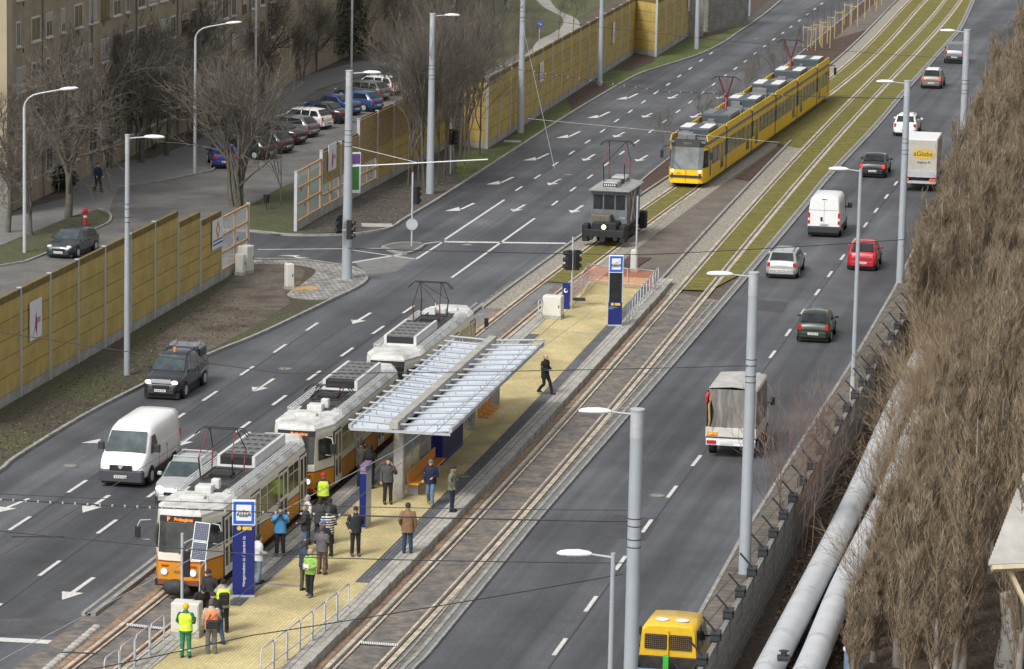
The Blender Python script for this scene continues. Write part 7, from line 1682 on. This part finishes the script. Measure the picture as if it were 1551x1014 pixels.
plant('redshrub', 1206, 842, 'reddish bare shrub between the kerb and the concrete wall', None, 'shrub', 'shrub', s=1.15, rz=.5)
plant('shrub', 1330, 620, 'bare shrub arching over the wall above the near pipe', None, 'shrub', 'shrub', s=.9)
# poplars and brush right of the wall
rng = random.Random(5); N = 0
def wl_at(y):
    for i in range(1, len(WL)):
        if y <= WL[i].y: a, b = WL[i-1], WL[i]; return a.x+(b.x-a.x)*(y-a.y)/(b.y-a.y)
    return WL[-1].x
rows = [('rowW', 0.95, 1.5, lambda y: 6.8+.035*(y-170), 171, 345), ('rowV', 2.7, 1.7, lambda y: 8.0+.035*(y-170), 184, 345), ('rowA', 4.25, 1.4, lambda y: 3.6+.03*(y-118) if y < 165 else 6.0+.05*(y-165), 116, 300), ('rowA2', 5.6, 1.7, lambda y: 5.2+.03*(y-118), 115, 300), ('rowB', 7.2, 2.0, lambda y: 7.5+.03*(y-118), 114, 290), ('rowC', 9.3, 2.3, lambda y: 10.5+.015*(y-118), 114, 290), ('rowD', 12, 2.8, lambda y: 12.5, 116, 290)]
for nm, off, sp, hf, y0, y1 in rows:
    y = y0+rng.random(); N = 0
    while y < y1:
        far = min(1, max(0, (y-160)/60)); o_ = off+rng.uniform(-.4, .4)
        x = wl_at(y)+o_; h = hf(y)*rng.uniform(.85, 1.12)
        if nm in ('rowA', 'rowA2') or rng.random() < .12: k = 'popbush%d' % rng.randint(0, 1); s = h/6; sx = max(.75, min(s, 1.15))
        else: k = 'pop%d' % rng.randint(0, 4); s = h/12; sx = max(.8, s)
        bx = Vector((x, y, 0)); r_v = bx-Vector((0, 0, CAM_H)); spx = CX+F_PX*r_v.dot(_r)/r_v.dot(_d)
        if spx > 1551+1.9*F_PX/r_v.dot(_d)+h*1.0: y += sp*(1+far*.6); continue
        lab = {'rowV': 'leafless poplar standing over the hidden end of the pipes, '+nth(N)+' from the near end', 'rowW': 'leafless poplar right behind the concrete wall, '+nth(N)+' from the near end', 'rowA2': 'brushy poplar just behind the front row, '+nth(N)+' from the near end', 'rowA': 'brushy poplar in the front row by the pipes, '+nth(N)+' from the near end', 'rowB': 'upright leafless poplar in the second row, '+nth(N)+' from the near end', 'rowC': 'tall leafless poplar in the third row, '+nth(N)+' from the near end', 'rowD': 'tall leafless poplar in the rearmost row, '+nth(N)+' from the near end'}[nm]
        t = plant(k, 0, 0, lab, {'rowW': 'poplars directly behind the wall', 'rowV': 'poplars over the end of the pipes', 'rowA2': 'brushy poplars behind the front row', 'rowA': 'front row of brushy poplars', 'rowB': 'second row of poplars', 'rowC': 'third row of poplars', 'rowD': 'rear row of poplars'}[nm], 'poplar', 'tree', s=sx, sz=s, pos=Vector((x, y, -.05))); N += 1
        y += sp*(1+far*.6)*rng.uniform(.8, 1.2)
for i, y in enumerate([139, 146, 151, 155, 158, 162, 165, 168, 172, 176, 180]):
    plant('brush', 0, 0, 'wispy shrub growing up between the two pipes, '+nth(i)+' from the near end', 'wispy shrubs between the pipes', 'shrub', 'shrub', s=.8+.3*((i*7) % 5)/5, pos=Vector((wl_at(y)+2.65, y, 0)))
for i, y in enumerate([124, 131, 137, 142, 150, 157, 163, 169]):
    plant('brush', 0, 0, 'wispy shrub leaning over the far pipe, '+nth(i)+' from the near end', 'wispy shrubs beyond the far pipe', 'shrub', 'shrub', s=.9, pos=Vector((wl_at(y)+4.05, y, 0)))
for (x, y, h), w_ in zip(((1545, 120, .85), (1575, 170, 1.0), (1600, 90, 1.0)), ('left one', 'middle one', 'right one')):
    plant('broad3', x, y+40, 'pale bare tree rising above the poplars at the top right, '+w_, 'pale trees in the top right', s=h)
# young staked trees in the planting strip at the top
YT = [(1222, 74), (1229, 77), (1237, 70), (1247, 66), (1251, 73), (1258, 58), (1270, 50), (1284, 38), (1293, 40), (1304, 28), (1322, 18), (1330, 8)]
m_stk = mat('stake_wood', (.46, .34, .17), .8, var=.15, scale=6)
for i, (x, y) in enumerate(YT):
    t = thing('young_tree', 'young staked tree in the upper bark strip, '+nth(i)+' from the near end', 'tree', P(x, y, .08), 0, 'young staked trees')
    q = MB(); q.tube([(0, 0, 0), (.03, 0, 1.6), (.0, .05, 3.6)], [.03, .025, .012], 6); q.build('trunk', m_bk, t)
    q = MB(); rg_ = random.Random(i)
    for k in range(26): spike(q, Vector((0, 0, 1.8+k*.07)), (rv(rg_)*.8+Vector((0, 0, .7))).normalized(), rg_.uniform(.3, .8), .012)
    q.build('crown', m_tw, t)
    for s in (-1, 1): q = MB(); q.tube([(s*.35, 0, 0), (s*.35, 0, 2.1)], .045, 6); q.build('stake', m_stk, t)
    q = MB(); q.box(-.35, .35, -.02, .02, 1.85, 1.93); q.build('cross_bar', m_stk, t)
for i, (x, y) in enumerate([(1130, 165), (1150, 150), (1172, 135), (1192, 120), (1208, 104), (1008, 247), (1090, 196), (1060, 215)]):
    plant('slim2', x, y, 'thin unstaked sapling by the yellow tram, '+nth(i)+' of the row', 'saplings beside the yellow tram', 'sapling', 'tree', s=.33)
# evergreens and ivy: many small leaves
m_ev = mat('evergreen', (.012, .022, .010), .8, col2=(.035, .050, .020), scale=2.5); m_iv = mat('ivy_leaf', (.015, .025, .010), .7, col2=(.045, .06, .02), scale=3)
def leafy(kind, x, y, label, cat, name, H, R, n, mt, cone=True, boxy=None, seed=1):
    rg_ = random.Random(seed); t = thing(name, label, cat, P(x, y)); q = MB(); q.tube([(0, 0, -.1), (0, 0, H*.9)], [.12, .03], 6); q.build('trunk', m_bk, t); q = MB()
    for k in range(n):
        if boxy: p = Vector((rg_.uniform(-boxy[0], boxy[0]), rg_.uniform(-boxy[1], boxy[1]), rg_.uniform(0, H)**1.0))
        else:
            u = rg_.random()**.8; z = H*(.06+.94*u); rr = R*(1-u*.85 if cone else math.sin(math.pi*min(.98, .15+u*.8)))*(.55+.45*rg_.random())*(1+.22*math.sin(z*5+k % 7)); a = rg_.uniform(0, 6.28); p = Vector((math.cos(a)*rr, math.sin(a)*rr, z))
        a = rv(rg_)*rg_.uniform(.10, .2); b = a.cross(rv(rg_)).normalized()*rg_.uniform(.05, .1); q.add([p-a, p+b, p+a, p-b], [(0, 1, 2, 3)])
    q.build('crown', mt, t, fix=False); return t
for i, (x, y, H, R) in enumerate(((492, 92, 9, 2.0), (512, 84, 10, 2.1), (530, 90, 8.5, 1.9), (478, 70, 9, 2.2))):
    leafy('c', x, y, 'dark evergreen behind the parking road, '+['leftmost in front', 'middle one', 'beside the plain pole', 'rear left'][i], 'evergreen tree', 'evergreen', H, R, 4500, m_ev, True, None, i)
t = leafy('i', 1084, 40, 'dark ivy mass covering the old concrete wall at the top edge', 'ivy', 'ivy', 6.2, 2, 5200, m_iv, boxy=(2.2, 1.2), seed=3)
t.rotation_euler = (0, 0, .6)
leafy('b', 80, 288, 'dark evergreen bush at the foot of the broad bare tree', 'bush', 'bush', 1.6, 1.5, 1500, m_ev, False, None, 6)
leafy('b', 112, 248, 'dark bush by the block left of the walking person', 'bush', 'bush', 1.8, 1.6, 1500, m_ev, False, None, 7)
# litter and fallen leaves, weeds: scattered small stuff
rg_ = random.Random(9); q = MB()
def scatter(poly_px, n, z, smin, smax):
    xs = [p[0] for p in poly_px]; ys = [p[1] for p in poly_px]
    c = 0
    while c < n:
        x, y = rg_.uniform(min(xs), max(xs)), rg_.uniform(min(ys), max(ys)); ins = False; j = len(poly_px)-1
        for i in range(len(poly_px)):
            if (poly_px[i][1] > y) != (poly_px[j][1] > y) and x < (poly_px[j][0]-poly_px[i][0])*(y-poly_px[i][1])/(poly_px[j][1]-poly_px[i][1])+poly_px[i][0]: ins = not ins
            j = i
        if not ins: continue
        p = P(x, y, z); a = Vector((rg_.gauss(0, 1), rg_.gauss(0, 1), rg_.gauss(0, .4))).normalized()*rg_.uniform(smin, smax); b = a.cross(rv(rg_)).normalized()*rg_.uniform(smin, smax)*.7
        q.add([p-a, p+b, p+a, p-b], [(0, 1, 2, 3)], rg_.choice((0, 0, 1, 2))); c += 1
scatter([(0, 640), (340, 440), (400, 480), (200, 585), (0, 710)], 2600, .125, .02, .06)
scatter([(450, 358), (560, 300), (700, 230), (760, 235), (600, 335), (520, 355)], 1500, .125, .02, .06)
scatter([(1150, 1014), (1200, 860), (1300, 660), (1370, 560), (1400, 600), (1320, 830), (1300, 1014)], 5200, .02, .03, .10)
o = q.build('leaf_litter', [mat('leaf_brown', (.10, .06, .035), .9), mat('leaf_dark', (.035, .028, .02), .9), mat('leaf_pale', (.22, .17, .11), .9)], fix=False); o['kind'] = 'stuff'
q = MB()
for i in range(5200):
    r_ = rg_.random()
    y = rg_.uniform(262, 400) if r_ < .3 else rg_.uniform(116, 190); 
    if y > 200: continue
    x = wl_at(y)+rg_.uniform(4, 13); p = Vector((x, y, 0)); spike(q, p, (rv(rg_)*.7+Vector((0, 0, .9))).normalized(), rg_.uniform(.2, .7), .01)
o = q.build('undergrowth', m_p[0], fix=False); o['kind'] = 'stuff'
